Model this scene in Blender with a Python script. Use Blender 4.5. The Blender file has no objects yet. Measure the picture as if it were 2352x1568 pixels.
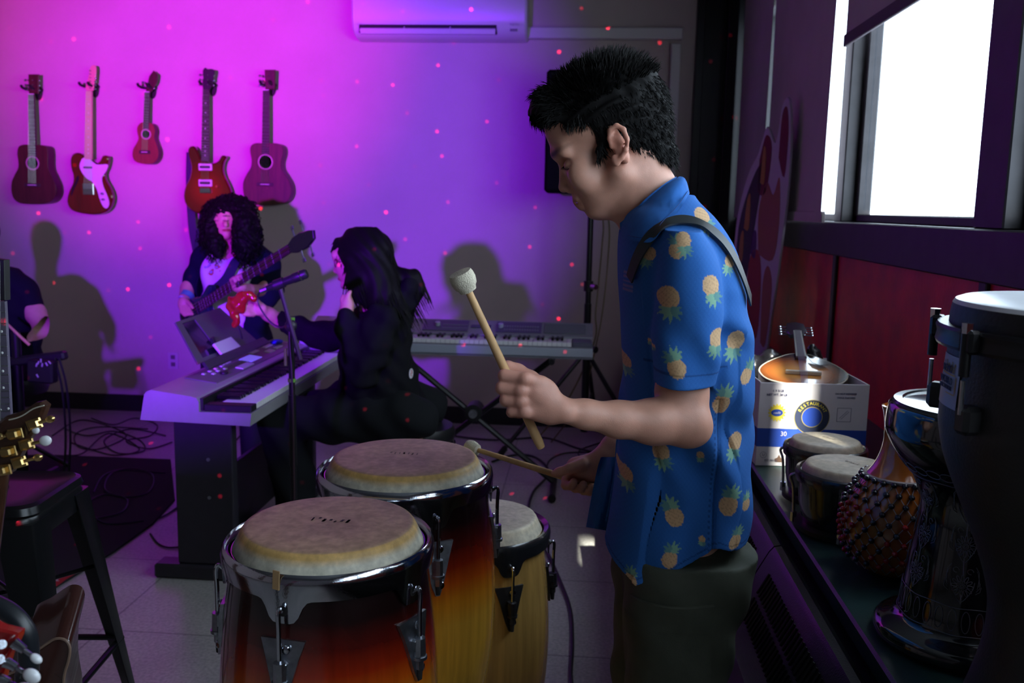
import bpy, bmesh, math, random
import numpy as np
from mathutils import Vector, Matrix, Euler, noise

SC = bpy.context.scene
COL = SC.collection
R_ = math.radians
random.seed(7)
np.random.seed(7)

# ------------------------------------------------------------------ camera
CAM_H = 1.45
FPX = 2080.0
camd = bpy.data.cameras.new('camera')
camd.sensor_width = 36.0
camd.lens = 36.0 * FPX / 2352.0
camd.clip_start = 0.05
camd.clip_end = 200
cam = bpy.data.objects.new('camera', camd)
COL.objects.link(cam)
CAMR = Matrix.Rotation(R_(4.4), 3, 'Z') @ Matrix.Rotation(math.pi/2 - R_(8.4), 3, 'X') @ Matrix.Rotation(R_(1.1), 3, 'Z')
cam.matrix_world = Matrix.Translation((0, 0, CAM_H)) @ CAMR.to_4x4()
camd.dof.use_dof = True
camd.dof.focus_distance = 1.5
camd.dof.aperture_fstop = 7.0
SC.camera = cam

# ------------------------------------------------------------------ colour management, world, lights
SC.view_settings.view_transform = 'Standard'
SC.view_settings.look = 'None'
SC.view_settings.gamma = 1.0
SC.view_settings.use_curve_mapping = False
SC.view_settings.exposure = 0.0
SC.cycles.use_denoising = True
SC.cycles.max_bounces = 6
SC.cycles.diffuse_bounces = 3
SC.cycles.glossy_bounces = 3
SC.cycles.transmission_bounces = 4
SC.cycles.transparent_max_bounces = 6
SC.cycles.sample_clamp_indirect = 4.0
SC.cycles.caustics_reflective = False
SC.cycles.caustics_refractive = False

world = bpy.data.worlds.new('overcast_sky')
SC.world = world
world.use_nodes = True
wn = world.node_tree
bg = wn.nodes['Background']
bg.inputs['Color'].default_value = (0.80, 0.90, 1.0, 1)
bg.inputs['Strength'].default_value = 7.5

def light(name, kind, loc, aim, color, energy, **kw):
    d = bpy.data.lights.new(name, kind)
    d.color = color
    d.energy = energy
    for k, v in kw.items():
        if k == 'portal': d.cycles.is_portal = v
        else: setattr(d, k, v)
    o = bpy.data.objects.new(name, d)
    COL.objects.link(o)
    o.location = loc
    v = Vector(aim) - Vector(loc)
    o.rotation_euler = v.to_track_quat('-Z', 'Y').to_euler()
    return o

SUN_DIR = Vector((-1.0, 2.0, -2.2)).normalized()
sun = light('sun', 'SUN', (3, -4, 4), Vector((3, -4, 4)) + SUN_DIR, (1.0, 0.90, 0.74), 30.0, angle=R_(0.5))
# sky portals in the window openings (they guide sampling of the sky through the glass)
WIN_BAYS = [(-2.47, -1.35), (-1.25, -0.13), (-0.03, 1.09), (1.19, 2.25), (2.42, 3.63), (3.73, 4.90), (5.0, 5.86)]
WZ0, WZ1 = 1.42, 2.65
XW = 1.0
for y0, y1 in WIN_BAYS:
    p = light('window_portal', 'AREA', (XW + 0.16, (y0+y1)/2, (WZ0+WZ1)/2), (0, (y0+y1)/2, (WZ0+WZ1)/2), (1, 1, 1), 1.0,
              shape='RECTANGLE', size=(y1-y0), size_y=(WZ1-WZ0), portal=True)
# stage lights of the band room: violet wash and magenta beam from a lamp bar left of the camera
violet = light('violet_wash_light', 'SPOT', (-1.20, -0.50, 1.62), (-2.0, 5.95, 1.72), (0.22, 0.003, 1.0), 2250, spot_size=R_(39), spot_blend=0.75, shadow_soft_size=0.06)
magenta = light('magenta_beam_light', 'SPOT', (-1.26, -0.50, 1.66), (-2.72, 5.95, 2.65), (1.0, 0.0, 0.80), 1900, spot_size=R_(32), spot_blend=1.0, shadow_soft_size=0.05)
# laser projector: a point source whose beam is split into many fine red rays
laser = light('laser_star_projector', 'SPOT', (-1.1, -0.45, 1.95), (-1.9, 5.95, 1.6), (1.0, 0.02, 0.06), 5500, spot_size=R_(52), spot_blend=0.1, shadow_soft_size=0.004)
ld = laser.data
ld.use_nodes = True
nt = ld.node_tree
em = nt.nodes.get('Emission')
geo = nt.nodes.new('ShaderNodeTexCoord')
vor = nt.nodes.new('ShaderNodeTexVoronoi'); vor.inputs['Scale'].default_value = 22.0; vor.inputs['Randomness'].default_value = 1.0
lt = nt.nodes.new('ShaderNodeMath'); lt.operation = 'LESS_THAN'; lt.inputs[1].default_value = 0.043
vc = nt.nodes.new('ShaderNodeSeparateColor')
pw = nt.nodes.new('ShaderNodeMath'); pw.operation = 'POWER'; pw.inputs[1].default_value = 2.5
ml = nt.nodes.new('ShaderNodeMath'); ml.operation = 'MULTIPLY'
vor.voronoi_dimensions = '2D'
sx = nt.nodes.new('ShaderNodeSeparateXYZ'); cx_ = nt.nodes.new('ShaderNodeCombineXYZ')
nt.links.new(geo.outputs['Normal'], sx.inputs[0])
for i_ in (0, 1):
    dv = nt.nodes.new('ShaderNodeMath'); dv.operation = 'DIVIDE'; nt.links.new(sx.outputs[i_], dv.inputs[0]); nt.links.new(sx.outputs[2], dv.inputs[1]); nt.links.new(dv.outputs[0], cx_.inputs[i_])
nt.links.new(cx_.outputs[0], vor.inputs['Vector'])
nt.links.new(vor.outputs['Distance'], lt.inputs[0])
nt.links.new(vor.outputs['Color'], vc.inputs['Color'])
nt.links.new(vc.outputs[0], pw.inputs[0])
nt.links.new(pw.outputs[0], ml.inputs[0])
nt.links.new(lt.outputs[0], ml.inputs[1])
nt.links.new(ml.outputs[0], em.inputs['Strength'])

# ------------------------------------------------------------------ helpers
def ray(px, py):
    return CAMR @ Vector(((px - 1176) / FPX, (784 - py) / FPX, -1.0))
def at(px, py, Y):
    d = ray(px, py); return Vector((0, 0, CAM_H)) + d * (Y / d.y)
def atz(px, py, Z):
    d = ray(px, py); return Vector((0, 0, CAM_H)) + d * ((Z - CAM_H) / d.z)
def atx(px, py, X):
    d = ray(px, py); return Vector((0, 0, CAM_H)) + d * (X / d.x)

MATS = {}
def M(name, col=(.5, .5, .5), rough=.5, metal=0., var=0., vscale=20., bump=0., bscale=200., coat=0., attr=None, trans=0., emit=None, estr=1., spec=None, sub=0., stretch=None):
    if name in MATS: return MATS[name]
    m = bpy.data.materials.new(name); m.use_nodes = True
    n = m.node_tree; b = n.nodes['Principled BSDF']; L = n.links.new
    b.inputs['Base Color'].default_value = (*col, 1)
    b.inputs['Roughness'].default_value = rough
    b.inputs['Metallic'].default_value = metal
    if coat: b.inputs['Coat Weight'].default_value = coat; b.inputs['Coat Roughness'].default_value = 0.08
    if spec is not None: b.inputs['Specular IOR Level'].default_value = spec
    if trans: b.inputs['Transmission Weight'].default_value = trans
    if sub:
        b.inputs['Subsurface Weight'].default_value = sub; b.inputs['Subsurface Radius'].default_value = (.012, .005, .003); b.inputs['Subsurface Scale'].default_value = 1.0
    if emit: b.inputs['Emission Color'].default_value = (*emit, 1); b.inputs['Emission Strength'].default_value = estr
    src = None
    if attr:
        a = n.nodes.new('ShaderNodeAttribute'); a.attribute_name = attr; src = a.outputs['Color']
        L(src, b.inputs['Base Color'])
    tc = n.nodes.new('ShaderNodeTexCoord'); vec = tc.outputs['Object']
    if stretch:
        mp = n.nodes.new('ShaderNodeMapping'); mp.inputs['Scale'].default_value = stretch; L(vec, mp.inputs['Vector']); vec = mp.outputs['Vector']
    if var:
        t = n.nodes.new('ShaderNodeTexNoise'); t.inputs['Scale'].default_value = vscale; t.inputs['Detail'].default_value = 5
        L(vec, t.inputs['Vector'])
        mr = n.nodes.new('ShaderNodeMapRange'); mr.inputs[1].default_value = .3; mr.inputs[2].default_value = .7
        mr.inputs[3].default_value = 1 - var; mr.inputs[4].default_value = 1 + var
        L(t.outputs['Fac'], mr.inputs[0])
        mx = n.nodes.new('ShaderNodeVectorMath'); mx.operation = 'SCALE'
        if src is not None: L(src, mx.inputs[0])
        else: mx.inputs[0].default_value = col
        L(mr.outputs[0], mx.inputs['Scale']); L(mx.outputs[0], b.inputs['Base Color'])
    if bump:
        t2 = n.nodes.new('ShaderNodeTexNoise'); t2.inputs['Scale'].default_value = bscale; t2.inputs['Detail'].default_value = 3
        L(vec, t2.inputs['Vector'])
        bp = n.nodes.new('ShaderNodeBump'); bp.inputs['Strength'].default_value = bump; bp.inputs['Distance'].default_value = .002
        L(t2.outputs['Fac'], bp.inputs['Height']); L(bp.outputs[0], b.inputs['Normal'])
    MATS[name] = m
    return m

def frame_from(zdir, xhint=(1, 0, 0)):
    z = Vector(zdir).normalized(); x = Vector(xhint); x = (x - z * x.dot(z))
    if x.length < 1e-5: x = Vector((0, 1, 0)); x = (x - z * x.dot(z))
    x.normalize(); y = z.cross(x)
    return Matrix((x, y, z)).transposed()
def TR(loc, rot=None):
    m = Matrix.Translation(Vector(loc))
    if rot is not None:
        r = rot if isinstance(rot, Matrix) else Euler(rot).to_matrix()
        m = m @ r.to_4x4()
    return m

class MB:
    def __init__(s, T=None): s.v = []; s.f = []; s.m = []; s.T = T
    def add(s, vs, fs, mi=0, T=None):
        o = len(s.v)
        for p in vs:
            p = Vector(p)
            if T is not None: p = T @ p
            if s.T is not None: p = s.T @ p
            s.v.append(tuple(p))
        for f in fs: s.f.append([i + o for i in f]); s.m.append(mi)
        return s
    def box(s, c, size, rot=None, bev=0.002, mi=0, T=None):
        h = [d / 2 for d in size]; b = min(bev, min(h) * .45)
        vs = []; ids = {}
        for sx in (-1, 1):
            for sy in (-1, 1):
                for sz in (-1, 1):
                    for ax in range(3):
                        p = [sx * (h[0] - b), sy * (h[1] - b), sz * (h[2] - b)]
                        p[ax] = (sx, sy, sz)[ax] * h[ax]
                        ids[(sx, sy, sz, ax)] = len(vs); vs.append(p)
        fs = []
        for ax in range(3):
            a1, a2 = [(1, 2), (2, 0), (0, 1)][ax]
            for sg in (-1, 1):
                q = []
                for (u, w) in ((-1, -1), (1, -1), (1, 1), (-1, 1)):
                    k = [0, 0, 0]; k[ax] = sg; k[a1] = u; k[a2] = w; q.append(ids[(*k, ax)])
                fs.append(q if sg > 0 else q[::-1])
        for ax in range(3):
            a1, a2 = [(1, 2), (2, 0), (0, 1)][ax]
            for u in (-1, 1):
                for w in (-1, 1):
                    k0 = [0, 0, 0]; k0[ax] = -1; k0[a1] = u; k0[a2] = w; k1 = list(k0); k1[ax] = 1
                    q = [ids[(*k0, a1)], ids[(*k1, a1)], ids[(*k1, a2)], ids[(*k0, a2)]]
                    fs.append(q if u * w < 0 else q[::-1])
        for sx in (-1, 1):
            for sy in (-1, 1):
                for sz in (-1, 1):
                    q = [ids[(sx, sy, sz, i)] for i in range(3)]
                    fs.append(q if sx * sy * sz > 0 else q[::-1])
        TT = TR(c, rot)
        if T is not None: TT = T @ TT
        return s.add(vs, fs, mi, TT)
    def tube(s, pts, r, seg=10, mi=0, T=None, closed=False, cap=True, flat=None):
        pts = [Vector(p) for p in pts]; n = len(pts)
        rs = r if isinstance(r, (list, tuple)) else [r] * n
        vs = []; fs = []; prev = None
        for i, p in enumerate(pts):
            if closed: d = pts[(i + 1) % n] - pts[i - 1]
            elif i == 0: d = pts[1] - p
            elif i == n - 1: d = p - pts[i - 1]
            else: d = (pts[i + 1] - p).normalized() + (p - pts[i - 1]).normalized()
            if d.length < 1e-9: d = Vector((0, 0, 1))
            d.normalize()
            if prev is None:
                x = Vector((0, 0, 1)) if abs(d.z) < .9 else Vector((1, 0, 0))
            else: x = prev
            x = (x - d * x.dot(d)).normalized(); prev = x; y = d.cross(x)
            for k in range(seg):
                a = 2 * math.pi * k / seg
                fx, fy = (1, 1) if flat is None else flat
                vs.append(p + (x * math.cos(a) * fx + y * math.sin(a) * fy) * rs[i])
        for i in range(n if closed else n - 1):
            j = (i + 1) % n
            for k in range(seg):
                k2 = (k + 1) % seg
                fs.append([i * seg + k, i * seg + k2, j * seg + k2, j * seg + k])
        if cap and not closed:
            fs.append(list(range(seg))[::-1]); fs.append([(n - 1) * seg + k for k in range(seg)])
        return s.add(vs, fs, mi, T)
    def cyl(s, a, b, r, r2=None, seg=16, mi=0, T=None):
        return s.tube([a, b], [r, r if r2 is None else r2], seg, mi, T)
    def lathe(s, prof, seg=32, mi=0, T=None, mod=None):
        vs = []; fs = []; n = len(prof)
        for i, (r, z) in enumerate(prof):
            for k in range(seg):
                a = 2 * math.pi * k / seg; rr, zz = (r, z) if mod is None else mod(r, z, a, i)
                vs.append((rr * math.cos(a), rr * math.sin(a), zz))
        for i in range(n - 1):
            for k in range(seg):
                k2 = (k + 1) % seg
                fs.append([i * seg + k, i * seg + k2, (i + 1) * seg + k2, (i + 1) * seg + k])
        if prof[0][0] > 1e-6: fs.append(list(range(seg))[::-1])
        if prof[-1][0] > 1e-6: fs.append([(n - 1) * seg + k for k in range(seg)])
        return s.add(vs, fs, mi, T)
    def sphere(s, c, r, seg=14, mi=0, rot=None, T=None):
        if not isinstance(r, (tuple, list)): r = (r, r, r)
        rows = max(5, seg // 2); prof = []
        vs = []; fs = []
        for i in range(1, rows):
            t = math.pi * i / rows
            for k in range(seg):
                a = 2 * math.pi * k / seg
                vs.append((r[0] * math.sin(t) * math.cos(a), r[1] * math.sin(t) * math.sin(a), -r[2] * math.cos(t)))
        for i in range(rows - 2):
            for k in range(seg):
                k2 = (k + 1) % seg
                fs.append([i * seg + k, i * seg + k2, (i + 1) * seg + k2, (i + 1) * seg + k])
        b = len(vs); vs += [(0, 0, -r[2]), (0, 0, r[2])]
        for k in range(seg):
            k2 = (k + 1) % seg
            fs.append([b, k2, k]); fs.append([b + 1, (rows - 2) * seg + k, (rows - 2) * seg + k2])
        TT = TR(c, rot)
        if T is not None: TT = T @ TT
        return s.add(vs, fs, mi, TT)
    def prism(s, outline, t, T=None, mi=0, bev=0., z0=None):
        # outline in XY (counter-clockwise), extruded along Z from z0 to z0+t, rims inset by bev
        n = len(outline); o = [Vector((p[0], p[1])) for p in outline]
        area = sum(o[i].x * o[(i + 1) % n].y - o[(i + 1) % n].x * o[i].y for i in range(n))
        if area < 0: o = o[::-1]
        def inset(d):
            r = []
            for i in range(n):
                e1 = (o[i] - o[i - 1]); e2 = (o[(i + 1) % n] - o[i])
                n1 = Vector((-e1.y, e1.x)); n2 = Vector((-e2.y, e2.x))
                if n1.length > 1e-9: n1.normalize()
                if n2.length > 1e-9: n2.normalize()
                q = n1 + n2
                if q.length < 1e-6: q = n1
                q.normalize(); c = max(.5, q.dot(n1)) if n1.length > 0 else 1
                r.append(o[i] + q * d / c)
            return r
        z0 = 0 if z0 is None else z0
        rings = [(inset(bev), z0), (o, z0 + bev), (o, z0 + t - bev), (inset(bev), z0 + t)] if bev > 0 else [(o, z0), (o, z0 + t)]
        vs = []; fs = []
        for rg, z in rings: vs += [(p.x, p.y, z) for p in rg]
        for k in range(len(rings) - 1):
            for i in range(n):
                j = (i + 1) % n
                fs.append([k * n + i, k * n + j, (k + 1) * n + j, (k + 1) * n + i])
        fs.append(list(range(n))[::-1]); fs.append([(len(rings) - 1) * n + i for i in range(n)])
        return s.add(vs, fs, mi, T)
    def grid(s, rows, mi=0, T=None, closed=False):
        n = len(rows); m = len(rows[0]); vs = [p for r in rows for p in r]; fs = []
        for i in range(n - 1):
            for k in range(m if closed else m - 1):
                k2 = (k + 1) % m
                fs.append([i * m + k, i * m + k2, (i + 1) * m + k2, (i + 1) * m + k])
        return s.add(vs, fs, mi, T)
    def strap(s, pts, w, t, wdir, mi=0):
        # flat band of width w (along wdir, a vector or list) and thickness t
        pts = [Vector(p) for p in pts]; n = len(pts); rows = []
        for i, p in enumerate(pts):
            d = (pts[min(i + 1, n - 1)] - pts[max(i - 1, 0)]).normalized()
            wd = Vector(wdir[i] if isinstance(wdir, list) else wdir); wd = (wd - d * wd.dot(d)).normalized(); nn = d.cross(wd)
            rows.append([p + wd * w / 2 + nn * t / 2, p - wd * w / 2 + nn * t / 2, p - wd * w / 2 - nn * t / 2, p + wd * w / 2 - nn * t / 2])
        s.grid(rows, mi, closed=True)
        return s.add(rows[0] + rows[-1], [[0, 1, 2, 3], [7, 6, 5, 4]], mi)
    def build(s, name, mats, parent=None, local=False, smooth=35, col=None):
        if not isinstance(mats, (list, tuple)): mats = [mats]
        me = bpy.data.meshes.new(name)
        off = Vector((0, 0, 0))
        if parent is not None and not local: off = root_loc(parent)
        vs = np.array(s.v, dtype=np.float64) - np.array(off)
        if parent is None and not local:
            lo = vs.min(0); hi = vs.max(0); c = (lo + hi) / 2; c[2] = lo[2]; vs = vs - c
        me.from_pydata(vs.tolist(), [], s.f)
        for m in mats: me.materials.append(m)
        if len(mats) > 1: me.polygons.foreach_set('material_index', s.m)
        me.validate(); me.update()
        bm = bmesh.new(); bm.from_mesh(me); bmesh.ops.recalc_face_normals(bm, faces=bm.faces); bm.to_mesh(me); bm.free()
        if smooth:
            me.shade_smooth(); me.set_sharp_from_angle(angle=R_(smooth))
        o = bpy.data.objects.new(name, me); COL.objects.link(o)
        if parent is not None: o.parent = parent
        elif not local: o.location = c
        return o

def root_loc(o):
    while o.parent is not None: o = o.parent
    return o.location.copy()

def tag(o, label=None, cat=None, group=None, kind=None):
    if label: o['label'] = label
    if cat: o['category'] = cat
    if group: o['group'] = group
    if kind: o['kind'] = kind
    return o
def thing(name, label, cat, loc, group=None, rot=None):
    o = bpy.data.objects.new(name, None); o.empty_display_size = .1
    COL.objects.link(o); o.location = loc
    if rot: o.rotation_euler = rot
    return tag(o, label, cat, group)

# ---- smooth signed-distance sculpting (dense grid, surface nets)
def surfnet(D, org, h):
    S = D < 0
    c = np.zeros(tuple(n - 1 for n in D.shape), np.uint8)
    for dx in (0, 1):
        for dy in (0, 1):
            for dz in (0, 1):
                c += S[dx:dx + c.shape[0], dy:dy + c.shape[1], dz:dz + c.shape[2]]
    act = (c > 0) & (c < 8); I = np.argwhere(act)
    idx = np.full(c.shape, -1, np.int32); idx[act] = np.arange(len(I))
    acc = np.zeros((len(I), 3)); cnt = np.zeros(len(I))
    cor = [(a, b, d) for a in (0, 1) for b in (0, 1) for d in (0, 1)]
    for a in cor:
        for ax in range(3):
            if a[ax] == 0:
                b = list(a); b[ax] = 1
                d0 = D[I[:, 0] + a[0], I[:, 1] + a[1], I[:, 2] + a[2]].astype(float)
                d1 = D[I[:, 0] + b[0], I[:, 1] + b[1], I[:, 2] + b[2]].astype(float)
                ch = (d0 < 0) != (d1 < 0)
                t = np.where(ch, d0 / np.where(ch, d0 - d1, 1), 0); t = np.clip(t, 0, 1)
                p = np.array(a, float)[None, :].repeat(len(I), 0); p[:, ax] = t
                acc[ch] += p[ch]; cnt[ch] += 1
    V = (I + acc / cnt[:, None]) * h + np.array(org)
    F = []
    for ax in range(3):
        o1, o2 = [(1, 2), (2, 0), (0, 1)][ax]
        sl0 = [slice(None)] * 3; sl1 = [slice(None)] * 3; sl0[ax] = slice(0, -1); sl1[ax] = slice(1, None)
        E = np.argwhere(S[tuple(sl0)] != S[tuple(sl1)])
        E = E[(E[:, o1] > 0) & (E[:, o2] > 0) & (E[:, o1] < D.shape[o1] - 1) & (E[:, o2] < D.shape[o2] - 1)]
        inside = S[E[:, 0], E[:, 1], E[:, 2]]
        def cell(a, b):
            q = E.copy(); q[:, o1] -= a; q[:, o2] -= b; return idx[q[:, 0], q[:, 1], q[:, 2]]
        q = np.stack([cell(1, 1), cell(0, 1), cell(0, 0), cell(1, 0)], 1)
        q[~inside] = q[~inside][:, ::-1]
        F.append(q)
    return V, np.concatenate(F)

class SDF:
    def __init__(s, lo, hi, h):
        s.h = h; s.lo = np.array(lo, float); n = np.ceil((np.array(hi, float) - s.lo) / h).astype(int) + 1
        s.ax = [(s.lo[i] + np.arange(n[i]) * h).astype(np.float32) for i in range(3)]
        s.D = np.full(tuple(n), 1.0, np.float32)
    def sl(s, lo, hi, m):
        out = []
        for i in range(3):
            a = int(np.clip(math.floor((lo[i] - m - s.lo[i]) / s.h), 0, s.D.shape[i]))
            b = int(np.clip(math.ceil((hi[i] + m - s.lo[i]) / s.h) + 1, 0, s.D.shape[i]))
            out.append(slice(a, b))
        return tuple(out)
    def g(s, sl):
        return s.ax[0][sl[0]][:, None, None], s.ax[1][sl[1]][None, :, None], s.ax[2][sl[2]][None, None, :]
    def op(s, sl, d, k, mode):
        A = s.D[sl]
        if A.size == 0: return
        if mode == 'u':
            if k <= 0: s.D[sl] = np.minimum(A, d)
            else:
                hh = np.maximum(k - np.abs(A - d), 0) / k; s.D[sl] = np.minimum(A, d) - hh * hh * k * .25
        else:
            d2 = -d if mode == 's' else d
            if k <= 0: s.D[sl] = np.maximum(A, d2)
            else:
                hh = np.maximum(k - np.abs(A - d2), 0) / k; s.D[sl] = np.maximum(A, d2) + hh * hh * k * .25
    def cap(s, a, b, ra, rb=None, k=.01, mode='u'):
        rb = ra if rb is None else rb; a = np.array(a, float); b = np.array(b, float); m = max(ra, rb) + k + 3 * s.h
        sl = s.sl(np.minimum(a, b), np.maximum(a, b), m); x, y, z = s.g(sl); ab = b - a; L = float(ab @ ab) + 1e-12
        t = ((x - a[0]) * ab[0] + (y - a[1]) * ab[1] + (z - a[2]) * ab[2]) / L; t = np.clip(t, 0, 1)
        d = np.sqrt((x - a[0] - t * ab[0]) ** 2 + (y - a[1] - t * ab[1]) ** 2 + (z - a[2] - t * ab[2]) ** 2) - (ra + (rb - ra) * t)
        s.op(sl, d, k, mode); return s
    def chain(s, pts, rs, k=.008, mode='u'):
        if not isinstance(rs, (list, tuple)): rs = [rs] * len(pts)
        for i in range(len(pts) - 1): s.cap(pts[i], pts[i + 1], rs[i], rs[i + 1], k, mode)
        return s
    def ell(s, c, r, R=None, k=.01, mode='u'):
        c = np.array(c, float); r = np.array(r if hasattr(r, '__len__') else (r, r, r), float); m = r.max() + k + 3 * s.h
        sl = s.sl(c, c, m); x, y, z = s.g(sl); x = x - c[0]; y = y - c[1]; z = z - c[2]
        if R is None: u, v, w = x, y, z
        else:
            R = np.array(R); u = x * R[0, 0] + y * R[1, 0] + z * R[2, 0]; v = x * R[0, 1] + y * R[1, 1] + z * R[2, 1]; w = x * R[0, 2] + y * R[1, 2] + z * R[2, 2]
        k0 = np.sqrt((u / r[0]) ** 2 + (v / r[1]) ** 2 + (w / r[2]) ** 2); k1 = np.sqrt((u / r[0] ** 2) ** 2 + (v / r[1] ** 2) ** 2 + (w / r[2] ** 2) ** 2) + 1e-9
        s.op(sl, k0 * (k0 - 1) / k1, k, mode); return s
    def box(s, c, hs, R=None, rr=.01, k=.01, mode='u'):
        c = np.array(c, float); hs = np.array(hs, float); m = float(np.linalg.norm(hs)) + k + 3 * s.h
        sl = s.sl(c, c, m); x, y, z = s.g(sl); x = x - c[0]; y = y - c[1]; z = z - c[2]
        if R is None: u, v, w = x, y, z
        else:
            R = np.array(R); u = x * R[0, 0] + y * R[1, 0] + z * R[2, 0]; v = x * R[0, 1] + y * R[1, 1] + z * R[2, 1]; w = x * R[0, 2] + y * R[1, 2] + z * R[2, 2]
        qx = np.abs(u) - hs[0] + rr; qy = np.abs(v) - hs[1] + rr; qz = np.abs(w) - hs[2] + rr
        d = np.sqrt(np.maximum(qx, 0) ** 2 + np.maximum(qy, 0) ** 2 + np.maximum(qz, 0) ** 2) + np.minimum(np.maximum(qx, np.maximum(qy, qz)), 0) - rr
        s.op(sl, d, k, mode); return s
    def rows(s, tab, p=2.3, k=.02, mode='u', zc=None):
        # tab: list of (z, cx, cy, ax, ay) - a limb or torso given by its horizontal sections
        tab = sorted(tab); T = np.array(tab, float); z = s.ax[2]
        zl, zh = T[0, 0], T[-1, 0]; lo = (T[:, 1] - T[:, 3]).min(), (T[:, 2] - T[:, 4]).min(), zl; hi = (T[:, 1] + T[:, 3]).max(), (T[:, 2] + T[:, 4]).max(), zh
        sl = s.sl(lo, hi, k + 4 * s.h + .01); x, y, zz = s.g(sl); zr = zz[0, 0]
        # smooth interpolation
        f = [np.interp(zr, T[:, 0], T[:, i]) for i in range(1, 5)]
        for i in range(4):
            kk = 7
            if len(f[i]) > kk * 2: f[i] = np.convolve(np.pad(f[i], kk, mode='edge'), np.ones(2 * kk + 1) / (2 * kk + 1), 'valid')
        cx, cy, a, b = [q[None, None, :].astype(np.float32) for q in f]
        q = (np.abs((x - cx) / a) ** p + np.abs((y - cy) / b) ** p) ** (1 / p)
        d = (q - 1) * np.minimum(a, b)
        dz = np.maximum(zl - zz, zz - zh)
        d = np.maximum(d, dz)
        s.op(sl, d, k, mode); return s
    def warp(s, fn, band=.03):
        # add a displacement fn(x,y,z) near the surface
        msk = np.abs(s.D) < band; I = np.argwhere(msk)
        s.D[msk] += fn(s.ax[0][I[:, 0]], s.ax[1][I[:, 1]], s.ax[2][I[:, 2]]).astype(np.float32)
        return s
    def shell(s, t):
        s.D = np.maximum(s.D, -(s.D + t)); return s
    def cut(s, fn):
        x, y, z = s.ax[0][:, None, None], s.ax[1][None, :, None], s.ax[2][None, None, :]
        s.D = np.maximum(s.D, fn(x, y, z)); return s
    def mesh(s, name, mats, parent=None, color=None, smooth_it=1):
        V, F = surfnet(s.D, s.lo, s.h)
        for _ in range(smooth_it):
            A = np.zeros_like(V); C = np.zeros(len(V))
            for i in range(4):
                j = (i + 1) % 4
                np.add.at(A, F[:, i], V[F[:, j]]); np.add.at(C, F[:, i], 1); np.add.at(A, F[:, j], V[F[:, i]]); np.add.at(C, F[:, j], 1)
            V = V * .5 + .5 * A / np.maximum(C, 1)[:, None]
        colr = color(V) if color is not None else None
        off = np.array(root_loc(parent)) if parent is not None else np.array([(V[:, 0].min() + V[:, 0].max()) / 2, (V[:, 1].min() + V[:, 1].max()) / 2, V[:, 2].min()])
        me = bpy.data.meshes.new(name); Vl = (V - off).astype(np.float32)
        me.vertices.add(len(V)); me.vertices.foreach_set('co', Vl.ravel())
        me.loops.add(F.size); me.loops.foreach_set('vertex_index', F.ravel().astype(np.int32))
        me.polygons.add(len(F)); me.polygons.foreach_set('loop_start', np.arange(0, F.size, 4, dtype=np.int32)); me.polygons.foreach_set('loop_total', np.full(len(F), 4, np.int32))
        me.update(calc_edges=True)
        if colr is not None:
            at_ = me.color_attributes.new('Col', 'FLOAT_COLOR', 'POINT')
            cc = np.ones((len(V), 4), np.float32); cc[:, :3] = colr; at_.data.foreach_set('color', cc.ravel())
        if not isinstance(mats, (list, tuple)): mats = [mats]
        for m in mats: me.materials.append(m)
        me.shade_smooth()
        o = bpy.data.objects.new(name, me); COL.objects.link(o)
        if parent is not None: o.parent = parent
        else: o.location = off
        s.V = V; s.F = F
        return o

def spline(pts, n=8):
    pts = [Vector(p) for p in pts]; out = []
    for i in range(len(pts) - 1):
        p0 = pts[max(i - 1, 0)]; p1 = pts[i]; p2 = pts[i + 1]; p3 = pts[min(i + 2, len(pts) - 1)]
        for k in range(n):
            t = k / n; out.append(.5 * ((2 * p1) + (p2 - p0) * t + (2 * p0 - 5 * p1 + 4 * p2 - p3) * t * t + (3 * p1 - p0 - 3 * p2 + p3) * t ** 3))
    out.append(pts[-1]); return out

def text_obj(name, body, size, T, mat, parent=None, ext=.0004, align='CENTER', local=False):
    cu = bpy.data.curves.new(name, 'FONT'); cu.body = body; cu.size = size; cu.extrude = ext; cu.align_x = align; cu.align_y = 'CENTER'
    o = bpy.data.objects.new(name, cu); COL.objects.link(o)
    dg = bpy.context.evaluated_depsgraph_get(); me = bpy.data.meshes.new_from_object(o.evaluated_get(dg))
    bpy.data.objects.remove(o); me.materials.clear(); me.materials.append(mat)
    off = root_loc(parent) if parent is not None and not local else Vector((0, 0, 0))
    me.transform(Matrix.Translation(-off) @ T)
    o = bpy.data.objects.new(name, me); COL.objects.link(o)
    if parent is not None: o.parent = parent
    return o

black = M('black_plastic', (.012, .012, .014), .45)
blackm = M('black_metal', (.015, .015, .017), .35, .4)
chrome = M('chrome', (.52, .54, .60), .12, 1.0, bump=.05, bscale=300)
steel = M('worn_steel', (.38, .40, .44), .33, 1.0, var=.25, vscale=60)
gold = M('gold_metal', (.75, .52, .20), .25, 1.0)
pearl = M('pearl_plastic', (.75, .76, .78), .25, coat=.5)
rubber = M('black_rubber', (.01, .01, .01), .8)
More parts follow.
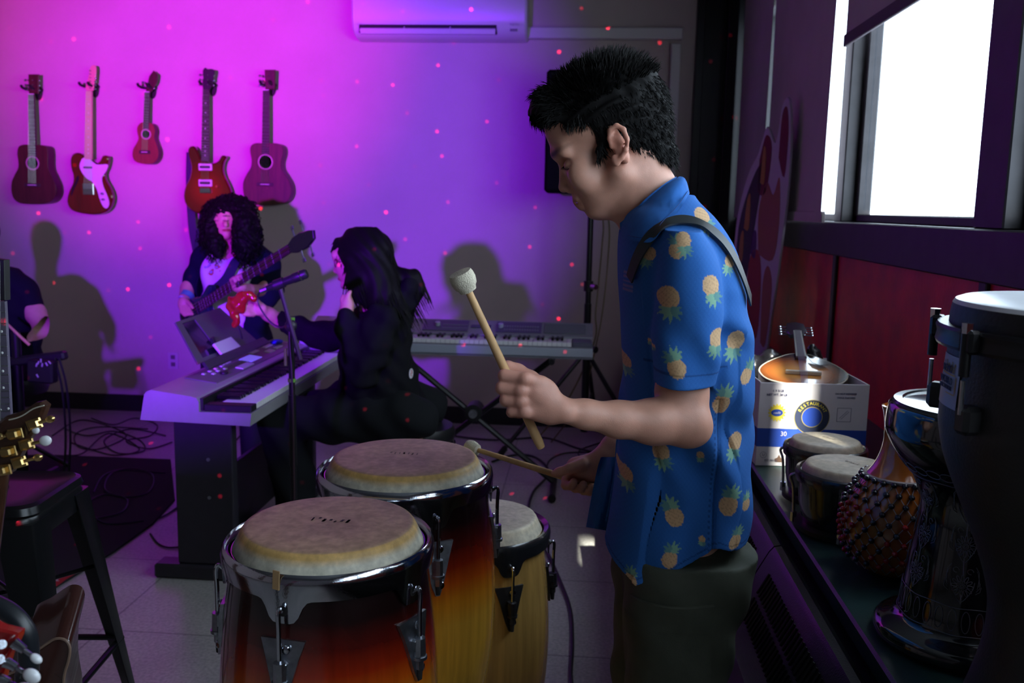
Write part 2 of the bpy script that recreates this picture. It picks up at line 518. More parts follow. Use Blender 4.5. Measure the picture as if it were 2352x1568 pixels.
# ================================================================== the room
wallm = M('wall_paint', (.50, .405, .385), .75, var=.05, vscale=3, bump=.15, bscale=120)
def slab(name, lo, hi, mat, bev=0.001, parent=None):
    c = [(a + b) / 2 for a, b in zip(lo, hi)]; sz = [abs(b - a) for a, b in zip(lo, hi)]
    o = MB().box(c, sz, bev=bev).build(name, mat, parent)
    if parent is None: o['kind'] = 'structure'
    return o
XL, YB, YF, ZC = -4.3, 5.95, -3.0, 2.9
floorm = bpy.data.materials.new('speckled_floor_tile'); floorm.use_nodes = True
n = floorm.node_tree; b = n.nodes['Principled BSDF']; b.inputs['Roughness'].default_value = .32
tc = n.nodes.new('ShaderNodeTexCoord'); br = n.nodes.new('ShaderNodeTexBrick'); br.offset = 0
br.inputs['Scale'].default_value = 1.0; br.inputs['Brick Width'].default_value = .61; br.inputs['Row Height'].default_value = .61; br.inputs['Mortar Size'].default_value = .004
br.inputs['Color1'].default_value = (.42, .41, .39, 1); br.inputs['Color2'].default_value = (.46, .45, .42, 1); br.inputs['Mortar'].default_value = (.24, .23, .22, 1)
nz = n.nodes.new('ShaderNodeTexNoise'); nz.inputs['Scale'].default_value = 90; nz.inputs['Detail'].default_value = 4
nz2 = n.nodes.new('ShaderNodeTexNoise'); nz2.inputs['Scale'].default_value = 2.5; nz2.inputs['Detail'].default_value = 5
mr = n.nodes.new('ShaderNodeMapRange'); mr.inputs[1].default_value = .3; mr.inputs[2].default_value = .7; mr.inputs[3].default_value = .75; mr.inputs[4].default_value = 1.2
mr2 = n.nodes.new('ShaderNodeMapRange'); mr2.inputs[1].default_value = .3; mr2.inputs[2].default_value = .7; mr2.inputs[3].default_value = .8; mr2.inputs[4].default_value = 1.15
mm = n.nodes.new('ShaderNodeMath'); mm.operation = 'MULTIPLY'
sc_ = n.nodes.new('ShaderNodeVectorMath'); sc_.operation = 'SCALE'
n.links.new(tc.outputs['Object'], br.inputs['Vector']); n.links.new(tc.outputs['Object'], nz.inputs['Vector']); n.links.new(tc.outputs['Object'], nz2.inputs['Vector'])
n.links.new(nz.outputs['Fac'], mr.inputs[0]); n.links.new(nz2.outputs['Fac'], mr2.inputs[0]); n.links.new(mr.outputs[0], mm.inputs[0]); n.links.new(mr2.outputs[0], mm.inputs[1])
n.links.new(br.outputs['Color'], sc_.inputs[0]); n.links.new(mm.outputs[0], sc_.inputs['Scale']); n.links.new(sc_.outputs[0], b.inputs['Base Color'])

slab('floor', (XL - .1, YF - .1, -.1), (XW + .2, YB + .3, 0), floorm, 0)
slab('ceiling', (XL - .1, YF - .1, ZC), (XW + .2, YB + .3, ZC + .1), M('ceiling_tile', (.16, .16, .16), .9), 0)
DX0, DX1, DZ = .66, .98, 2.35      # dark door in the corner of the back wall
o = MB()
o.box(((XL + DX0) / 2, YB + .1, ZC / 2), (DX0 - XL, .2, ZC), bev=0)
o.box(((DX0 + XW) / 2 + .1, YB + .1, ZC - .05), (XW + .2 - DX0, .2, .1), bev=0)
o.build('wall_back', wallm)['kind'] = 'structure'
slab('wall_left', (XL - .1, YF, 0), (XL, YB, ZC), wallm, 0)
slab('wall_front', (XL, YF - .1, 0), (XW + .2, YF, ZC), M('wall_paint_dark', (.25, .23, .22), .8), 0)

# right wall: red lower panels, dark sill band, mullions, head
red = M('red_laminate_panel', (.62, .022, .012), .42, var=.25, vscale=8, bump=.5, bscale=60)
darkal = M('dark_bronze_aluminium', (.022, .020, .024), .42, .3, var=.3, vscale=14)
wr = MB()
wr.box((XW + .1, (YF + YB + .2) / 2, (.0 + 1.29) / 2), (.2, YB + .2 - YF, 1.29), bev=0)
wr.build('wall_right', red)['kind'] = 'structure'
slab('wall_right_head', (XW, YF, WZ1), (XW + .2, YB + .2, ZC), darkal, 0)
slab('trim_1', (XW - .03, YF, 1.29), (XW + .10, YB + .2, 1.42), darkal, .004)
edges = [YF] + [v for w in WIN_BAYS for v in w] + [YB + .2]
k = 2
for i in range(0, len(edges), 2):
    a, b_ = edges[i], edges[i + 1]
    if b_ - a > .01:
        slab('trim_%d' % k, (XW - .012, a, WZ0), (XW + .10, b_, WZ1), darkal, .004); k += 1
# thin dark battens between the red panels
for yb in (-1.3, -.08, 1.14, 2.33, 3.68, 4.95):
    slab('trim_%d' % k, (XW - .012, yb - .022, 0), (XW + .001, yb + .022, 1.29), darkal, .003); k += 1
glass = bpy.data.materials.new('window_glass'); glass.use_nodes = True
gn = glass.node_tree; gn.nodes.remove(gn.nodes['Principled BSDF'])
tb = gn.nodes.new('ShaderNodeBsdfTransparent'); tb.inputs['Color'].default_value = (.93, .97, 1, 1)
gb = gn.nodes.new('ShaderNodeBsdfGlossy'); gb.inputs['Roughness'].default_value = .02
mxs = gn.nodes.new('ShaderNodeMixShader'); mxs.inputs[0].default_value = .04
gn.links.new(tb.outputs[0], mxs.inputs[1]); gn.links.new(gb.outputs[0], mxs.inputs[2]); gn.links.new(mxs.outputs[0], gn.nodes['Material Output'].inputs['Surface'])
shadem = M('roller_shade_cloth', (.52, .45, .47), .85, var=.06, vscale=5, bump=.2, bscale=900)
shadeh = M('shade_hem_bar', (.10, .08, .10), .7)
SH = {0: 1.50, 1: 2.2, 2: 2.2, 3: 2.62, 4: 2.07, 5: 1.415, 6: 1.415}
for i, (y0, y1) in enumerate(WIN_BAYS):
    w = MB(); fw = .045
    xx = XW + .06
    for (a, b2, c, d) in ((y0, y0 + fw, WZ0, WZ1), (y1 - fw, y1, WZ0, WZ1), (y0, y1, WZ0, WZ0 + .03), (y0, y1, WZ1 - fw, WZ1)):
        w.box((xx, (a + b2) / 2, (c + d) / 2), (.05, b2 - a, d - c), bev=.004)
    wo = w.build('window_%d' % (i + 1), darkal); wo['kind'] = 'structure'
    MB().box((xx, (y0 + y1) / 2, (WZ0 + WZ1) / 2), (.006, y1 - y0 - 2 * fw, WZ1 - WZ0 - 2 * fw), bev=0).build('pane', glass, wo)
    # roller shade
    z = SH[i]
    if z < WZ1 - .05:
        lab = ['roller shade of the rearmost window', 'roller shade of a window behind the camera', 'half lowered roller shade nearest the camera', '',
               'raised grey roller shade hanging over the top of the bright open window', 'lowered grey roller shade beside the bright open window', 'lowered grey roller shade next to the dark corner door'][i]
        t = thing('roller_shade', lab, 'window shade', (XW - .05, (y0 + y1) / 2, z), None)
        n_ = 14; rows = []
        for r_ in range(n_ + 1):
            zz = z + (ZC - .08 - z) * r_ / n_
            row = []
            for c_ in range(9):
                yy = y0 + .012 + (y1 - y0 - .03 + (.05 if i in (5, 6) else 0)) * c_ / 8
                curl = .012 * ((c_ / 8 - .5) * 2) ** 4 * (1 if i >= 5 else .3)
                row.append((XW - .045 - curl + .003 * math.sin(zz * 3 + c_), yy, zz))
            rows.append(row)
        bk = [[(p[0] + .0015, p[1], p[2]) for p in r__] for r__ in rows]
        g = MB(); g.grid(rows); g.grid([r__[::-1] for r__ in bk]); g.build('shade_cloth', shadem, t, smooth=60)
        MB().box((XW - .047, (y0 + y1) / 2, z + .022), (.012, y1 - y0 - .03, .045), bev=.003).build('hem_bar', shadeh if i == 4 else shadem, t)
        MB().cyl((XW - .05, y0 + .02, ZC - .06), (XW - .05, y1 - .02, ZC - .06), .03).build('roller_tube', darkal, t)
# unseen sun mask added outside, above the windows: gaps shape the sun patches
def sunq(p):
    t_ = 3.2 - p[0]; k_ = -1 / SUN_DIR.x
    return (p[1] - SUN_DIR.y * k_ * t_, p[2] - SUN_DIR.z * k_ * t_)
gaps = []
for p, hy, hz in [((.085, 3.68, .0), .16, .08), ((.60, 2.5, .90), .07, .18), ((.60, 2.20, .925), .03, .05), ((.40, 5.95, .95), .25, .4)]:
    q = sunq(p); gaps.append((q[0] - hy, q[0] + hy, q[1] - hz, q[1] + hz))
ys = sorted({-9.0, 2.0} | {g_[0] for g_ in gaps} | {g_[1] for g_ in gaps}); z0_, z1_ = 4.2, 8.2
ow = MB()
for ya, yb in zip(ys[:-1], ys[1:]):
    cuts = sorted([(g_[2], g_[3]) for g_ in gaps if g_[0] <= ya + 1e-6 and g_[1] >= yb - 1e-6]); z = z0_
    for a, b_ in cuts:
        if a > z: ow.box((3.2, (ya + yb) / 2, (z + a) / 2), (.008, yb - ya, a - z), bev=0)
        z = max(z, b_)
    ow.box((3.2, (ya + yb) / 2, (z + z1_) / 2), (.008, yb - ya, z1_ - z), bev=0)
ow.build('sun_mask_outside', wallm, smooth=0)['kind'] = 'structure'

# baseboards
bb = M('black_rubber_baseboard', (.008, .007, .010), .45)
slab('baseboard_back', (XL, YB - .012, 0), (DX0, YB, .115), bb, .002)
slab('baseboard_left', (XL, YF, 0), (XL + .012, YB, .115), bb, .002)
# dark door in the corner, with a narrow lite
dm = M('dark_door_metal', (.012, .012, .015), .38, .3)
dr = MB(); dw = DX1 + .2 - DX0
lx0, lx1 = at(1592, 300, YB).x, at(1606, 300, YB).x; lz0, lz1 = at(1598, 436, YB).z, at(1600, 305, YB).z
dr.box(((DX0 + lx0) / 2, YB + .05, ZC / 2 - .05), (lx0 - DX0, .06, ZC - .1), bev=0)
dr.box(((lx1 + DX1 + .22) / 2, YB + .05, ZC / 2 - .05), (DX1 + .22 - lx1, .06, ZC - .1), bev=0)
dr.box(((lx0 + lx1) / 2, YB + .05, lz0 / 2), (lx1 - lx0, .06, lz0), bev=0)
dr.box(((lx0 + lx1) / 2, YB + .05, (lz1 + ZC) / 2), (lx1 - lx0, .06, ZC - lz1), bev=0)
door = dr.build('door_1', dm); door['kind'] = 'structure'
MB().box(((lx0 + lx1) / 2, YB + .05, (lz0 + lz1) / 2), (lx1 - lx0, .006, lz1 - lz0), bev=0).build('pane', glass, door)
h_ = MB(); hp = at(1602, 420, YB - .02)
h_.tube([hp + Vector((0, .03, 0)), hp, hp + Vector((.0, 0, -.09)), hp + Vector((0, .03, -.09))], .008); h_.build('door_handle', chrome, door)
slab('trim_%d' % k, (DX0 - .0, YB - .03, 0), (DX0 + .05, YB + .02, ZC), dm, .003); k += 1
slab('trim_%d' % k, (DX0 + .19, YB - .05, 0), (DX0 + .25, YB + .02, ZC), dm, .003); k += 1
# surface conduit: horizontal duct from the air conditioner and the vertical run
trunk = M('pvc_trunking', (.62, .58, .58), .5)
a = at(1212, 66, YB); b2 = at(1566, 91, YB)
MB().box(((a.x + b2.x) / 2, YB - .03, (at(1212, 66, YB).z + at(1212, 91, YB).z) / 2), (b2.x - a.x, .06, .07), bev=.006).build('trim_%d' % k, trunk)['kind'] = 'structure'; k += 1
a = at(1541, 102, YB); b2 = at(1563, 102, YB)
MB().box(((a.x + b2.x) / 2, YB - .02, a.z / 2), (b2.x - a.x, .04, a.z), bev=.004).build('trim_%d' % k, trunk)['kind'] = 'structure'; k += 1
# ================================================================== counter, convector
green = M('green_laminate_top', (.018, .055, .048), .38, var=.2, vscale=10, bump=.25, bscale=400)
convm = M('dark_convector_metal', (.009, .009, .010), .3, .0, spec=.4, bump=.2, bscale=300)
def extr_y(prof, y0, y1, mb=None, mi=0):
    # prof: (x, z) outline, extruded along Y
    mb = mb or MB(); T = Matrix(((1, 0, 0, 0), (0, 0, -1, y1), (0, 1, 0, 0), (0, 0, 0, 1)))
    mb.prism(prof, y1 - y0, T, mi, bev=0); return mb
ct = thing('window_counter', 'long green topped counter with slotted convector front under the windows', 'counter', (.7, 1.4, 0))
extr_y([(1.0, .71), (.492, .71), (.487, .715), (.487, .745), (.492, .75), (1.0, .75)], -2.9, 5.75).build('countertop', green, ct)
extr_y([(.98, 0), (.98, .709), (.487, .709), (.50, .69), (.47, .685), (.47, .0)], -2.9, 5.75).build('cabinet', convm, ct)
ridge = [(.470, .66), (.470, .70), (.462, .722), (.448, .733), (.434, .730), (.424, .718), (.340, .560), (.336, .548), (.345, .540), (.40, .530), (.44, .60)]
for i, (ya, yb) in enumerate([(-2.9, -1.6), (-1.6, -.4), (-.4, .75), (.75, 1.93), (1.93, 3.12), (3.12, 4.3), (4.3, 5.5)]):
    cv = extr_y(ridge, ya + .003, yb - .003).build('convector_panel', convm, ct)
    if i >= 2:
        g = MB(); y = ya + .08; d = Vector((-.084, 0, -.158)).normalized(); nn = Vector((-.158, 0, .084)).normalized()
        while y < yb - .07:
            for t0, t1 in ((.025, .075), (.085, .135)):
                a = Vector((.424, y, .718)) + d * t0 + nn * .0016; b_ = Vector((.424, y, .718)) + d * t1 + nn * .0016
                g.tube([a, b_], .0024, 5)
            y += .018
        g.build('grille_slot_shade', M('grille_shadow_gap', (.006, .005, .008), .6), cv)  # raised dark strips stand in for the shade inside the slots
# recessed floor-level kick under the convector
# ================================================================== wall: air conditioner
acm = M('air_conditioner_white', (.62, .60, .62), .35, bump=.02)
ax0, ax1 = at(808, 40, 5.75).x, at(1210, 40, 5.75).x; az = at(1000, 88, 5.80).z
ac = thing('air_conditioner', 'white wall mounted air conditioner high on the purple lit wall', 'air conditioner', ((ax0 + ax1) / 2, 5.82, az))
prof = [(5.948, az + .0), (5.86, az), (5.80, az + .012), (5.755, az + .045), (5.735, az + .10), (5.73, az + .20), (5.735, az + .29), (5.76, az + .315), (5.948, az + .32)]
def extr_x(prof, x0, x1, mb=None, bev=0.0):
    mb = mb or MB(); T = Matrix(((0, 0, 1, x0), (1, 0, 0, 0), (0, 1, 0, 0), (0, 0, 0, 1)))
    mb.prism(prof, x1 - x0, T, 0, bev=bev); return mb
extr_x(prof, ax0, ax1, bev=.012).build('housing', acm, ac)
lx0_, lx1_ = at(826, 75, 5.76).x, at(1141, 75, 5.76).x
lou = MB(); lou.box(((lx0_ + lx1_) / 2, 5.768, az + .046), (lx1_ - lx0_, .05, .05), bev=.002); lou.build('outlet', M('vent_dark', (.01, .01, .015), .8), ac)
lv = MB(); lv.box(((lx0_ + lx1_) / 2, 5.748, az + .034), (lx1_ - lx0_ - .012, .02, .034), rot=(.55, 0, 0), bev=.003)
for i in range(1, 3): lv.box((lx0_ + (lx1_ - lx0_) * i / 3, 5.74, az + .040), (.006, .02, .034), rot=(.55, 0, 0), bev=.001)
lv.build('louver', acm, ac)
dp = at(1180, 69, 5.742)
MB().box(dp, (.045, .012, .014), rot=(.3, 0, 0), bev=.001).build('display', M('display_grey', (.16, .17, .16), .4), ac)
Tt = Matrix.Translation(at(1182, 56, 5.727)) @ Matrix.Rotation(math.pi / 2, 4, 'X')
text_obj('logo', 'FUJITSU', .017, Tt, M('print_grey', (.3, .3, .34), .5), ac)
Tt = Matrix.Translation(at(828, 56, 5.727)) @ Matrix.Rotation(math.pi / 2, 4, 'X')
text_obj('logo', 'FUJITSU', .012, Tt, M('print_grey'), ac)
# ---- power outlets and switch on the back wall
for i, (px, py, lb) in enumerate([(398, 828, 'white power outlet low on the wall left of the digital piano'), (1232, 905, 'white power outlet on the wall under the back keyboard')]):
    p = at(px, py, YB - .004)
    t = thing('power_outlet', lb, 'power outlet', (p.x, YB - .004, p.z - .055))
    MB().box(p, (.072, .008, .115), bev=.003).build('cover_plate', M('outlet_plate', (.5, .48, .46), .5), t)
    g = MB()
    for dz in (-.025, .025): g.box(p + Vector((0, -.005, dz)), (.03, .004, .028), bev=.001)
    g.build('sockets', M('outlet_dark', (.12, .11, .11), .5), t)

# ================================================================== guitars on the wall
XZ = Matrix(((1, 0, 0, 0), (0, 0, -1, 0), (0, 1, 0, 0), (0, 0, 0, 1)))
def pxprism(mb, pts, Yf, t, bev=0., mi=0, sp=0, Yref=None):
    # outline traced on the plane y = Yref, front face at y = Yf, thickness t going away
    q = [at(p[0], p[1], Yref or Yf) for p in pts]
    if sp: q = spline(q + [q[0]], sp)[:-1]
    T = Matrix.Translation((0, Yf + t, 0)) @ XZ
    return mb.prism([(p.x, p.z) for p in q], t, T, mi, bev)
def c1(l): return [(x / 3.0154, 100 + y / 3.0154) for x, y in l]
mahog = M('mahogany_wood', (.05, .015, .009), .42, var=.3, vscale=9, stretch=(6, 6, .6))
mahog_side = M('mahogany_side', (.04, .012, .007), .4, var=.2, vscale=9)
fretm = M('rosewood_fretboard', (.035, .022, .020), .5, var=.3, vscale=30, stretch=(3, 3, .5))
fretw = M('fret_wire', (.45, .45, .48), .3, .9)
maple = M('maple_neck', (.62, .42, .24), .35, coat=.3)
stringm = M('string_steel', (.5, .5, .52), .3, 1)
holem = M('sound_hole_dark', (.004, .003, .003), .9)
def hanger(px, py, Yw=5.95, lab=''):
    p = at(px, py, Yw)
    t = thing('guitar_hanger', lab, 'guitar hanger', (p.x, Yw, p.z - .05))
    g = MB(); out = [(p.x + .035 * math.cos(a) * (1 if math.sin(a) > 0 else .75), p.z + (.03 if math.sin(a) > 0 else .06) * math.sin(a)) for a in [2 * math.pi * i / 20 for i in range(20)]]
    g.prism(out, .02, Matrix.Translation((0, Yw, 0)) @ XZ, 0, .004); g.build('mount', black, t)
    g = MB(); g.cyl((p.x, Yw - .02, p.z), (p.x, Yw - .075, p.z), .009)
    for sgn in (-1, 1):
        g.tube(spline([(p.x, Yw - .07, p.z), (p.x + sgn * .022, Yw - .08, p.z), (p.x + sgn * .032, Yw - .10, p.z + .002), (p.x + sgn * .030, Yw - .135, p.z + .006), (p.x + sgn * .030, Yw - .15, p.z + .018)], 5), .009, 8)
    g.build('yoke', rubber, t)
    return p
def neck_parts(t, pts_nut, pts_end, wn_, we, Yf, frets, fmat, inlay=None, thick=.02, cream=False):
    a = at(*pts_nut, Yf); b_ = at(*pts_end, Yf); d = (b_ - a); L = d.length; d.normalize(); sd = Vector((0, -1, 0)).cross(d); sd = -sd if sd.x < 0 else sd
    g = MB()
    n_ = 8
    rows = []
    for i in range(n_ + 1):
        c = a + d * L * i / n_; w = wn_ + (we - wn_) * i / n_
        rows.append([c + sd * w / 2, c + sd * w / 2 + Vector((0, .006, 0)), c + sd * w * .3 + Vector((0, thick, 0)), c - sd * w * .3 + Vector((0, thick, 0)), c - sd * w / 2 + Vector((0, .006, 0)), c - sd * w / 2])
    g.grid(rows, closed=True); g.add(rows[0], [[0, 1, 2, 3, 4, 5]]); g.add(rows[-1], [[5, 4, 3, 2, 1, 0]])
    g.build('neck', fmat if cream else mahog_side, t)
    g = MB(); rows = []
    for i in range(2):
        c = a + d * L * i; w = (wn_, we)[i]
        rows.append([c + sd * w / 2 + Vector((0, -.004, 0)), c - sd * w / 2 + Vector((0, -.004, 0)), c - sd * w / 2 + Vector((0, .001, 0)), c + sd * w / 2 + Vector((0, .001, 0))])
    g.grid(rows, closed=True); g.add(rows[0], [[0, 1, 2, 3]]); g.add(rows[1], [[3, 2, 1, 0]])
    fb = g.build('fretboard', fmat, t)
    g = MB(); Ls = L * (1 / (1 - 2 ** (-frets / 12)))
    for i in range(1, frets):
        s_ = Ls * (1 - 2 ** (-i / 12)); w = wn_ + (we - wn_) * s_ / L; c = a + d * s_ + Vector((0, -.005, 0))
        g.tube([c + sd * w / 2, c - sd * w / 2], .0012, 4)
    g.build('frets', fretw, fb)
    if inlay:
        g = MB()
        for i in (3, 5, 7, 9, 12, 15, 17, 19):
            if i < frets:
                s_ = Ls * (1 - 2 ** (-(i - .5) / 12)); g.sphere(a + d * s_ + Vector((0, -.004, 0)), (.005, .0015, .004), 8)
        g.build('inlays', pearl, fb)
    return a, d, sd
def pegs(t, a, d, sd, rows2, Yf, x=.03, step=.028, start=.03, m=chrome, bm=chrome):
    for i in range(rows2):
        for sg in ((-1, 1) if bm is not None else (1,)):
            c = a - d * (start + i * step) + Vector((0, 0, 0)); g = MB()
            g.cyl(c + sd * sg * x * .55 + Vector((0, -.012, 0)), c + sd * sg * x * .55 + Vector((0, .002, 0)), .0038, seg=8)
            g.cyl(c + sd * sg * x * .6 + Vector((0, .012, 0)), c + sd * sg * (x + .008) + Vector((0, .012, 0)), .003, seg=8)
            g.sphere(c + sd * sg * (x + .014) + Vector((0, .012, 0)), (.009, .004, .008), 8)
            g.build('tuning_peg', m, t)
def strings(t, a, e, w0, w1, n=6, y0=-.007, y1=-.009, mat=None):
    g = MB(); sd = Vector((1, 0, 0))
    for i in range(n):
        f = i / (n - 1) - .5
        g.tube([a + sd * w0 * f + Vector((0, y0, 0)), e + sd * w1 * f + Vector((0, y1, 0))], .0007, 4, cap=False)
    g.build('strings', mat or stringm, t)
def acoustic(label, body, nut, end, hole, hr, bridge, hs, hang, wn_=.04, we=.05, Yf=5.835, depth=.085, top=None, npeg=3, hangl='', frets=18, bw=.11, nstr=6):
    hp_ = hanger(*hang, lab=hangl)
    c = at(*hole, Yf)
    lo = min(at(p[0], p[1], Yf).z for p in body)
    t = thing('acoustic_guitar' if nstr == 6 else 'ukulele', label, 'guitar' if nstr == 6 else 'ukulele', (c.x, Yf + depth, lo))
    g = MB(); pxprism(g, body, Yf, depth, .004, sp=4); g.build('body', mahog_side, t)
    g = MB(); pxprism(g, body, Yf - .002, .004, .0015, sp=4); g.build('soundboard', top or mahog, t)
    g = MB(); T = Matrix.Translation(c + Vector((0, -.0035, 0))) @ XZ
    g.lathe([(hr, 0), (hr + .008, 0), (hr + .008, .001), (hr, .001)], 32, T=T); g.build('rosette', M('rosette_cream', (.45, .36, .34), .5), t)
    g = MB(); g.lathe([(.0001, 0), (hr, 0), (hr, .001), (.0001, .001)], 32, T=T); g.build('sound_hole', holem, t)
    a, d, sd = neck_parts(t, nut, end, wn_, we, Yf, frets, fretm, thick=.02)
    b_ = at(*bridge, Yf)
    g = MB(); g.box(b_ + Vector((0, -.006, 0)), (bw, .010, .022), bev=.004); br_ = g.build('bridge', fretm, t)
    g = MB(); g.box(b_ + Vector((0, -.012, 0)), (bw * .55, .004, .004), bev=.001); g.build('saddle', pearl, br_)
    g = MB(); pxprism(g, hs, Yf + .004, .014, .003, Yref=Yf); hd = g.build('headstock', mahog, t)
    pegs(t, a, d, sd, npeg, Yf, x=.032 if nstr == 6 else .024, step=.03 if nstr == 6 else .03, start=.028)
    g = MB(); g.box(a + Vector((0, -.005, 0)), (wn_, .006, .005), bev=.001); g.build('nut', pearl, t)
    strings(t, a, b_, wn_ * .8, bw * .45, nstr)
    return t
acoustic('brown acoustic guitar hung leftmost on the purple wall', c1([(200, 700), (160, 700), (128, 715), (118, 760), (125, 810), (125, 860), (100, 910), (80, 960), (78, 1020), (95, 1075), (140, 1105), (210, 1110), (300, 1108), (355, 1090), (384, 1045), (384, 985), (362, 930), (335, 870), (330, 820), (330, 760), (318, 715), (280, 702)]),
         c1([(217, 350)])[0], c1([(232, 800)])[0], c1([(228, 828)])[0], .038, c1([(228, 980)])[0], c1([(196, 345), (192, 212), (265, 212), (262, 345)]), c1([(272, 330)])[0],
         hangl='black wall hanger holding the leftmost brown acoustic guitar')
acoustic('brown acoustic guitar hung rightmost, next to the curly haired bassist', c1([(1815, 690), (1765, 690), (1736, 712), (1732, 750), (1742, 810), (1735, 860), (1705, 910), (1683, 965), (1685, 1030), (1700, 1080), (1750, 1110), (1830, 1120), (1920, 1115), (1985, 1095), (2015, 1040), (2012, 980), (1985, 925), (1950, 870), (1945, 820), (1960, 760), (1952, 710), (1910, 690)]),
         c1([(1843, 322)])[0], c1([(1840, 770)])[0], c1([(1840, 820)])[0], .042, c1([(1838, 975)])[0], c1([(1835, 316), (1830, 180), (1905, 180), (1900, 316)]), c1([(1888, 300)])[0],
         top=M('mahogany_light', (.08, .028, .02), .42, var=.3, vscale=9, stretch=(6, 6, .6)), hangl='black wall hanger holding the rightmost acoustic guitar')
acoustic('small reddish ukulele hung between the two electric guitars', c1([(1000, 545), (972, 550), (950, 580), (950, 615), (958, 655), (945, 690), (922, 730), (917, 775), (932, 812), (975, 830), (1030, 834), (1065, 825), (1092, 790), (1096, 740), (1080, 695), (1066, 650), (1072, 605), (1060, 565), (1035, 548)]),
         c1([(1020, 335)])[0], c1([(1012, 598)])[0], c1([(1013, 628)])[0], .026, c1([(1005, 752)])[0], c1([(1006, 332), (1030, 225), (1060, 185), (1090, 215), (1085, 265), (1044, 332)]), c1([(1060, 318)])[0], wn_=.034, we=.04, Yf=5.86, depth=.06, npeg=2, frets=14, bw=.075, nstr=4,
         top=M('koa_reddish', (.18, .05, .025), .4, var=.2, vscale=12, stretch=(6, 6, .6)), hangl='black wall hanger holding the small ukulele')
def electric(name, label, body, nut, end, hs, hang, hangl, bodym, Yf=5.84, depth=.042, neckm=None, wn_=.04, we=.054, cream=False, inlay=True):
    hanger(*hang, lab=hangl)
    lo = min(at(p[0], p[1], Yf).z for p in body); c = at(*end, Yf)
    t = thing(name, label, 'guitar', (c.x, Yf + depth, lo))
    g = MB(); pxprism(g, body, Yf, depth, .008, sp=4); g.build('body', bodym, t)
    a, d, sd = neck_parts(t, nut, end, wn_, we, Yf - .006, 22, neckm, inlay=inlay, thick=.024, cream=cream)
    g = MB(); pxprism(g, hs, Yf + .002, .013, .003, sp=3, Yref=Yf); g.build('headstock', neckm if cream else black, t)
    return t, a, d, sd
burst = M('cherry_burst_lacquer', (.08, .005, .004), .15, coat=.8, var=.25, vscale=4, stretch=(4, 4, .5))
tb_ = c1([(590, 785), (545, 757), (503, 765), (486, 805), (490, 860), (505, 915), (502, 965), (478, 1020), (463, 1080), (473, 1130), (515, 1163), (600, 1180), (680, 1180), (735, 1163), (768, 1120), (778, 1065), (762, 1005), (728, 945), (720, 900), (738, 850), (748, 808), (742, 778), (708, 778), (690, 810), (660, 832), (620, 815)])
t2, a, d, sd = electric('electric_guitar', 'dark red electric guitar with a big white pickguard and pale maple neck', tb_, c1([(617, 330)])[0], c1([(613, 800)])[0], c1([(597, 325), (590, 295), (610, 230), (622, 165), (645, 148), (662, 165), (660, 230), (648, 285), (640, 325)]), c1([(664, 310)])[0], 'black wall hanger holding the guitar with the white pickguard', burst, neckm=maple, cream=True)
g = MB(); pxprism(g, c1([(565, 800), (600, 785), (655, 830), (690, 838), (745, 838), (735, 880), (705, 930), (715, 990), (745, 1060), (755, 1110), (740, 1140), (715, 1130), (690, 1080), (670, 1010), (640, 960), (600, 935), (565, 890), (550, 845)]), 5.836, .005, .001, sp=3); g.build('pickguard', M('pickguard_white', (.68, .66, .70), .3, coat=.5), t2)
g = MB(); p0_ = at(*c1([(612, 1007)])[0], 5.836); g.box(p0_, (.075, .012, .075), bev=.003); g.build('bridge', chrome, t2)
g = MB(); p1_ = at(*c1([(608, 858)])[0], 5.834); g.box(p1_, (.06, .010, .012), bev=.003); g.build('pickup', holem, t2)
for q in ((712, 1040), (718, 1080)): g = MB(); c = at(*c1([q])[0], 5.83); g.cyl(c, c + Vector((0, -.015, 0)), .008); g.build('knob', steel, t2)
g = MB(); pxprism(g, c1([(545, 915), (530, 925), (520, 960), (500, 1000), (490, 1045), (497, 1052), (512, 1010), (530, 975), (545, 940)]), 5.8385, .002, 0, sp=2); g.build('f_hole', holem, t2)
pegs(t2, a, d, sd, 6, 5.84, x=.018, step=.022, start=.02, bm=None)
strings(t2, a, p0_, .032, .05, 6)
prs = bpy.data.materials.new('amber_red_burst'); prs.use_nodes = True; n = prs.node_tree; b = n.nodes['Principled BSDF']
b.inputs['Roughness'].default_value = .12; b.inputs['Coat Weight'].default_value = .8
tc = n.nodes.new('ShaderNodeTexCoord'); ds = n.nodes.new('ShaderNodeVectorMath'); ds.operation = 'DISTANCE'; cr = n.nodes.new('ShaderNodeValToRGB')
pb = c1([(1390, 800), (1372, 760), (1345, 713), (1312, 715), (1300, 745), (1310, 800), (1322, 860), (1310, 930), (1282, 990), (1270, 1060), (1288, 1120), (1330, 1160), (1400, 1185), (1462, 1185), (1532, 1152), (1580, 1095), (1597, 1040), (1583, 985), (1552, 920), (1540, 870), (1548, 820), (1566, 785), (1535, 775), (1510, 810), (1480, 828), (1440, 822)])
mid = at(*c1([(1430, 1010)])[0], 5.84)
t4, a, d, sd = electric('electric_guitar', 'glossy red sunburst electric guitar hung above the curly haired bassist', pb, c1([(1426, 318)])[0], c1([(1422, 818)])[0], c1([(1405, 318), (1398, 275), (1406, 235), (1402, 190), (1418, 165), (1435, 178), (1455, 175), (1475, 178), (1486, 190), (1478, 235), (1462, 285), (1446, 318)]), c1([(1478, 300)])[0], 'black wall hanger holding the red sunburst electric guitar', prs, neckm=fretm)
ds.inputs[1].default_value = mid - root_loc(t4)
n.links.new(tc.outputs['Object'], ds.inputs[0]); n.links.new(ds.outputs['Value'], cr.inputs[0]); n.links.new(cr.outputs[0], b.inputs['Base Color'])
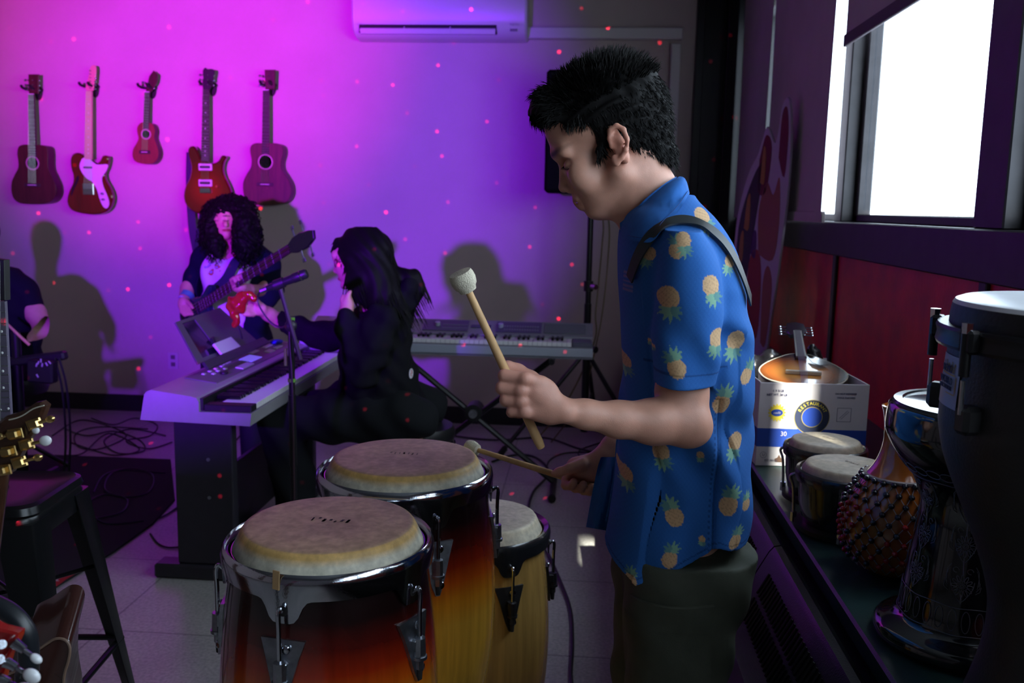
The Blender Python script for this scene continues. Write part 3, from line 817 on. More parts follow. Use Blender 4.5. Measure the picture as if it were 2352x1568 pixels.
e_ = cr.color_ramp.elements; e_[0].position = .03; e_[0].color = (.22, .02, .006, 1); e_[1].position = .2; e_[1].color = (.06, .004, .004, 1); x_ = e_.new(.12); x_.color = (.11, .006, .004, 1)
for q in ((1422, 855), (1422, 965)):
    g = MB(); c = at(*c1([q])[0], 5.836); g.box(c, (.088, .012, .044), bev=.003); pk = g.build('pickup', pearl, t4)
    g = MB(); g.box(c + Vector((0, -.007, 0)), (.07, .003, .016), bev=.001); g.build('pickup_cover', black, pk)
g = MB(); p0_ = at(*c1([(1422, 1018)])[0], 5.832); g.box(p0_, (.075, .014, .034), bev=.004); g.build('bridge', chrome, t4)
for q in ((1505, 990), (1540, 1075), (1490, 1100)): g = MB(); c = at(*c1([q])[0], 5.83); g.cyl(c, c + Vector((0, -.016, 0)), .009, .007); g.build('knob', M('amber_knob', (.4, .12, .03), .3), t4)
pegs(t4, a, d, sd, 3, 5.84, x=.030, step=.03, start=.03)
strings(t4, a, p0_, .032, .05, 6)
# its dark strap hanging down behind and below the body
g = MB(); Yp = 5.86
g.strap(spline([at(437, 350, 5.90), at(436, 420, 5.90), at(439, 490, 5.86), at(444, 540, 5.86), at(452, 585, 5.87), at(450, 640, 5.88)], 6), .05, .003, (1, .3, 0))
g.strap(spline([at(463, 490, 5.86), at(457, 530, 5.865), at(450, 580, 5.865), at(446, 640, 5.87)], 6), .03, .003, (1, .8, 0))
g.build('strap', M('dark_blue_strap', (.01, .012, .05), .7), t4)
# ================================================================== speaker on stand
sp = at(1300, 300, 5.2); sx0, sx1 = at(1252, 300, 5.2).x, at(1398, 300, 5.2).x; sz0, sz1 = at(1255, 442, 5.2).z, at(1260, 157, 5.2).z
tl = M('speaker_black', (.003, .003, .004), .85, spec=.1)
cxs = (sx0 + sx1) / 2
t = thing('loudspeaker', 'black loudspeaker on a pole behind the standing drummer', 'speaker', (cxs, 5.36, sz0))
MB().box((cxs, 5.38, (sz0 + sz1) / 2), (sx1 - sx0, .30, sz1 - sz0), bev=.015).build('cabinet', tl, t)
MB().box((cxs, 5.226, (sz0 + sz1) / 2), (sx1 - sx0 - .03, .012, sz1 - sz0 - .04), bev=.004).build('grille', M('speaker_grille', (.005, .005, .006), .8, spec=.1, bump=.6, bscale=700), t)
MB().cyl((cxs, 5.36, sz1), (cxs, 5.36, sz1 + .006), .02).build('fly_point', blackm, t)
ps = at(1356, 520, 5.36); pxs = ps.x
t = thing('speaker_stand', 'black tripod stand under the loudspeaker beside the back keyboard', 'speaker stand', (pxs, 5.36, 0))
zh = at(1358, 840, 5.36).z
g = MB(); g.cyl((pxs, 5.36, sz0 - .002), (pxs, 5.36, at(0, 660, 5.36).z), .0175); g.cyl((pxs, 5.36, at(0, 660, 5.36).z), (pxs, 5.36, .12), .022); g.build('pole', blackm, t)
kz = at(1360, 657, 5.36).z
g = MB(); g.cyl((pxs, 5.36, kz - .03), (pxs, 5.36, kz + .03), .028); g.build('collar', black, t)
g = MB(); g.cyl((pxs + .02, 5.33, kz), (pxs + .045, 5.30, kz), .016); g.build('clamp_knob', steel, t)
kz = at(1374, 800, 5.36).z
g = MB(); g.cyl((pxs, 5.36, kz - .05), (pxs, 5.36, kz + .02), .03); g.build('hub', black, t)
g = MB(); g.cyl((pxs + .02, 5.34, kz), (pxs + .055, 5.30, kz), .02); g.build('clamp_knob', black, t)
for an in (200, 320, 80):
    dx, dy = math.cos(R_(an)), math.sin(R_(an)); L = .52
    g = MB(); g.tube([(pxs + dx * .03, 5.36 + dy * .03, kz - .05), (pxs + dx * L, 5.36 + dy * L, .012)], .014, 8); lg = g.build('leg', blackm, t)
    g = MB(); g.tube([(pxs + dx * (L - .03), 5.36 + dy * (L - .03), .045), (pxs + dx * (L + .004), 5.36 + dy * (L + .004), .004)], .02, 8); g.build('rubber_foot', rubber, lg)
    g = MB(); g.tube([(pxs + dx * .02, 5.36 + dy * .02, .16), (pxs + dx * .26, 5.36 + dy * .26, (kz - .05) * .55)], .008, 6); g.build('brace', blackm, t)
cb = MB(); 
cb.tube(spline([(pxs + .02, 5.5, sz0 + .1), at(1385, 505, 5.5), at(1383, 560, 5.52), at(1376, 640, 5.5), at(1368, 720, 5.45), at(1365, 785, 5.42), (pxs - .1, 5.45, .3), (pxs - .3, 5.5, .008)], 8), .005, 6)
cb.tube(spline([(pxs + .03, 5.5, sz0 + .1), at(1398, 505, 5.5), at(1396, 600, 5.52), at(1386, 700, 5.5), at(1372, 780, 5.45), (pxs - .02, 5.46, .3), (pxs - .2, 5.5, .008)], 8), .0045, 6)
cb.tube(spline([(pxs + .02, 5.45, sz0 + .12), (pxs + .02, 5.52, sz0 + .1), (pxs + .03, 5.5, sz0 + .1)], 6), .005, 6)
tag(cb.build('speaker_cable', M('olive_cable', (.16, .13, .05), .6)), 'pair of yellowish cables hanging beside the speaker pole', 'cable')

# ================================================================== digital piano (long side along the depth of the room)
silver = M('silver_plastic', (.30, .29, .31), .35, var=.04)
PX = lambda px, py: (at(px, py, 3.1).x, at(px, py, 3.1).z)
silv2 = M('grey_panel', (.20, .19, .21), .4)
pprof = [PX(322, 964), PX(331, 906), PX(336, 899), PX(346, 895), PX(436, 910), PX(450, 914), PX(456, 922), PX(457, 946), PX(577, 950), PX(574, 979)]
Y0, Y1 = 3.10, 4.40
dpn = thing('digital_piano', 'silver digital piano with weighted keys in front of the two seated and standing musicians', 'digital piano', (pprof[0][0] + .2, (Y0 + Y1) / 2, 0))
xk0, zk0 = PX(457, 946); xk1, _ = PX(577, 950); ztop = PX(346, 895)[1]; zf = PX(436, 910)[1]; xb = PX(336, 899)[0]
# end cheeks + case
extr_y(pprof, Y0, Y0 + .012).build('end_panel', silver, dpn); extr_y(pprof, Y1 - .012, Y1).build('end_panel', silver, dpn)
extr_y(pprof, Y0 + .012, Y1 - .012).build('case', silver, dpn)
# control panel on the top
ptl = Vector((PX(352, 896)[0], 0, ztop)); ptr = Vector((PX(438, 910)[0], 0, zf)); dd = (ptr - ptl); dn = Vector((-dd.z, 0, dd.x)).normalized(); dn = dn if dn.z > 0 else -dn
ang = math.atan2(-dd.z, dd.x)
def onpanel(f, y, lift=0): return ptl + dd * f + Vector((0, y, 0)) + dn * lift
panm = M('panel_mauve_grey', (.16, .13, .16), .45)
MB().box(onpanel(.52, (Y0 + .24 + Y1 - .05) / 2, .001), (dd.length * .92, Y1 - Y0 - .29, .003), rot=(0, ang, 0), bev=.001).build('control_panel', panm, dpn)
MB().box(onpanel(.55, 3.86, .003), (dd.length * .42, .13, .004), rot=(0, ang, 0), bev=.001).build('display', M('lcd_lit', (.2, .15, .6), .3, emit=(.16, .10, .75), estr=.9), dpn)
bt = M('button_white', (.62, .60, .66), .4)
gb_ = MB(); gs = MB()
for y, f, sz in [(3.44, .3, 3), (3.47, .5, 3), (3.50, .3, 3), (3.53, .45, 3), (3.56, .3, 3), (3.59, .5, 3), (3.62, .3, 3), (3.66, .25, 3), (3.69, .25, 3), (3.72, .25, 3)]:
    gb_.box(onpanel(f, y, .004), (.013, .018, .005), rot=(0, ang, 0), bev=.001)
gb_.build('buttons', bt, dpn)
for y, f, w, l in [(3.70, .80, .035, .13), (4.0, .28, .022, .09), (4.08, .62, .03, .07), (4.18, .28, .02, .10), (4.2, .6, .02, .09)]:
    gs.box(onpanel(f, y, .004), (w, l, .005), rot=(0, ang, 0), bev=.001)
gs.build('button_row', bt, dpn)
g = MB(); c = onpanel(.72, 3.50, .004); g.cyl(c, c + Vector((0, 0, .008)), .016); g.build('volume_knob', black, dpn)
# fallboard, key blocks, keys
kz = zk0 + .001
MB().box(((PX(457, 922)[0] + xk0) / 2 + .004, (Y0 + Y1) / 2, (zf + zk0) / 2 - .003), (.012, Y1 - Y0 - .03, zf - zk0 - .012), bev=.001).build('fallboard', black, dpn)
kb0, kb1 = Y0 + .07, Y1 - .07
xw0, xw1 = xk0 + .012, xk1 - .004; hk = .022
for ya, yb in ((Y0 + .013, kb0 - .002), (kb1 + .002, Y1 - .013)):
    MB().box(((xw0 + xw1) / 2, (ya + yb) / 2, kz + .012), (xw1 - xw0, yb - ya, .026), bev=.003).build('key_block', black, dpn)
wk = (kb1 - kb0) / 52; whk = M('ivory_key', (.75, .74, .76), .25)
order = [0, 1, 2, 3, 4, 5, 6]  # A B C D E F G
key = MB().box((0, 0, 0), (xw1 - xw0 - .05, wk - .0012, hk), bev=.001); first = None
def key_copies(n, pos, make, name, mat, parent):
    first = None
    for i in range(n):
        p = pos(i)
        if p is None: continue
        if first is None:
            first = make().build(name, mat, parent, local=True); first.location = p
        else:
            c = first.copy(); COL.objects.link(c); c.parent = parent; c.location = p
base = root_loc(dpn)
key_copies(52, lambda i: Vector(((xw0 + xw1) / 2 + .024, kb0 + wk * (i + .5), kz + hk / 2 + .003)) - base, lambda: MB().box((0, 0, 0), (xw1 - xw0 - .048, wk - .0012, hk), bev=.0012), 'white_key', whk, dpn)
MB().box((xw0 + .026, (kb0 + kb1) / 2, kz + .008), (.052, kb1 - kb0, .012), bev=.001).build('key_slip', black, dpn)
def bpos(i):
    # keys from the far (left hand) end: seen from the player, pitch rises towards the camera's far side
    if (i % 7) in (1, 4): return None
    return Vector((xw0 + .055, kb1 - wk * (i + 1), kz + hk + .010)) - base
key_copies(51, bpos, lambda: MB().box((0, 0, 0), (.092, .011, .016), bev=.003), 'black_key', M('black_key_gloss', (.008, .008, .008), .2), dpn)
# stand: panels, feet, stretcher
stm = M('piano_stand_dark', (.022, .020, .028), .4, var=.1)
for yy in (3.27, 4.30):
    xa, xb_ = at(390, 1100, 3.2).x, at(524, 1100, 3.2).x
    sdp = MB().box(((xa + xb_) / 2, yy, .37), (xb_ - xa, .05, .62), bev=.004).build('side_panel', stm, dpn)
    MB().box(((xa + xb_) / 2 - .035, yy, .03), (.34, .085, .058), bev=.008).build('foot', stm, dpn)
    g = MB()
    for z in (.33, .48): g.cyl(((xa + xb_) / 2 + .02, yy - .025, z), ((xa + xb_) / 2 + .02, yy - .029, z), .007)
    g.build('screw_caps', steel, sdp)
MB().box((-1.44, 3.78, .22), (.02, .98, .30), bev=.002).build('back_board', stm, dpn)
# music rest: frame standing on the rear edge, window of smoked plastic at the near end
rb0 = at(452, 838, 3.36); rb1 = at(586, 782, 3.97); rt0 = at(400, 742, 3.42); rt1 = at(502, 708, 3.93)
def quadslab(mb, p, t):
    nn = (p[1] - p[0]).cross(p[3] - p[0]).normalized() * t
    vs = [q for q in p] + [q + nn for q in p]
    return mb.add(vs, [[0, 1, 2, 3], [7, 6, 5, 4], [0, 4, 5, 1], [1, 5, 6, 2], [2, 6, 7, 3], [3, 7, 4, 0]])
def rp(u, v): return (rb0 * (1 - u) + rb1 * u) * (1 - v) + (rt0 * (1 - u) + rt1 * u) * v
g = MB(); 
for (u0, u1, v0, v1) in ((0, 1, 0, .08), (0, 1, .93, 1), (0, .10, .08, .93), (.36, 1, .08, .93)):
    quadslab(g, [rp(u0, v0), rp(u1, v0), rp(u1, v1), rp(u0, v1)], .007)
rest = g.build('music_rest', M('music_rest_grey', (.075, .08, .08), .5), dpn)
g = MB(); quadslab(g, [rp(.10, .08), rp(.36, .08), rp(.36, .93), rp(.10, .93)], .003); g.build('smoked_window', M('smoked_plastic', (.01, .01, .03), .15), rest)
g = MB(); quadslab(g, [rp(-.02, -.12) + Vector((.035, 0, 0)), rp(1.03, -.12) + Vector((.035, 0, 0)), rp(1.03, .05) + Vector((.03, 0, .0)), rp(-.02, .05) + Vector((.03, 0, 0))], .012); g.build('ledge', M('music_rest_dark', (.03, .035, .035), .5), rest)
# notebook / phone on the rest
nb = [at(494, 781, 3.62), at(536, 767, 3.80), at(551, 789, 3.80), at(509, 807, 3.62)]
nb = [rp(.28, .30) + Vector((.03, 0, .01)), rp(.60, .30) + Vector((.03, 0, .01)), rp(.60, -.03) + Vector((.045, 0, 0)), rp(.28, -.03) + Vector((.045, 0, 0))]
g = MB(); quadslab(g, nb, .010); tag(g.build('notepad', M('paper_white', (.62, .66, .64), .7)), 'small white notepad leaning on the music rest of the piano', 'notepad')
g = MB(); c = at(493, 790, 3.60); g.box(c + Vector((0, 0, -.005)), (.012, .03, .07), rot=(.2, -.25, 0), bev=.004); tag(g.build('phone', M('phone_dark', (.02, .012, .03), .2)), 'dark phone with pinkish edge standing behind the white notepad', 'phone')
g = MB(); c = onpanel(.35, 4.28, .012); g.sphere(c, (.03, .05, .010), 12); g.sphere(c + Vector((.01, -.03, .004)), (.02, .02, .008), 10)
tag(g.build('blue_cloth', M('blue_cloth', (.02, .03, .55), .8)), 'small bright blue cloth lying on top of the digital piano', 'cloth')
# piano stool
t = thing('piano_stool', 'round black stool with a chrome rim under the seated keyboard player', 'stool', (-.70, 3.74, 0))
MB().lathe([(.001, .455), (.16, .455), (.172, .47), (.176, .50), (.165, .525), (.10, .535), (.001, .535)], 36, T=TR((-.70, 3.74, 0))).build('seat', M('black_vinyl', (.012, .012, .013), .4), t)
MB().lathe([(.12, .440), (.170, .440), (.178, .448), (.170, .456), (.12, .456)], 36, T=TR((-.70, 3.74, 0))).build('seat_rim', chrome, t)
MB().cyl((-.70, 3.74, .10), (-.70, 3.74, .445), .022).build('column', blackm, t)
for k in range(4):
    an = R_(45 + 90 * k); MB().tube([(-.70, 3.74, .14), (-.70 + .25 * math.cos(an), 3.74 + .25 * math.sin(an), .014)], .013, 8).build('leg', blackm, t)

# ================================================================== microphone on boom stand in front of the piano
YM = 2.98
mt = at(668, 733, YM); mb_ = mt.copy(); mb_.z = 0
t = thing('microphone_stand', 'black boom microphone stand in front of the piano keys', 'microphone stand', (mt.x, YM, 0))
g = MB(); g.cyl((mt.x, YM, .05), (mt.x, YM, mt.z), .0105); g.build('pole', blackm, t)
g = MB(); g.cyl((mt.x, YM, .55), (mt.x, YM, .80), .013); g.build('lower_tube', blackm, t)
for z_, nm in ((at(668, 733, YM).z, 1), (at(674, 873, YM).z, 2)): MB().cyl((mt.x, YM, z_ - .006), (mt.x, YM, z_ + .006), .0135).build('tape_band', M('green_tape', (.12, .35, .03), .6), t)
g = MB(); g.cyl((mt.x - .02, YM, mt.z - .10), (mt.x - .02, YM, mt.z - .16), .006); g.build('boom_lock', M('green_tape'), t)
g = MB(); ba = at(641, 652, YM - .03); bb_ = at(690, 826, YM - .03); g.tube([ba, bb_], .008, 8); g.build('boom', M('boom_metal', (.05, .03, .05), .35, .6), t)
g = MB(); hb_ = at(668, 748, YM - .015); g.sphere(hb_, .022, 10); g.build('swivel', black, t)
for an in (90, 210, 330):
    g = MB(); g.tube([(mt.x, YM, .09), (mt.x + .26 * math.cos(R_(an)), YM + .26 * math.sin(R_(an)), .012)], .009, 8); g.build('leg', blackm, t)
m0, m1 = at(612, 663, YM - .04), at(714, 624, YM - .04); md = (m1 - m0).normalized()
t = thing('microphone', 'black handheld microphone clipped to the boom stand', 'microphone', m0 - Vector((0, 0, .02)))
g = MB(); g.tube([m0, m0 + md * .02, m0 + md * .10], [.009, .0115, .015], 14); g.build('handle', M('mic_body', (.03, .03, .035), .3, .5), t)
g = MB(); g.tube([m0 + md * .095, m0 + md * .10, m0 + md * .145, m0 + md * .150], [.014, .0165, .0165, .013], 14); g.build('grille', black, t)
MB().tube([m0 + md * .125, m0 + md * .130], .0175, 14).build('ring', chrome, t)
g = MB(); g.tube([m0 - md * .022, m0 + md * .002], .0095, 10); g.build('connector', steel, t)
g = MB(); g.tube([m0 + md * .03, m0 + md * .065], .0175, 12); g.build('clip', black, t)
g = MB(); g.tube(spline([m0 - md * .022, at(592, 682, YM), at(597, 705, YM), at(620, 738, YM), at(645, 752, YM), at(662, 750, YM - .02), at(666, 800, YM - .02), at(672, 900, YM - .02), (mt.x + .01, YM - .02, .3), (mt.x + .06, YM - .1, .008), (mt.x + .2, YM - .3, .006)], 8), .0032, 6)
tag(g.build('microphone_cable', M('mic_cable', (.03, .012, .02), .5)), 'thin dark cable running from the microphone down its stand', 'cable')

# ================================================================== second keyboard on its X stand
KY0, KY1 = 4.42, 4.74
kx0, kx1 = at(690, 822, KY0).x, at(1361, 822, KY0).x
fz0, fz1 = at(1361, 826, KY0).z, at(1361, 800, KY0).z
kb = thing('keyboard', 'grey electronic keyboard on the X stand behind the seated player', 'keyboard', ((kx0 + kx1) / 2, 4.58, fz0))
zb_ = at(1358, 742, KY1).z
kp = [(KY0, fz0), (KY0, fz1 - .004), (KY0 + .004, fz1), (KY0 + .02, fz1 + .002), (KY0 + .165, fz1 + .002), (KY0 + .17, fz1 + .030), (KY1 - .01, zb_), (KY1, zb_ - .01), (KY1, fz0 + .01), (KY1 - .01, fz0)]
kgr = M('keyboard_grey', (.20, .20, .24), .4)
extr_x(kp, kx0, kx1).build('case', kgr, kb)
MB().box(((kx0 + kx1) / 2, KY0 - .004, (fz0 + fz1) / 2 + .004), (kx1 - kx0, .010, (fz1 - fz0) - .014), bev=.002).build('front_rail', M('keyboard_silver', (.42, .46, .55), .3, .2), kb)
ek = .105
for xa, xb_ in ((kx0 + .003, kx0 + ek - .003), (kx1 - ek + .003, kx1 - .003)):
    MB().box(((xa + xb_) / 2, KY0 + .09, fz1 + .012), (xb_ - xa, .15, .024), bev=.003).build('key_block', M('keyboard_dark', (.10, .10, .15), .4), kb)
kk0, kk1 = kx0 + ek, kx1 - ek; nw = 52; wkk = (kk1 - kk0) / nw; base = root_loc(kb)
key_copies(nw, lambda i: Vector((kk0 + wkk * (i + .5), KY0 + .085, fz1 + .012)) - base, lambda: MB().box((0, 0, 0), (wkk - .0016, .14, .020), bev=.0012), 'white_key', whk, kb)
key_copies(nw - 1, lambda i: None if (i % 7) in (1, 4) else Vector((kk0 + wkk * (i + 1), KY0 + .115, fz1 + .028)) - base, lambda: MB().box((0, 0, 0), (.012, .085, .014), bev=.002), 'black_key', M('black_key_gloss'), kb)
pa = Vector((0, KY0 + .175, fz1 + .033)); pb_ = Vector((0, KY1 - .015, zb_ + .001)); an_ = math.atan2(pb_.z - pa.z, pb_.y - pa.y); Lp = (pb_ - pa).length
def kpan(xa, xb_, f0, f1, mat, name, lift=.002, par=kb):
    c = pa + (pb_ - pa) * (f0 + f1) / 2; return MB().box(((xa + xb_) / 2, c.y, c.z + lift), (xb_ - xa, Lp * (f1 - f0), .004), rot=(an_, 0, 0), bev=.001).build(name, mat, par)
W = kx1 - kx0
p_ = M('keyboard_panel_violet', (.09, .07, .17), .4)
kpan(kx0 + W * .40, kx0 + W * .56, .12, .88, p_, 'button_panel'); kpan(kx0 + W * .66, kx0 + W * .82, .12, .88, p_, 'button_panel')
kpan(kx0 + W * .57, kx0 + W * .64, .40, .60, M('lcd_dark', (.05, .06, .10), .2), 'display', .003)
kpan(kx0 + W * .10, kx0 + W * .36, .2, .8, p_, 'button_panel'); kpan(kx0 + W * .83, kx0 + W * .975, .15, .85, M('speaker_cloth_grey', (.12, .13, .16), .8, bump=.5, bscale=900), 'speaker_grille')
for f in (.45, .675, .2):
    c = pa + (pb_ - pa) * .5; g = MB(); g.cyl((kx0 + W * f, c.y, c.z), (kx0 + W * f, c.y - .004, c.z + .02), .014); g.build('knob', M('keyboard_silver'), kb)
g = MB()
for i in range(14):
    for f0 in (.3, .55): c = pa + (pb_ - pa) * f0; g.box((kx0 + W * (.69 + .009 * i), c.y, c.z + .004), (.008, .014, .005), bev=.001); g.box((kx0 + W * (.47 + .0065 * i), c.y, c.z + .004), (.006, .014, .005), bev=.001)
g.build('buttons', M('keyboard_button', (.22, .21, .32), .4), kb)
# X stand
xs = thing('keyboard_stand', 'black folding X stand under the back keyboard', 'keyboard stand', (at(1090, 940, 4.58).x, 4.58, 0))
cxx, czz = at(1090, 940, 4.58).x, at(1090, 940, 4.58).z; ztp = fz0 - .022
for sg, yo in ((1, -.02), (-1, .02)):
    dx = .40; zt_ = ztp - .005
    top = Vector((cxx + sg * dx, 4.58 + yo, zt_)); bot = Vector((cxx - sg * dx * 1.05, 4.58 + yo, .03))
    MB().tube([top, bot], .0155, 8).build('cross_bar', blackm, xs)
    MB().tube([Vector((top.x, 4.40, ztp + .006)), Vector((top.x, 4.74, ztp + .006))], .0155, 8).build('support_arm', blackm, xs)
    ft = MB(); ft.tube([Vector((bot.x, 4.36, .018)), Vector((bot.x, 4.80, .018))], .016, 8); fo = ft.build('foot_bar', blackm, xs)
    for yy in (4.355, 4.805): MB().tube([(bot.x, yy - .012, .020), (bot.x, yy + .012, .020)], .020, 8).build('rubber_foot', rubber, fo)
MB().cyl((cxx, 4.52, czz - .008), (cxx, 4.64, czz - .008), .045).build('locking_disc', black, xs)
MB().cyl((cxx, 4.50, czz - .008), (cxx, 4.52, czz - .008), .022).build('locking_knob', steel, xs)
# ================================================================== congas
def shell_mat(name, z0, stops, rough=.12, coat=1.0, nst=22, grain=.18):
    m = bpy.data.materials.new(name); m.use_nodes = True; n = m.node_tree; b = n.nodes['Principled BSDF']; L = n.links.new
    b.inputs['Roughness'].default_value = rough + .15; b.inputs['Coat Weight'].default_value = coat; b.inputs['Coat Roughness'].default_value = .06
    tc = n.nodes.new('ShaderNodeTexCoord'); sx = n.nodes.new('ShaderNodeSeparateXYZ'); L(tc.outputs['Object'], sx.inputs[0])
    mr = n.nodes.new('ShaderNodeMapRange'); mr.inputs[1].default_value = z0 - .5; mr.inputs[2].default_value = z0; L(sx.outputs[2], mr.inputs[0])
    cr = n.nodes.new('ShaderNodeValToRGB'); el = cr.color_ramp.elements
    st = sorted([(1 + d / .5, c) for d, c in stops])
    el[0].position, el[0].color = st[0][0], (*st[0][1], 1); el[1].position, el[1].color = st[-1][0], (*st[-1][1], 1)
    for p, c in st[1:-1]: e = el.new(p); e.color = (*c, 1)
    nz = n.nodes.new('ShaderNodeTexNoise'); nz.inputs['Scale'].default_value = 9; nz.inputs['Detail'].default_value = 3; L(tc.outputs['Object'], nz.inputs['Vector'])
    md = n.nodes.new('ShaderNodeMath'); md.operation = 'MULTIPLY_ADD'; md.inputs[1].default_value = .05; md.inputs[2].default_value = -.025
    L(nz.outputs['Fac'], md.inputs[0]); ad = n.nodes.new('ShaderNodeMath'); L(mr.outputs[0], ad.inputs[0]); L(md.outputs[0], ad.inputs[1]); L(ad.outputs[0], cr.inputs[0])
    at2 = n.nodes.new('ShaderNodeMath'); at2.operation = 'ARCTAN2'; L(sx.outputs[1], at2.inputs[0]); L(sx.outputs[0], at2.inputs[1])
    mu = n.nodes.new('ShaderNodeMath'); mu.operation = 'MULTIPLY'; mu.inputs[1].default_value = nst / (2 * math.pi); L(at2.outputs[0], mu.inputs[0])
    fl = n.nodes.new('ShaderNodeMath'); fl.operation = 'FLOOR'; L(mu.outputs[0], fl.inputs[0])
    wn_ = n.nodes.new('ShaderNodeTexWhiteNoise'); wn_.noise_dimensions = '1D'; L(fl.outputs[0], wn_.inputs['W'])
    m2 = n.nodes.new('ShaderNodeMapRange'); m2.inputs[3].default_value = .80; m2.inputs[4].default_value = 1.18; L(wn_.outputs['Value'], m2.inputs[0])
    mp = n.nodes.new('ShaderNodeMapping'); mp.inputs['Scale'].default_value = (40, 40, 2.5); L(tc.outputs['Object'], mp.inputs['Vector'])
    n3 = n.nodes.new('ShaderNodeTexNoise'); n3.inputs['Scale'].default_value = 1.6; n3.inputs['Detail'].default_value = 6; L(mp.outputs[0], n3.inputs['Vector'])
    m3 = n.nodes.new('ShaderNodeMapRange'); m3.inputs[1].default_value = .3; m3.inputs[2].default_value = .7; m3.inputs[3].default_value = 1 - grain; m3.inputs[4].default_value = 1 + grain; L(n3.outputs['Fac'], m3.inputs[0])
    mm = n.nodes.new('ShaderNodeMath'); mm.operation = 'MULTIPLY'; L(m2.outputs[0], mm.inputs[0]); L(m3.outputs[0], mm.inputs[1])
    sc = n.nodes.new('ShaderNodeVectorMath'); sc.operation = 'SCALE'; L(cr.outputs[0], sc.inputs[0]); L(mm.outputs[0], sc.inputs['Scale']); L(sc.outputs[0], b.inputs['Base Color'])
    return m
def skin_mat(name, flat, side, edge, rf, logo=None):
    # rawhide head: mottled flat, ochre worn roll, pale side - by radius from the drum's axis
    m = bpy.data.materials.new(name); m.use_nodes = True; n = m.node_tree; b = n.nodes['Principled BSDF']; L = n.links.new; b.inputs['Roughness'].default_value = .55
    tc = n.nodes.new('ShaderNodeTexCoord'); sx = n.nodes.new('ShaderNodeSeparateXYZ'); L(tc.outputs['Object'], sx.inputs[0]); cb = n.nodes.new('ShaderNodeCombineXYZ'); L(sx.outputs[0], cb.inputs[0]); L(sx.outputs[1], cb.inputs[1])
    ln = n.nodes.new('ShaderNodeVectorMath'); ln.operation = 'LENGTH'; L(cb.outputs[0], ln.inputs[0])
    mr = n.nodes.new('ShaderNodeMapRange'); mr.inputs[1].default_value = 0; mr.inputs[2].default_value = rf * 1.3; L(ln.outputs['Value'], mr.inputs[0])
    cr = n.nodes.new('ShaderNodeValToRGB'); el = cr.color_ramp.elements; el[0].position = .70; el[0].color = (*flat, 1); el[1].position = .815; el[1].color = (*side, 1)
    for p, c in ((.742, flat), (.762, edge), (.785, edge)): e = el.new(p); e.color = (*c, 1)
    L(mr.outputs[0], cr.inputs[0])
    nz = n.nodes.new('ShaderNodeTexNoise'); nz.inputs['Scale'].default_value = 14; nz.inputs['Detail'].default_value = 7; nz.inputs['Roughness'].default_value = .65; L(tc.outputs['Object'], nz.inputs['Vector'])
    m3 = n.nodes.new('ShaderNodeMapRange'); m3.inputs[1].default_value = .3; m3.inputs[2].default_value = .7; m3.inputs[3].default_value = .78; m3.inputs[4].default_value = 1.22; L(nz.outputs['Fac'], m3.inputs[0])
    sp = n.nodes.new('ShaderNodeTexNoise'); sp.inputs['Scale'].default_value = 75; sp.inputs['Detail'].default_value = 4; L(tc.outputs['Object'], sp.inputs['Vector'])
    m4 = n.nodes.new('ShaderNodeMapRange'); m4.inputs[1].default_value = .35; m4.inputs[2].default_value = .7; m4.inputs[3].default_value = .9; m4.inputs[4].default_value = 1.25; L(sp.outputs['Fac'], m4.inputs[0])
    mm = n.nodes.new('ShaderNodeMath'); mm.operation = 'MULTIPLY'; L(m3.outputs[0], mm.inputs[0]); L(m4.outputs[0], mm.inputs[1])
    sc = n.nodes.new('ShaderNodeVectorMath'); sc.operation = 'SCALE'; L(cr.outputs[0], sc.inputs[0]); L(mm.outputs[0], sc.inputs['Scale']); L(sc.outputs[0], b.inputs['Base Color'])
    bp = n.nodes.new('ShaderNodeBump'); bp.inputs['Strength'].default_value = .25; bp.inputs['Distance'].default_value = .002; L(sp.outputs['Fac'], bp.inputs['Height']); L(bp.outputs[0], b.inputs['Normal'])
    return m
def scribble(name, par, c, w, h, rot, mat, seed, z):
    # faded printed brand mark on the skin: small irregular glyph strokes
    rnd = random.Random(seed); g = MB(); n = 7
    M_ = Matrix.Rotation(rot, 4, 'Z')
    for i in range(n):
        x0 = (i / (n - 1) - .5) * w
        pts = [Vector((x0 + rnd.uniform(-.1, .1) * w / n, (rnd.random() - .5) * h, 0)) for _ in range(4)]
        pts = spline(pts, 4); th = w * .028 * rnd.uniform(.6, 1.5)
        for k in range(len(pts) - 1):
            a, b_ = pts[k], pts[k + 1]; d = (b_ - a)
            if d.length < 1e-6: continue
            nn = Vector((-d.y, d.x, 0)).normalized() * th
            q = [a - nn, a + nn, b_ + nn, b_ - nn]
            g.add([M_ @ p + Vector((c[0], c[1], z)) for p in q], [[0, 1, 2, 3]])
    return g.build(name, mat, par, local=True, smooth=0)
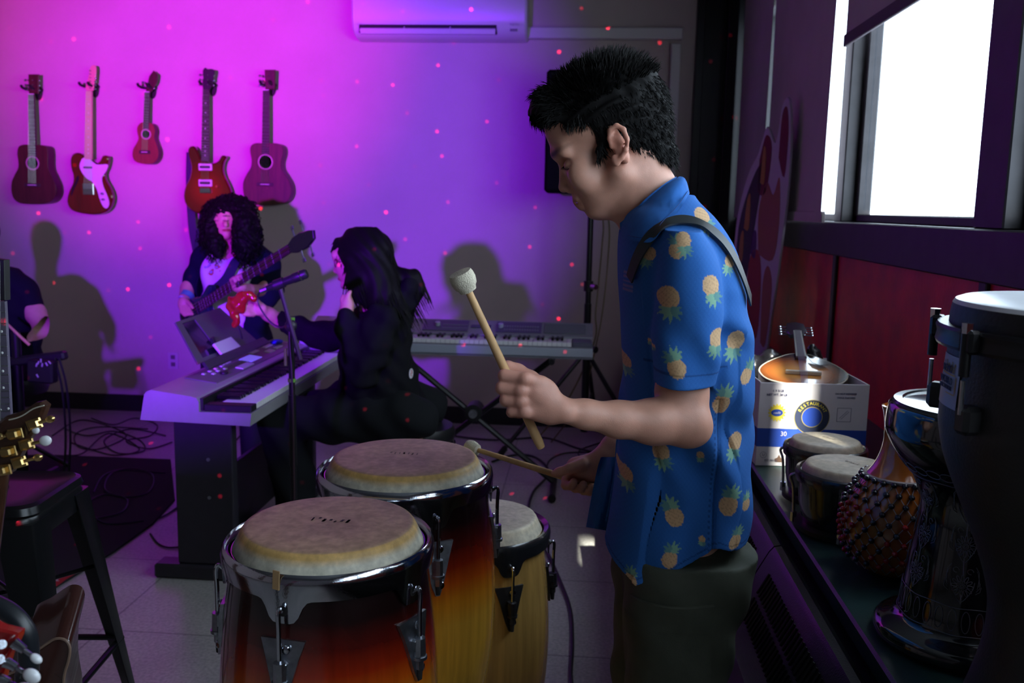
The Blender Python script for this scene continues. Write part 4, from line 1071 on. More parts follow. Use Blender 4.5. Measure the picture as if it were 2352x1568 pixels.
def conga(label, X, Y, Z, rf, shell, rimm, skin, lug0, nlug=5, rim_ratio=1.235, natural=False, cat='conga', logo_rot=.1, hw=steel, rodm=chrome, body_h=.74, grp=None):
    t = thing('conga_drum', label, 'conga drum', (X, Y, 0), grp)
    ro = rf * rim_ratio
    LT = lambda: MB(T=Matrix.Translation((0, 0, Z)))
    rb_ = rf * 1.12
    prof = [(rb_, -.035), (rb_ * 1.02, -.06), (rb_ * 1.10, -.16), (rb_ * 1.15, -.28), (rb_ * 1.13, -.40), (rb_ * 1.02, -.52), (rb_ * .88, -.62), (rb_ * .76, -.70), (rb_ * .74, -body_h)]
    pp_ = spline([Vector((r, 0, z)) for r, z in prof], 5)
    LT().lathe([(v.x, v.z) for v in pp_][::-1], 72).build('shell', shell, t, local=True)
    LT().lathe([(rb_ * .75, -body_h - .004), (rb_ * .765, -body_h - .004), (rb_ * .765, -body_h + .03), (rb_ * .75, -body_h + .03)], 48).build('base_ring', rubber, t, local=True)
    if Z - body_h > .03:
        for k in range(3):
            an = R_(40 + 120 * k); rr = rb_ * .8
            LT().tube([(rr * math.cos(an), rr * math.sin(an), -body_h + .10), (rr * 1.04 * math.cos(an), rr * 1.04 * math.sin(an), -body_h - .02), (rr * 1.9 * math.cos(an), rr * 1.9 * math.sin(an), -Z + .012)], .011, 8).build('stand_leg', chrome, t, local=True)
        LT().tube([(rb_ * .8 * math.cos(a), rb_ * .8 * math.sin(a), -body_h + .05) for a in [2 * math.pi * i / 40 for i in range(40)]], .007, 6, closed=True).build('stand_ring', chrome, t, local=True)
    # skin
    def wob(r, z, a, i): return (r, z + (.0018 * math.sin(a * 9 + 1) + .0012 * math.sin(a * 23)) * (1 if i >= 6 else 0))
    sp_ = [(.0001, 0), (rf * .5, 0), (rf * .93, -.0005), (rf * .985, -.0025), (rf * 1.01, -.007), (rf * 1.03, -.012), (rf * 1.085, -.028), (rf * 1.12, -.040), (rf * 1.125, -.046), (rf * 1.12, -.052)]
    LT().lathe(sp_, 96, mod=wob).build('drum_skin', skin, t, local=True, smooth=60)
    lugs = [lug0 + 360 / nlug * k for k in range(nlug)]
    def tabf(a):
        d = min(abs((math.degrees(a) - l + 180) % 360 - 180) for l in lugs); x = d * math.pi / 180 * ro
        return 1 / (1 + math.exp((x - .028) / .0038))
    def rim(r, z, a, i):
        k = tabf(a)
        if i in (5, 6): return (r + .001 * k, z - .036 * k)
        return (r, z)
    rp_ = [(rf * 1.135, -.043), (rf * 1.15, -.030), (ro * .965, -.024), (ro * .99, -.029), (ro, -.040), (ro - .003, -.064), (ro - .007, -.064), (ro - .006, -.044), (rf * 1.15, -.048)]
    rim_ = LT().lathe(rp_ + [rp_[0]], 160, mod=rim).build('rim', rimm, t, local=True, smooth=50)
    for l in lugs:
        a = R_(l); e = Vector((math.cos(a), math.sin(a), 0)); s_ = Vector((-math.sin(a), math.cos(a), 0))
        T = Matrix((( s_.x, 0, e.x, 0), (s_.y, 0, e.y, 0), (0, 1, 0, Z), (0, 0, 0, 1)))   # u = tangent, v = up, w = outward
        g = MB(T=T); g.lathe([(.0001, 0), (.0085, 0), (.0085, .002), (.0001, .002)], 14, T=TR((0, -.080, ro - .003))); g.build('lug_hole', holem, rim_, local=True)
        rs = ro + .011; zb = -.155
        g = MB(T=T); g.tube(spline([(0, -.086, ro - .008), (0, -.077, ro + .002), (0, -.073, rs - .003), (0, -.082, rs + .001), (0, -.11, rs), (0, zb - .01, rs)], 5), .0038, 10)
        rod = g.build('tension_rod', rodm, t, local=True)
        g = MB(T=T); g.cyl((0, zb, rs), (0, zb - .030, rs), .0095, .0105, 8); g.cyl((0, zb - .030, rs), (0, zb - .035, rs), .0125, seg=14); g.cyl((0, zb - .038, rs), (0, zb - .052, rs), .0075, seg=6); g.build('tension_nut', hw, rod, local=True)
        g = MB(T=T); g.cyl((0, zb - .052, rs), (0, zb - .070, rs), .0055, .0045, 10); g.build('rod_cap', rubber, rod, local=True)
        # side plate: inverted triangle following the shell
        def rsh(z): return np.interp(-z, [-v.z for v in pp_], [v.x for v in pp_])
        out = [(-.036, -.125), (.036, -.125), (.027, -.152), (.011, -.21), (.004, -.228), (-.004, -.228), (-.011, -.21), (-.027, -.152)]
        vs = []; 
        for zz in (0, 1):
            for (u, v) in out:
                r = rsh(v) + (.0065 if zz else .0005); vs.append((u, v, math.sqrt(max(r * r - u * u, 0))))
        n_ = len(out); g = MB(T=T); g.add(vs, [list(range(n_))[::-1], [n_ + i for i in range(n_)]] + [[i, (i + 1) % n_, n_ + (i + 1) % n_, n_ + i] for i in range(n_)])
        pl = g.build('side_plate', hw if not natural else black, t, local=True, smooth=20)
        g = MB(T=T)
        r1 = rsh(-.165); g.box((0, zb - .012, (r1 + rs) / 2), (.022, .022, rs - r1 + .004), bev=.003); g.build('rod_bracket', hw, pl, local=True)
        for v in (-.138, -.208):
            r = rsh(v) + .0065; MB(T=T).sphere((0.006, v, r), (.008, .008, .004), 12).build('bolt', chrome, pl, local=True)
    return t
SB = [(-.02, (.006, .002, .003)), (-.10, (.010, .002, .002)), (-.14, (.085, .004, .002)), (-.18, (.30, .018, .002)), (-.215, (.55, .085, .004)), (-.255, (.72, .26, .015)), (-.30, (.76, .38, .04)), (-.45, (.74, .40, .05))]
skA = skin_mat('rawhide_brown', (.44, .27, .18), (.62, .58, .46), (.62, .38, .13), .1415)
skB = skin_mat('rawhide_rosy', (.40, .235, .18), (.62, .58, .46), (.60, .37, .12), .148)
skC = skin_mat('rawhide_pale', (.42, .36, .29), (.54, .49, .38), (.50, .43, .31), .128)
inkm = M('faded_ink', (.05, .03, .04), .7)
CA = (at(757, 1197, 1.42).x, 1.42, at(757, 1197, 1.42).z)
c_a = conga('sunburst conga drum in front, nearest, black to red orange shell with chrome rim', *CA, .1415, shell_mat('sunburst_lacquer', CA[2], SB), chrome, skA, -98)
CB_ = (at(931, 1045, 1.80).x, 1.80, at(931, 1045, 1.80).z)
c_b = conga('middle conga drum with red to yellow sunburst shell behind the nearest one', *CB_, .148, shell_mat('sunburst_lacquer_amber', CB_[2], SB), chrome, skB, -60, nlug=5)
nat = [(-.02, (.42, .24, .07)), (-.2, (.47, .28, .08)), (-.45, (.36, .19, .05))]
CC = (at(1112, 1180, 2.12).x, 2.12, at(1112, 1180, 2.12).z)
c_c = conga('small natural wood conga drum with a black rim beside the man', *CC, .128, shell_mat('natural_lacquer', CC[2], nat), M('black_powder_rim', (.012, .013, .016), .25, coat=.5), skC, -61, natural=True, hw=M('dark_hardware', (.05, .05, .055), .35, .8), body_h=min(.70, CC[2] - .006), rim_ratio=1.28)
scribble('printed_mark', c_a, (0.0, .005), .06, .02, -.1, inkm, 3, CA[2] + .0006)
scribble('printed_mark', c_b, (-.005, .012), .055, .016, .0, M('faded_ink_light', (.13, .08, .08), .7), 5, CB_[2] + .0006)
# peeling paper tag on the front rim's tab
g = MB(); q = at(634, 1332, CA[1] - .172); g.box(q, (.012, .002, .03), rot=(0, .05, -.3), bev=.0008); g.build('peeling_label', M('peeled_tape', (.42, .26, .12), .8), c_a)

# ================================================================== things on the counter
CZ = .751
# ---- bongos
bsh = M('bongo_black_gloss', (.008, .008, .009), .12, coat=.6)
bskin = skin_mat('bongo_rawhide', (.47, .42, .33), (.42, .36, .26), (.44, .38, .28), .085)
bo = thing('bongo_drums', 'pair of black bongo drums with pale skins in front of the cardboard box', 'bongo drums', (.585, 2.09, CZ))
for nm, (bx, by, bz, br, l0) in {'hembra': (at(1951, 1046, 1.99).x, 1.99, .905, .092, 250), 'macho': (at(1899, 982, 2.21).x, 2.21, .905, .082, 240)}.items():
    B = MB(T=Matrix.Translation((bx, by, bz)))
    B.lathe([(br * .92, CZ - bz + .004), (br * 1.02, CZ - bz + .03), (br * 1.10, -.09), (br * 1.14, -.025)], 56)
    sh_ = B.build('shell', bsh, bo)
    MB(T=Matrix.Translation((bx, by, bz))).lathe([(.0001, 0), (br * .90, 0), (br * .97, -.002), (br * 1.0, -.006), (br * 1.06, -.016), (br * 1.07, -.022)], 64).build('drum_skin', bskin, bo, smooth=60)
    MB(T=Matrix.Translation((bx, by, bz))).lathe([(br * 1.08, -.020), (br * 1.12, -.014), (br * 1.19, -.016), (br * 1.22, -.024), (br * 1.20, -.040), (br * 1.14, -.042), (br * 1.08, -.03)] , 64).build('rim', M('black_powder_rim'), bo)
    MB(T=Matrix.Translation((bx, by, CZ))).lathe([(br * 1.0, .004), (br * 1.16, .006), (br * 1.17, .016), (br * 1.04, .02)], 48).build('bottom_ring', blackm, bo)
    for k in range(4):
        a = R_(l0 + 90 * k); e = Vector((math.cos(a), math.sin(a), 0)); R1 = br * 1.19
        rod = MB().tube(spline([Vector((bx, by, bz - .036)) + e * R1, Vector((bx, by, bz - .045)) + e * (R1 + .012), Vector((bx, by, bz - .07)) + e * (R1 + .004), Vector((bx, by, CZ + .02)) + e * (R1)], 4), .0036, 8).build('tension_rod', steel, bo)
        MB().cyl(Vector((bx, by, CZ + .028)) + e * R1, Vector((bx, by, CZ + .006)) + e * R1, .007, seg=6).build('tension_nut', chrome, rod)
    scribble('printed_mark', bo, (bx - root_loc(bo).x + br * .12, by - root_loc(bo).y + .012), .03, .014, -.9, inkm, 9, bz - CZ + .0006)
MB().box((.585, 2.10, .83), (.05, .06, .05), bev=.004).build('center_block', bsh, bo)

# ---- cardboard box with printed sides
cbw = M('white_cardboard', (.62, .60, .64), .7, var=.04, vscale=12)
cbi = M('cardboard_inside', (.55, .53, .56), .8)
bA = Vector((at(1735, 1064, 2.50).x, 2.50, CZ)); 
ba = R_(3.0); ux = Vector((math.cos(ba), math.sin(ba), 0)); uy = Vector((-math.sin(ba), math.cos(ba), 0))
BW, BD, BH = .300, .38, at(1747, 878, 2.50).z - CZ
bx_ = thing('cardboard_box', 'open white cardboard box printed RESTAURANT with a blue stripe, holding a mandolin', 'box', bA)
T0 = Matrix(((ux.x, uy.x, 0, bA.x), (ux.y, uy.y, 0, bA.y), (0, 0, 1, bA.z), (0, 0, 0, 1)))
def bxp(lo, hi, nm, m, bev=.001):
    return MB(T=T0).box([(a + b_) / 2 for a, b_ in zip(lo, hi)], [b_ - a for a, b_ in zip(lo, hi)], bev=bev).build(nm, m, bx_)
fr_ = bxp((0, 0, 0), (BW, .004, BH), 'front_side', cbw); bxp((0, BD - .004, 0), (BW, BD, BH + .012), 'rear_side', cbw)
ls_ = bxp((0, .004, 0), (.004, BD - .004, BH + .002), 'left_side', cbw); bxp((BW - .004, .004, 0), (BW, BD - .004, BH), 'right_side', cbw); bxp((.004, .004, 0), (BW - .004, BD - .004, .004), 'bottom', cbi)
bxp((.0, -.0006, .055), (BW, .0002, .107), 'blue_stripe', M('print_blue', (.015, .06, .38), .6), 0)
bxp((-.0006, .0, .055), (.0002, BD, .107), 'blue_stripe', M('print_blue_side', (.015, .04, .25), .6), 0)
FT = T0 @ Matrix.Rotation(math.pi / 2, 4, 'X')
def fpt(px, py):
    p = at(px, py, 2.51); return T0.inverted() @ p
def btext(px, py, s, size, mat, rot=0):
    p = fpt(px, py); return text_obj('print', s, size, FT @ Matrix.Translation((p.x, p.z, .0011)) @ Matrix.Rotation(rot, 4, 'Z'), mat, bx_)
ptx = M('print_navy', (.05, .06, .16), .6)
btext(1786, 896, '6 X 5 LB', .0085, ptx); btext(1783, 905, 'NET WT. 30 LB', .0085, ptx)
btext(1944, 905, 'DO NOT REFREEZE', .0068, ptx); btext(1944, 914, 'ONCE THAWED', .0068, ptx)
btext(1768, 1055, 'EST. 00114', .0075, ptx); btext(1798, 995, '30', .018, cbw)
btext(1751.5, 1042, 'U', .010, ptx)
def bdisc(px, py, r, m, nm, ry=None, z=.0008, star=0, ring=0):
    p = fpt(px, py); n_ = 64; pts = []
    for i in range(n_):
        a = 2 * math.pi * i / n_; rr = r * (1 if not star else (1 + .22 * (1 if i % 4 < 2 else -1) * .5)); pts.append((rr * math.cos(a), (ry or r) / r * rr * math.sin(a)))
    g = MB()
    if ring:
        vs = [(x, y, 0) for x, y in pts] + [(x * ring, y * ring, 0) for x, y in pts]; g.add(vs, [[i, (i + 1) % n_, n_ + (i + 1) % n_, n_ + i] for i in range(n_)], T=FT @ Matrix.Translation((p.x, p.z, z)))
    else: g.prism(pts, .0003, FT @ Matrix.Translation((p.x, p.z, z)))
    return g.build(nm, m, bx_, smooth=0)
yel = M('print_yellow', (.75, .62, .06), .6)
bdisc(1783, 946, .0225, yel, 'printed_sun', star=1); bdisc(1783, 946, .0165, M('print_blue'), 'printed_oval', ry=.0098, z=.0012)
text_obj('print', 'ready', .009, FT @ Matrix.Translation((fpt(1783, 946).x, fpt(1783, 946).z, .0017)) @ Matrix.Rotation(.12, 4, 'Z'), cbw, bx_)
bc = fpt(1864, 957)
bdisc(1864, 957, .0490, M('print_gold', (.45, .36, .10), .6), 'badge_ring'); bdisc(1864, 957, .0475, M('print_navy_badge', (.02, .03, .07), .6), 'badge_field', z=.0010)
bdisc(1864, 957, .0290, M('print_gold'), 'badge_ring', z=.0013); bdisc(1864, 957, .0272, M('print_blue'), 'badge_field', z=.0016)
for i, ch in enumerate('RESTAURANT'):
    a = R_(152 - i * 13.8); text_obj('print', ch, .013, FT @ Matrix.Translation((bc.x + .0385 * math.cos(a), bc.z + .0385 * math.sin(a), .0017)) @ Matrix.Rotation(a - math.pi / 2, 4, 'Z'), yel, bx_)
p = fpt(1939, 953); g = MB()
for (x0, y0, x1, y1) in ((-.019, -.019, .019, -.019), (.019, -.019, .019, .019), (.019, .019, -.019, .019), (-.019, .019, -.019, -.019), (-.012, -.010, .010, .012), (-.008, -.013, .013, .009)):
    g.tube([(x0, y0, 0), (x1, y1, 0)], .0005, 4, T=FT @ Matrix.Translation((p.x, p.z, .0006)))
g.build('printed_icon', ptx, bx_)
g = MB(); g.tube([(.0085 * math.cos(a), .0085 * math.sin(a), 0) for a in [2 * math.pi * i / 24 for i in range(24)]], .0004, 4, closed=True, T=FT @ Matrix.Translation((fpt(1751, 1042).x, fpt(1751, 1042).z, .0006))); g.build('printed_icon', ptx, bx_)
# torn brown spot
g = MB(); p = fpt(1787, 1052); g.prism([(-.011, -.008), (.008, -.009), (.012, -.002), (.005, .004), (.0, .012), (-.004, .004), (-.012, .0)], .0004, FT @ Matrix.Translation((p.x, p.z, .0008))); g.build('torn_patch', M('torn_cardboard', (.16, .09, .06), .9), bx_, smooth=0)
# ---- mandolin leaning in the box
mtilt = Matrix.Rotation(R_(13), 3, 'X')
mc = Vector((at(1842, 860, 2.70).x, 2.70, CZ + BH + .006))
mbur = bpy.data.materials.new('mandolin_sunburst'); mbur.use_nodes = True; n = mbur.node_tree; b = n.nodes['Principled BSDF']; b.inputs['Roughness'].default_value = .15; b.inputs['Coat Weight'].default_value = .8
tc = n.nodes.new('ShaderNodeTexCoord'); ds = n.nodes.new('ShaderNodeVectorMath'); ds.operation = 'DISTANCE'; cr = n.nodes.new('ShaderNodeValToRGB')
mnd = thing('mandolin', 'sunburst mandolin lying face up in the white cardboard box', 'mandolin', Vector((mc.x, mc.y, CZ + .06)))
TM = Matrix.Translation(mc) @ Matrix.Rotation(R_(-9), 4, 'Z') @ mtilt.to_4x4()
ol = spline([Vector(p) for p in [(0, .125, 0), (-.035, .112, 0), (-.085, .06, 0), (-.120, .0, 0), (-.122, -.05, 0), (-.09, -.10, 0), (0, -.122, 0), (.09, -.10, 0), (.122, -.05, 0), (.120, .0, 0), (.085, .06, 0), (.035, .112, 0), (0, .125, 0)]], 4)[:-1]
g = MB(T=TM); g.prism([(p.x, p.y) for p in ol], .038, bev=.003, z0=-.040); g.build('body', mahog_side, mnd)
g = MB(T=TM); g.prism([(p.x * .985, p.y * .985) for p in ol], .005, bev=.0015, z0=-.002); g.build('soundboard', mbur, mnd)
g = MB(T=TM); g.tube([(p.x * .99, p.y * .99, .001) for p in ol], .0022, 6, closed=True); g.build('binding', M('cream_binding', (.55, .52, .42), .5), mnd)
ds.inputs[1].default_value = (TM @ Vector((-.01, -.03, 0))) - root_loc(mnd)
n.links.new(tc.outputs['Object'], ds.inputs[0]); n.links.new(ds.outputs['Value'], cr.inputs[0]); n.links.new(cr.outputs[0], b.inputs['Base Color'])
e_ = cr.color_ramp.elements; e_[0].position = .03; e_[0].color = (.70, .30, .06, 1); e_[1].position = .125; e_[1].color = (.012, .006, .005, 1); x_ = e_.new(.085); x_.color = (.30, .09, .02, 1)
g = MB(T=TM); g.prism([(-.016, .07), (.016, .07), (.013, .30), (-.013, .30)], .008, z0=.006, bev=.001); g.build('fretboard', M('worn_fretboard', (.10, .09, .085), .4), mnd)
g = MB(T=TM); g.tube([(0, .10, -.004), (0, .30, -.002)], .012, 10); g.build('neck', mahog_side, mnd)
g = MB(T=TM); g.prism([(-.022, .30), (.022, .30), (.034, .34), (.028, .41), (0, .425), (-.028, .41), (-.034, .34)], .014, z0=-.016, bev=.002); g.build('headstock', M('black_gloss', (.008, .008, .01), .12, coat=.6), mnd)
for sg in (-1, 1):
    for k in range(4): g = MB(T=TM); g.cyl((sg * .03, .325 + .024 * k, -.012), (sg * .046, .325 + .024 * k, -.012), .0022, seg=6); g.sphere((sg * .050, .325 + .024 * k, -.012), (.006, .005, .003), 8); g.build('tuning_peg', chrome, mnd)
g = MB(T=TM); g.box((0, -.045, .009), (.10, .008, .012), bev=.002); g.build('bridge', M('cream_binding'), mnd)
g = MB(T=TM)
for i in range(8): x = (i - 3.5) * .0028; g.tube([(x * .8, .30, .015), (x, -.045, .016), (x * .8, -.118, .006)], .0005, 4, cap=False)
g.build('strings', stringm, mnd)
g = MB(T=TM); g.prism([(.02, .065), (.06, .05), (.075, .02), (.05, .012), (.03, .03)], .002, z0=.010); g.build('pickguard', M('black_gloss'), mnd)
# black crumpled bag stuffed behind the mandolin
S = SDF((.46, 2.62, .84), (.80, 2.92, 1.10), .006)
rnd = random.Random(4)
for i in range(16):
    c = Vector((rnd.uniform(.53, .74), rnd.uniform(2.81, 2.85), rnd.uniform(.92, 1.02))); S.ell(c, (rnd.uniform(.03, .05), rnd.uniform(.02, .035), rnd.uniform(.02, .035)), Euler((rnd.random() * 3, rnd.random() * 3, rnd.random() * 3)).to_matrix(), .012)
S.warp(lambda x, y, z: .006 * np.abs(np.sin(x * 70 + 3 * np.sin(z * 40))) * np.sin(y * 60 + z * 50))
tag(S.mesh('black_bag', M('black_glossy_nylon', (.010, .010, .013), .25, bump=.5, bscale=90)), 'crumpled glossy black bag stuffed at the back of the white box', 'bag')
for i, (px, py) in enumerate(((1788, 786), (1806, 776), (1826, 788), (1753, 803))):
    pass

# ---- shekere
sg_ = (at(2050, 1250, 1.76).x, 1.76)
sk = thing('shekere', 'beaded gourd shaker with red and dark beads standing on the green counter', 'shaker', (*sg_, CZ))
ZT = Matrix.Translation((*sg_, CZ))
gp = [(.001, .002), (.035, .002), (.068, .018), (.090, .055), (.097, .10), (.090, .145), (.070, .185), (.048, .215), (.036, .245), (.032, .275), (.034, .31), (.040, .335), (.036, .336), (.028, .30), (.001, .30)]
gps = [(v.x, v.z) for v in spline([Vector((r, 0, z)) for r, z in gp[:12]], 5)]
MB(T=ZT).lathe(gps + gp[12:], 48).build('gourd', M('gourd_amber', (.42, .12, .02), .16, coat=.8, var=.2, vscale=5), sk)
def gr(z): return float(np.interp(z, [v[1] for v in gps], [v[0] for v in gps]))
cord = M('net_cord', (.35, .30, .27), .8); g = MB(T=ZT)
g.tube([(.062 * math.cos(a), .062 * math.sin(a), .199) for a in [2 * math.pi * i / 40 for i in range(40)]], .004, 6, closed=True); g.build('collar_cord', cord, sk)
NA = 22; nz_ = 11; zs_ = [.196 - .0175 * i for i in range(nz_)]
g = MB(T=ZT); beads = []
for i in range(nz_ - 1):
    for k in range(NA):
        a0 = 2 * math.pi * (k + .5 * (i % 2)) / NA
        for s_ in (-.5, .5):
            a1 = a0 + 2 * math.pi * s_ / NA; r0, r1 = gr(zs_[i]) + .003, gr(zs_[i + 1]) + .003
            g.tube([(r0 * math.cos(a0), r0 * math.sin(a0), zs_[i]), (r1 * math.cos(a1), r1 * math.sin(a1), zs_[i + 1])], .0009, 4, cap=False)
        beads.append((a0, i, k))
g.build('net', cord, sk)
bred = M('bead_red', (.32, .008, .006), .25); bblk = M('bead_dark', (.012, .018, .03), .2)
firsts = {}; cnt = 0
rest_b = {0: MB(T=ZT), 1: MB(T=ZT)}
vis = []
for (a0, i, k) in beads:
    z = zs_[i]; r = gr(z) + .005; p = Vector((r * math.cos(a0), r * math.sin(a0), z)); pw_ = p + Vector((*sg_, CZ))
    facing = -math.sin(a0) * .8 - math.cos(a0) * .6
    redq = ((k + (i // 2)) % 6 < 3) if i >= 3 else False
    vis.append((-(facing) + i * .03, p, int(redq)))
vis.sort(key=lambda q: q[0])
for j, (f, p, c) in enumerate(vis):
    if j < 98:
        if c not in firsts:
            o = MB().sphere((0, 0, 0), (.0062, .0062, .0056), 10).build('bead', (bblk, bred)[c], sk, local=True); o.location = p; firsts[c] = o
        else:
            o = firsts[c].copy(); COL.objects.link(o); o.parent = sk; o.location = p
    elif j < 400: rest_b[c].sphere(p, (.0062, .0062, .0056), 8)
if rest_b[0].v: rest_b[0].build('dark_beads_far_side', bblk, sk)['kind'] = 'stuff'
if rest_b[1].v: rest_b[1].build('red_beads_far_side', bred, sk)['kind'] = 'stuff'

# ---- doumbek, engraved
DX_, DY_ = .640, 1.475
dk = thing('doumbek', 'black goblet drum engraved with silver flowers and vines', 'goblet drum', (DX_, DY_, CZ))
DT = Matrix.Translation((DX_, DY_, CZ)); DH = at(2044, 930, DY_).z + .005 - CZ
dpf = [(.088, .0), (.125, .004), (.133, .014), (.128, .028), (.104, .040), (.095, .055), (.090, .10), (.084, .15), (.078, .19), (.075, .22), (.078, .25), (.092, .28), (.112, .305), (.126, .325), (.136, .345), (.139, .360), (.135, DH - .006), (.124, DH)]
dps = [(v.x, v.z) for v in spline([Vector((r, 0, z)) for r, z in dpf], 4)]
bgl = M('black_gloss_metal', (.006, .007, .009), .10, coat=1.0)
MB(T=DT).lathe(dps, 72).build('shell', bgl, dk)
MB(T=DT).lathe([(.0001, DH - .002), (.112, DH - .002), (.116, DH - .004)], 64).build('drum_skin', M('white_film_skin', (.80, .83, .86), .18, coat=.3), dk)
MB(T=DT).lathe([(.112, DH - .002), (.115, DH + .003), (.128, DH + .002), (.134, DH - .005)], 64).build('rim', M('black_powder_rim'), dk)
def dr_(z): return float(np.interp(z, [v[1] for v in dps], [v[0] for v in dps])) + .0008
eng = M('engraved_silver_line', (.16, .16, .20), .5, .3)
g = MB(T=DT)
def cl(pts, r=.0007, closed=False):
    q = []
    for s_, z in pts: rr = dr_(z); a = s_ / .10; q.append((rr * math.cos(a), rr * math.sin(a), z))
    g.tube(q, r, 4, closed=closed, cap=False)
def arcs(s0, z0, r1, r2, a0, a1, n=14, rot=0):
    o = []
    for i in range(n + 1):
        t_ = a0 + (a1 - a0) * i / n; x, y = r1 * math.cos(t_), r2 * math.sin(t_); o.append((s0 + x * math.cos(rot) - y * math.sin(rot), z0 + x * math.sin(rot) + y * math.cos(rot)))
    return o
s_front = (-math.pi / 2 - .42) * .10   # arc-length position of the side facing the room
for z in (.050, .093, .285): cl([(i * .02 * math.pi / 2 * .10 * 10 / 10, z + .0015 * math.sin(i)) for i in range(-0, 21)] if False else [(2 * math.pi * .10 * i / 60, z + .001 * math.sin(i * .9)) for i in range(61)])
for k in range(30):
    s0 = 2 * math.pi * .10 * k / 30; cl(arcs(s0, .072, .0065, .017, 0, 2 * math.pi, 16)); cl(arcs(s0, .300, .011, .007, 0, 2 * math.pi, 14))
for k in range(7):
    s0 = s_front + 2 * math.pi * .10 * k / 7
    for zc in (.128, .190, .250):
        sc = 1 if zc < .22 else .8
        for q in range(12 if zc < .25 else 9):
            a = 2 * math.pi * q / (12 if zc < .25 else 9); cl(arcs(s0 + .013 * sc * math.cos(a), zc + .012 * sc * math.sin(a), .0055 * sc, .0022, 0, 2 * math.pi, 8, a))
        cl(arcs(s0, zc, .0055, .004, 0, 2 * math.pi, 10)); cl(arcs(s0, zc, .003, .0022, 0, 2 * math.pi, 8))
        for sgn in (-1, 1):
            cl([(s0, zc - .026)] + [(s0 + sgn * x, zc + z) for x, z in ((.006, -.020), (.012, -.012), (.018, -.002), (.020, .008))])
            for q in range(6): cl([(s0 + sgn * (.022 + .001 * q), zc - .010 + .004 * q), (s0 + sgn * (.029 - .0005 * q), zc - .006 + .006 * q), (s0 + sgn * (.031 - .002 * q), zc + .002 + .006 * q)], .0005)
            cl(arcs(s0 + sgn * .012, zc + .024, .005, .004, 0, 1.6 * math.pi, 10))
    cl([(s0, .10), (s0, .115)], .001); cl([(s0 + .001, .145), (s0 - .001, .172)], .0012); cl([(s0, .207), (s0, .234)], .0012)
g.build('engraving', eng, dk)

# ---- djembe
JX, JY = .622, 1.12
JZ = at(2190, 697, 1.06).z
dj = thing('djembe', 'big black tunable djembe with white head at the right edge', 'djembe', (JX, JY, CZ)); JT = Matrix.Translation((JX, JY, 0))
JR = .168
jm = M('djembe_black_texture', (.010, .010, .011), .5, bump=.3, bscale=250)
zb_j = JZ - .005
jp = [(.118, CZ), (.134, CZ + .008), (.132, CZ + .03), (.115, CZ + .08), (.100, CZ + .14), (.095, CZ + .19), (.100, CZ + .235), (.122, CZ + .30), (JR - .010, CZ + .385), (JR + .002, CZ + .43), (JR + .004, CZ + .46), (JR, zb_j - .055)]
jps = [(v.x, v.z) for v in spline([Vector((r, 0, z)) for r, z in jp], 4)]
MB(T=JT).lathe(jps, 72).build('shell', jm, dj)
MB(T=JT).lathe([(.0001, JZ), (JR - .012, JZ), (JR - .004, JZ - .003), (JR - .001, JZ - .008)], 72).build('drum_skin', M('white_coated_head', (.78, .82, .86), .28, var=.04, vscale=9), dj)
MB(T=JT).lathe([(JR - .001, JZ - .008), (JR + .001, JZ - .02), (JR + .002, JZ - .05), (JR - .002, JZ - .062)], 72).build('head_collar', M('djembe_black_collar', (.012, .012, .013), .55, bump=.4, bscale=120), dj)
zr = at(2170, 770, JY).z
MB(T=JT).lathe([(JR + .003, zr + .012), (JR + .014, zr + .012), (JR + .016, zr + .008), (JR + .014, zr), (JR + .016, zr - .010), (JR + .014, zr - .014), (JR + .003, zr - .014)], 72).build('counter_hoop', blackm, dj)
for an in (146, 197, 248, 299, 350, 41, 92):
    a = R_(an); e = Vector((math.cos(a), math.sin(a), 0)); R1 = JR + .022; c = Vector((JX, JY, 0)) + e * R1; zz = Vector((0, 0, 1))
    ld_ = MB().cyl(c + zz * (zr + .010), c + zz * (zr - .040), .0062, seg=12).build('tension_lug', blackm, dj)
    MB().cyl(c + zz * (zr + .022), c + zz * (zr + .010), .0070, .0064, seg=6).build('tension_nut', chrome, ld_)
    MB().cyl(c + zz * (zr - .045), c + zz * (zr - .085), .003, seg=8).build('tension_rod', steel, ld_)
    s_ = Vector((-e.y, e.x, 0)); Rm = Matrix((s_, e, zz)).transposed()
    MB().box(Vector((JX, JY, zr - .092)) + e * (JR + .010), (.024, .026, .034), rot=Rm, bev=.006).build('lug_bracket', black, ld_)
    MB().box(Vector((JX, JY, zr)) + e * (JR + .018), (.022, .016, .028), rot=Rm, bev=.004).build('hoop_ear', blackm, ld_)
# sticker
stk = M('sticker_lilac', (.32, .32, .44), .35)
za, zb2 = at(2190, 850, JY - .1).z + .0, at(2200, 978, JY - .1).z
def rsj(z): return float(np.interp(z, [v[1] for v in jps], [v[0] for v in jps]))
a0, a1 = R_(164), R_(186)
def jpatch(a0, a1, z0, z1, lift, mat, nm, n=8, tilt=0):
    rows = []
    for i in range(n + 1):
        z = z0 + (z1 - z0) * i / n
        rows.append([(JX + (rsj(z) + lift) * math.cos(a0 + (a1 - a0) * k / n), JY + (rsj(z) + lift) * math.sin(a0 + (a1 - a0) * k / n), z) for k in range(n + 1)])
    g = MB(); g.grid(rows); return g.build(nm, mat, stk_o if nm != 'sticker' else dj)
stk_o = None
stk_o = jpatch(a0, a1, zb2, za, .0015, stk, 'sticker')
def jl(u, v): return a0 + (a1 - a0) * u, zb2 + (za - zb2) * v
def jrect(u0, u1, v0, v1, mat, nm, lift=.002):
    A0, Z0 = jl(u0, v0); A1, Z1 = jl(u1, v1); return jpatch(A0, A1, Z0, Z1, lift, mat, nm, 4)
gm = M('sticker_gold', (.50, .30, .06), .5)
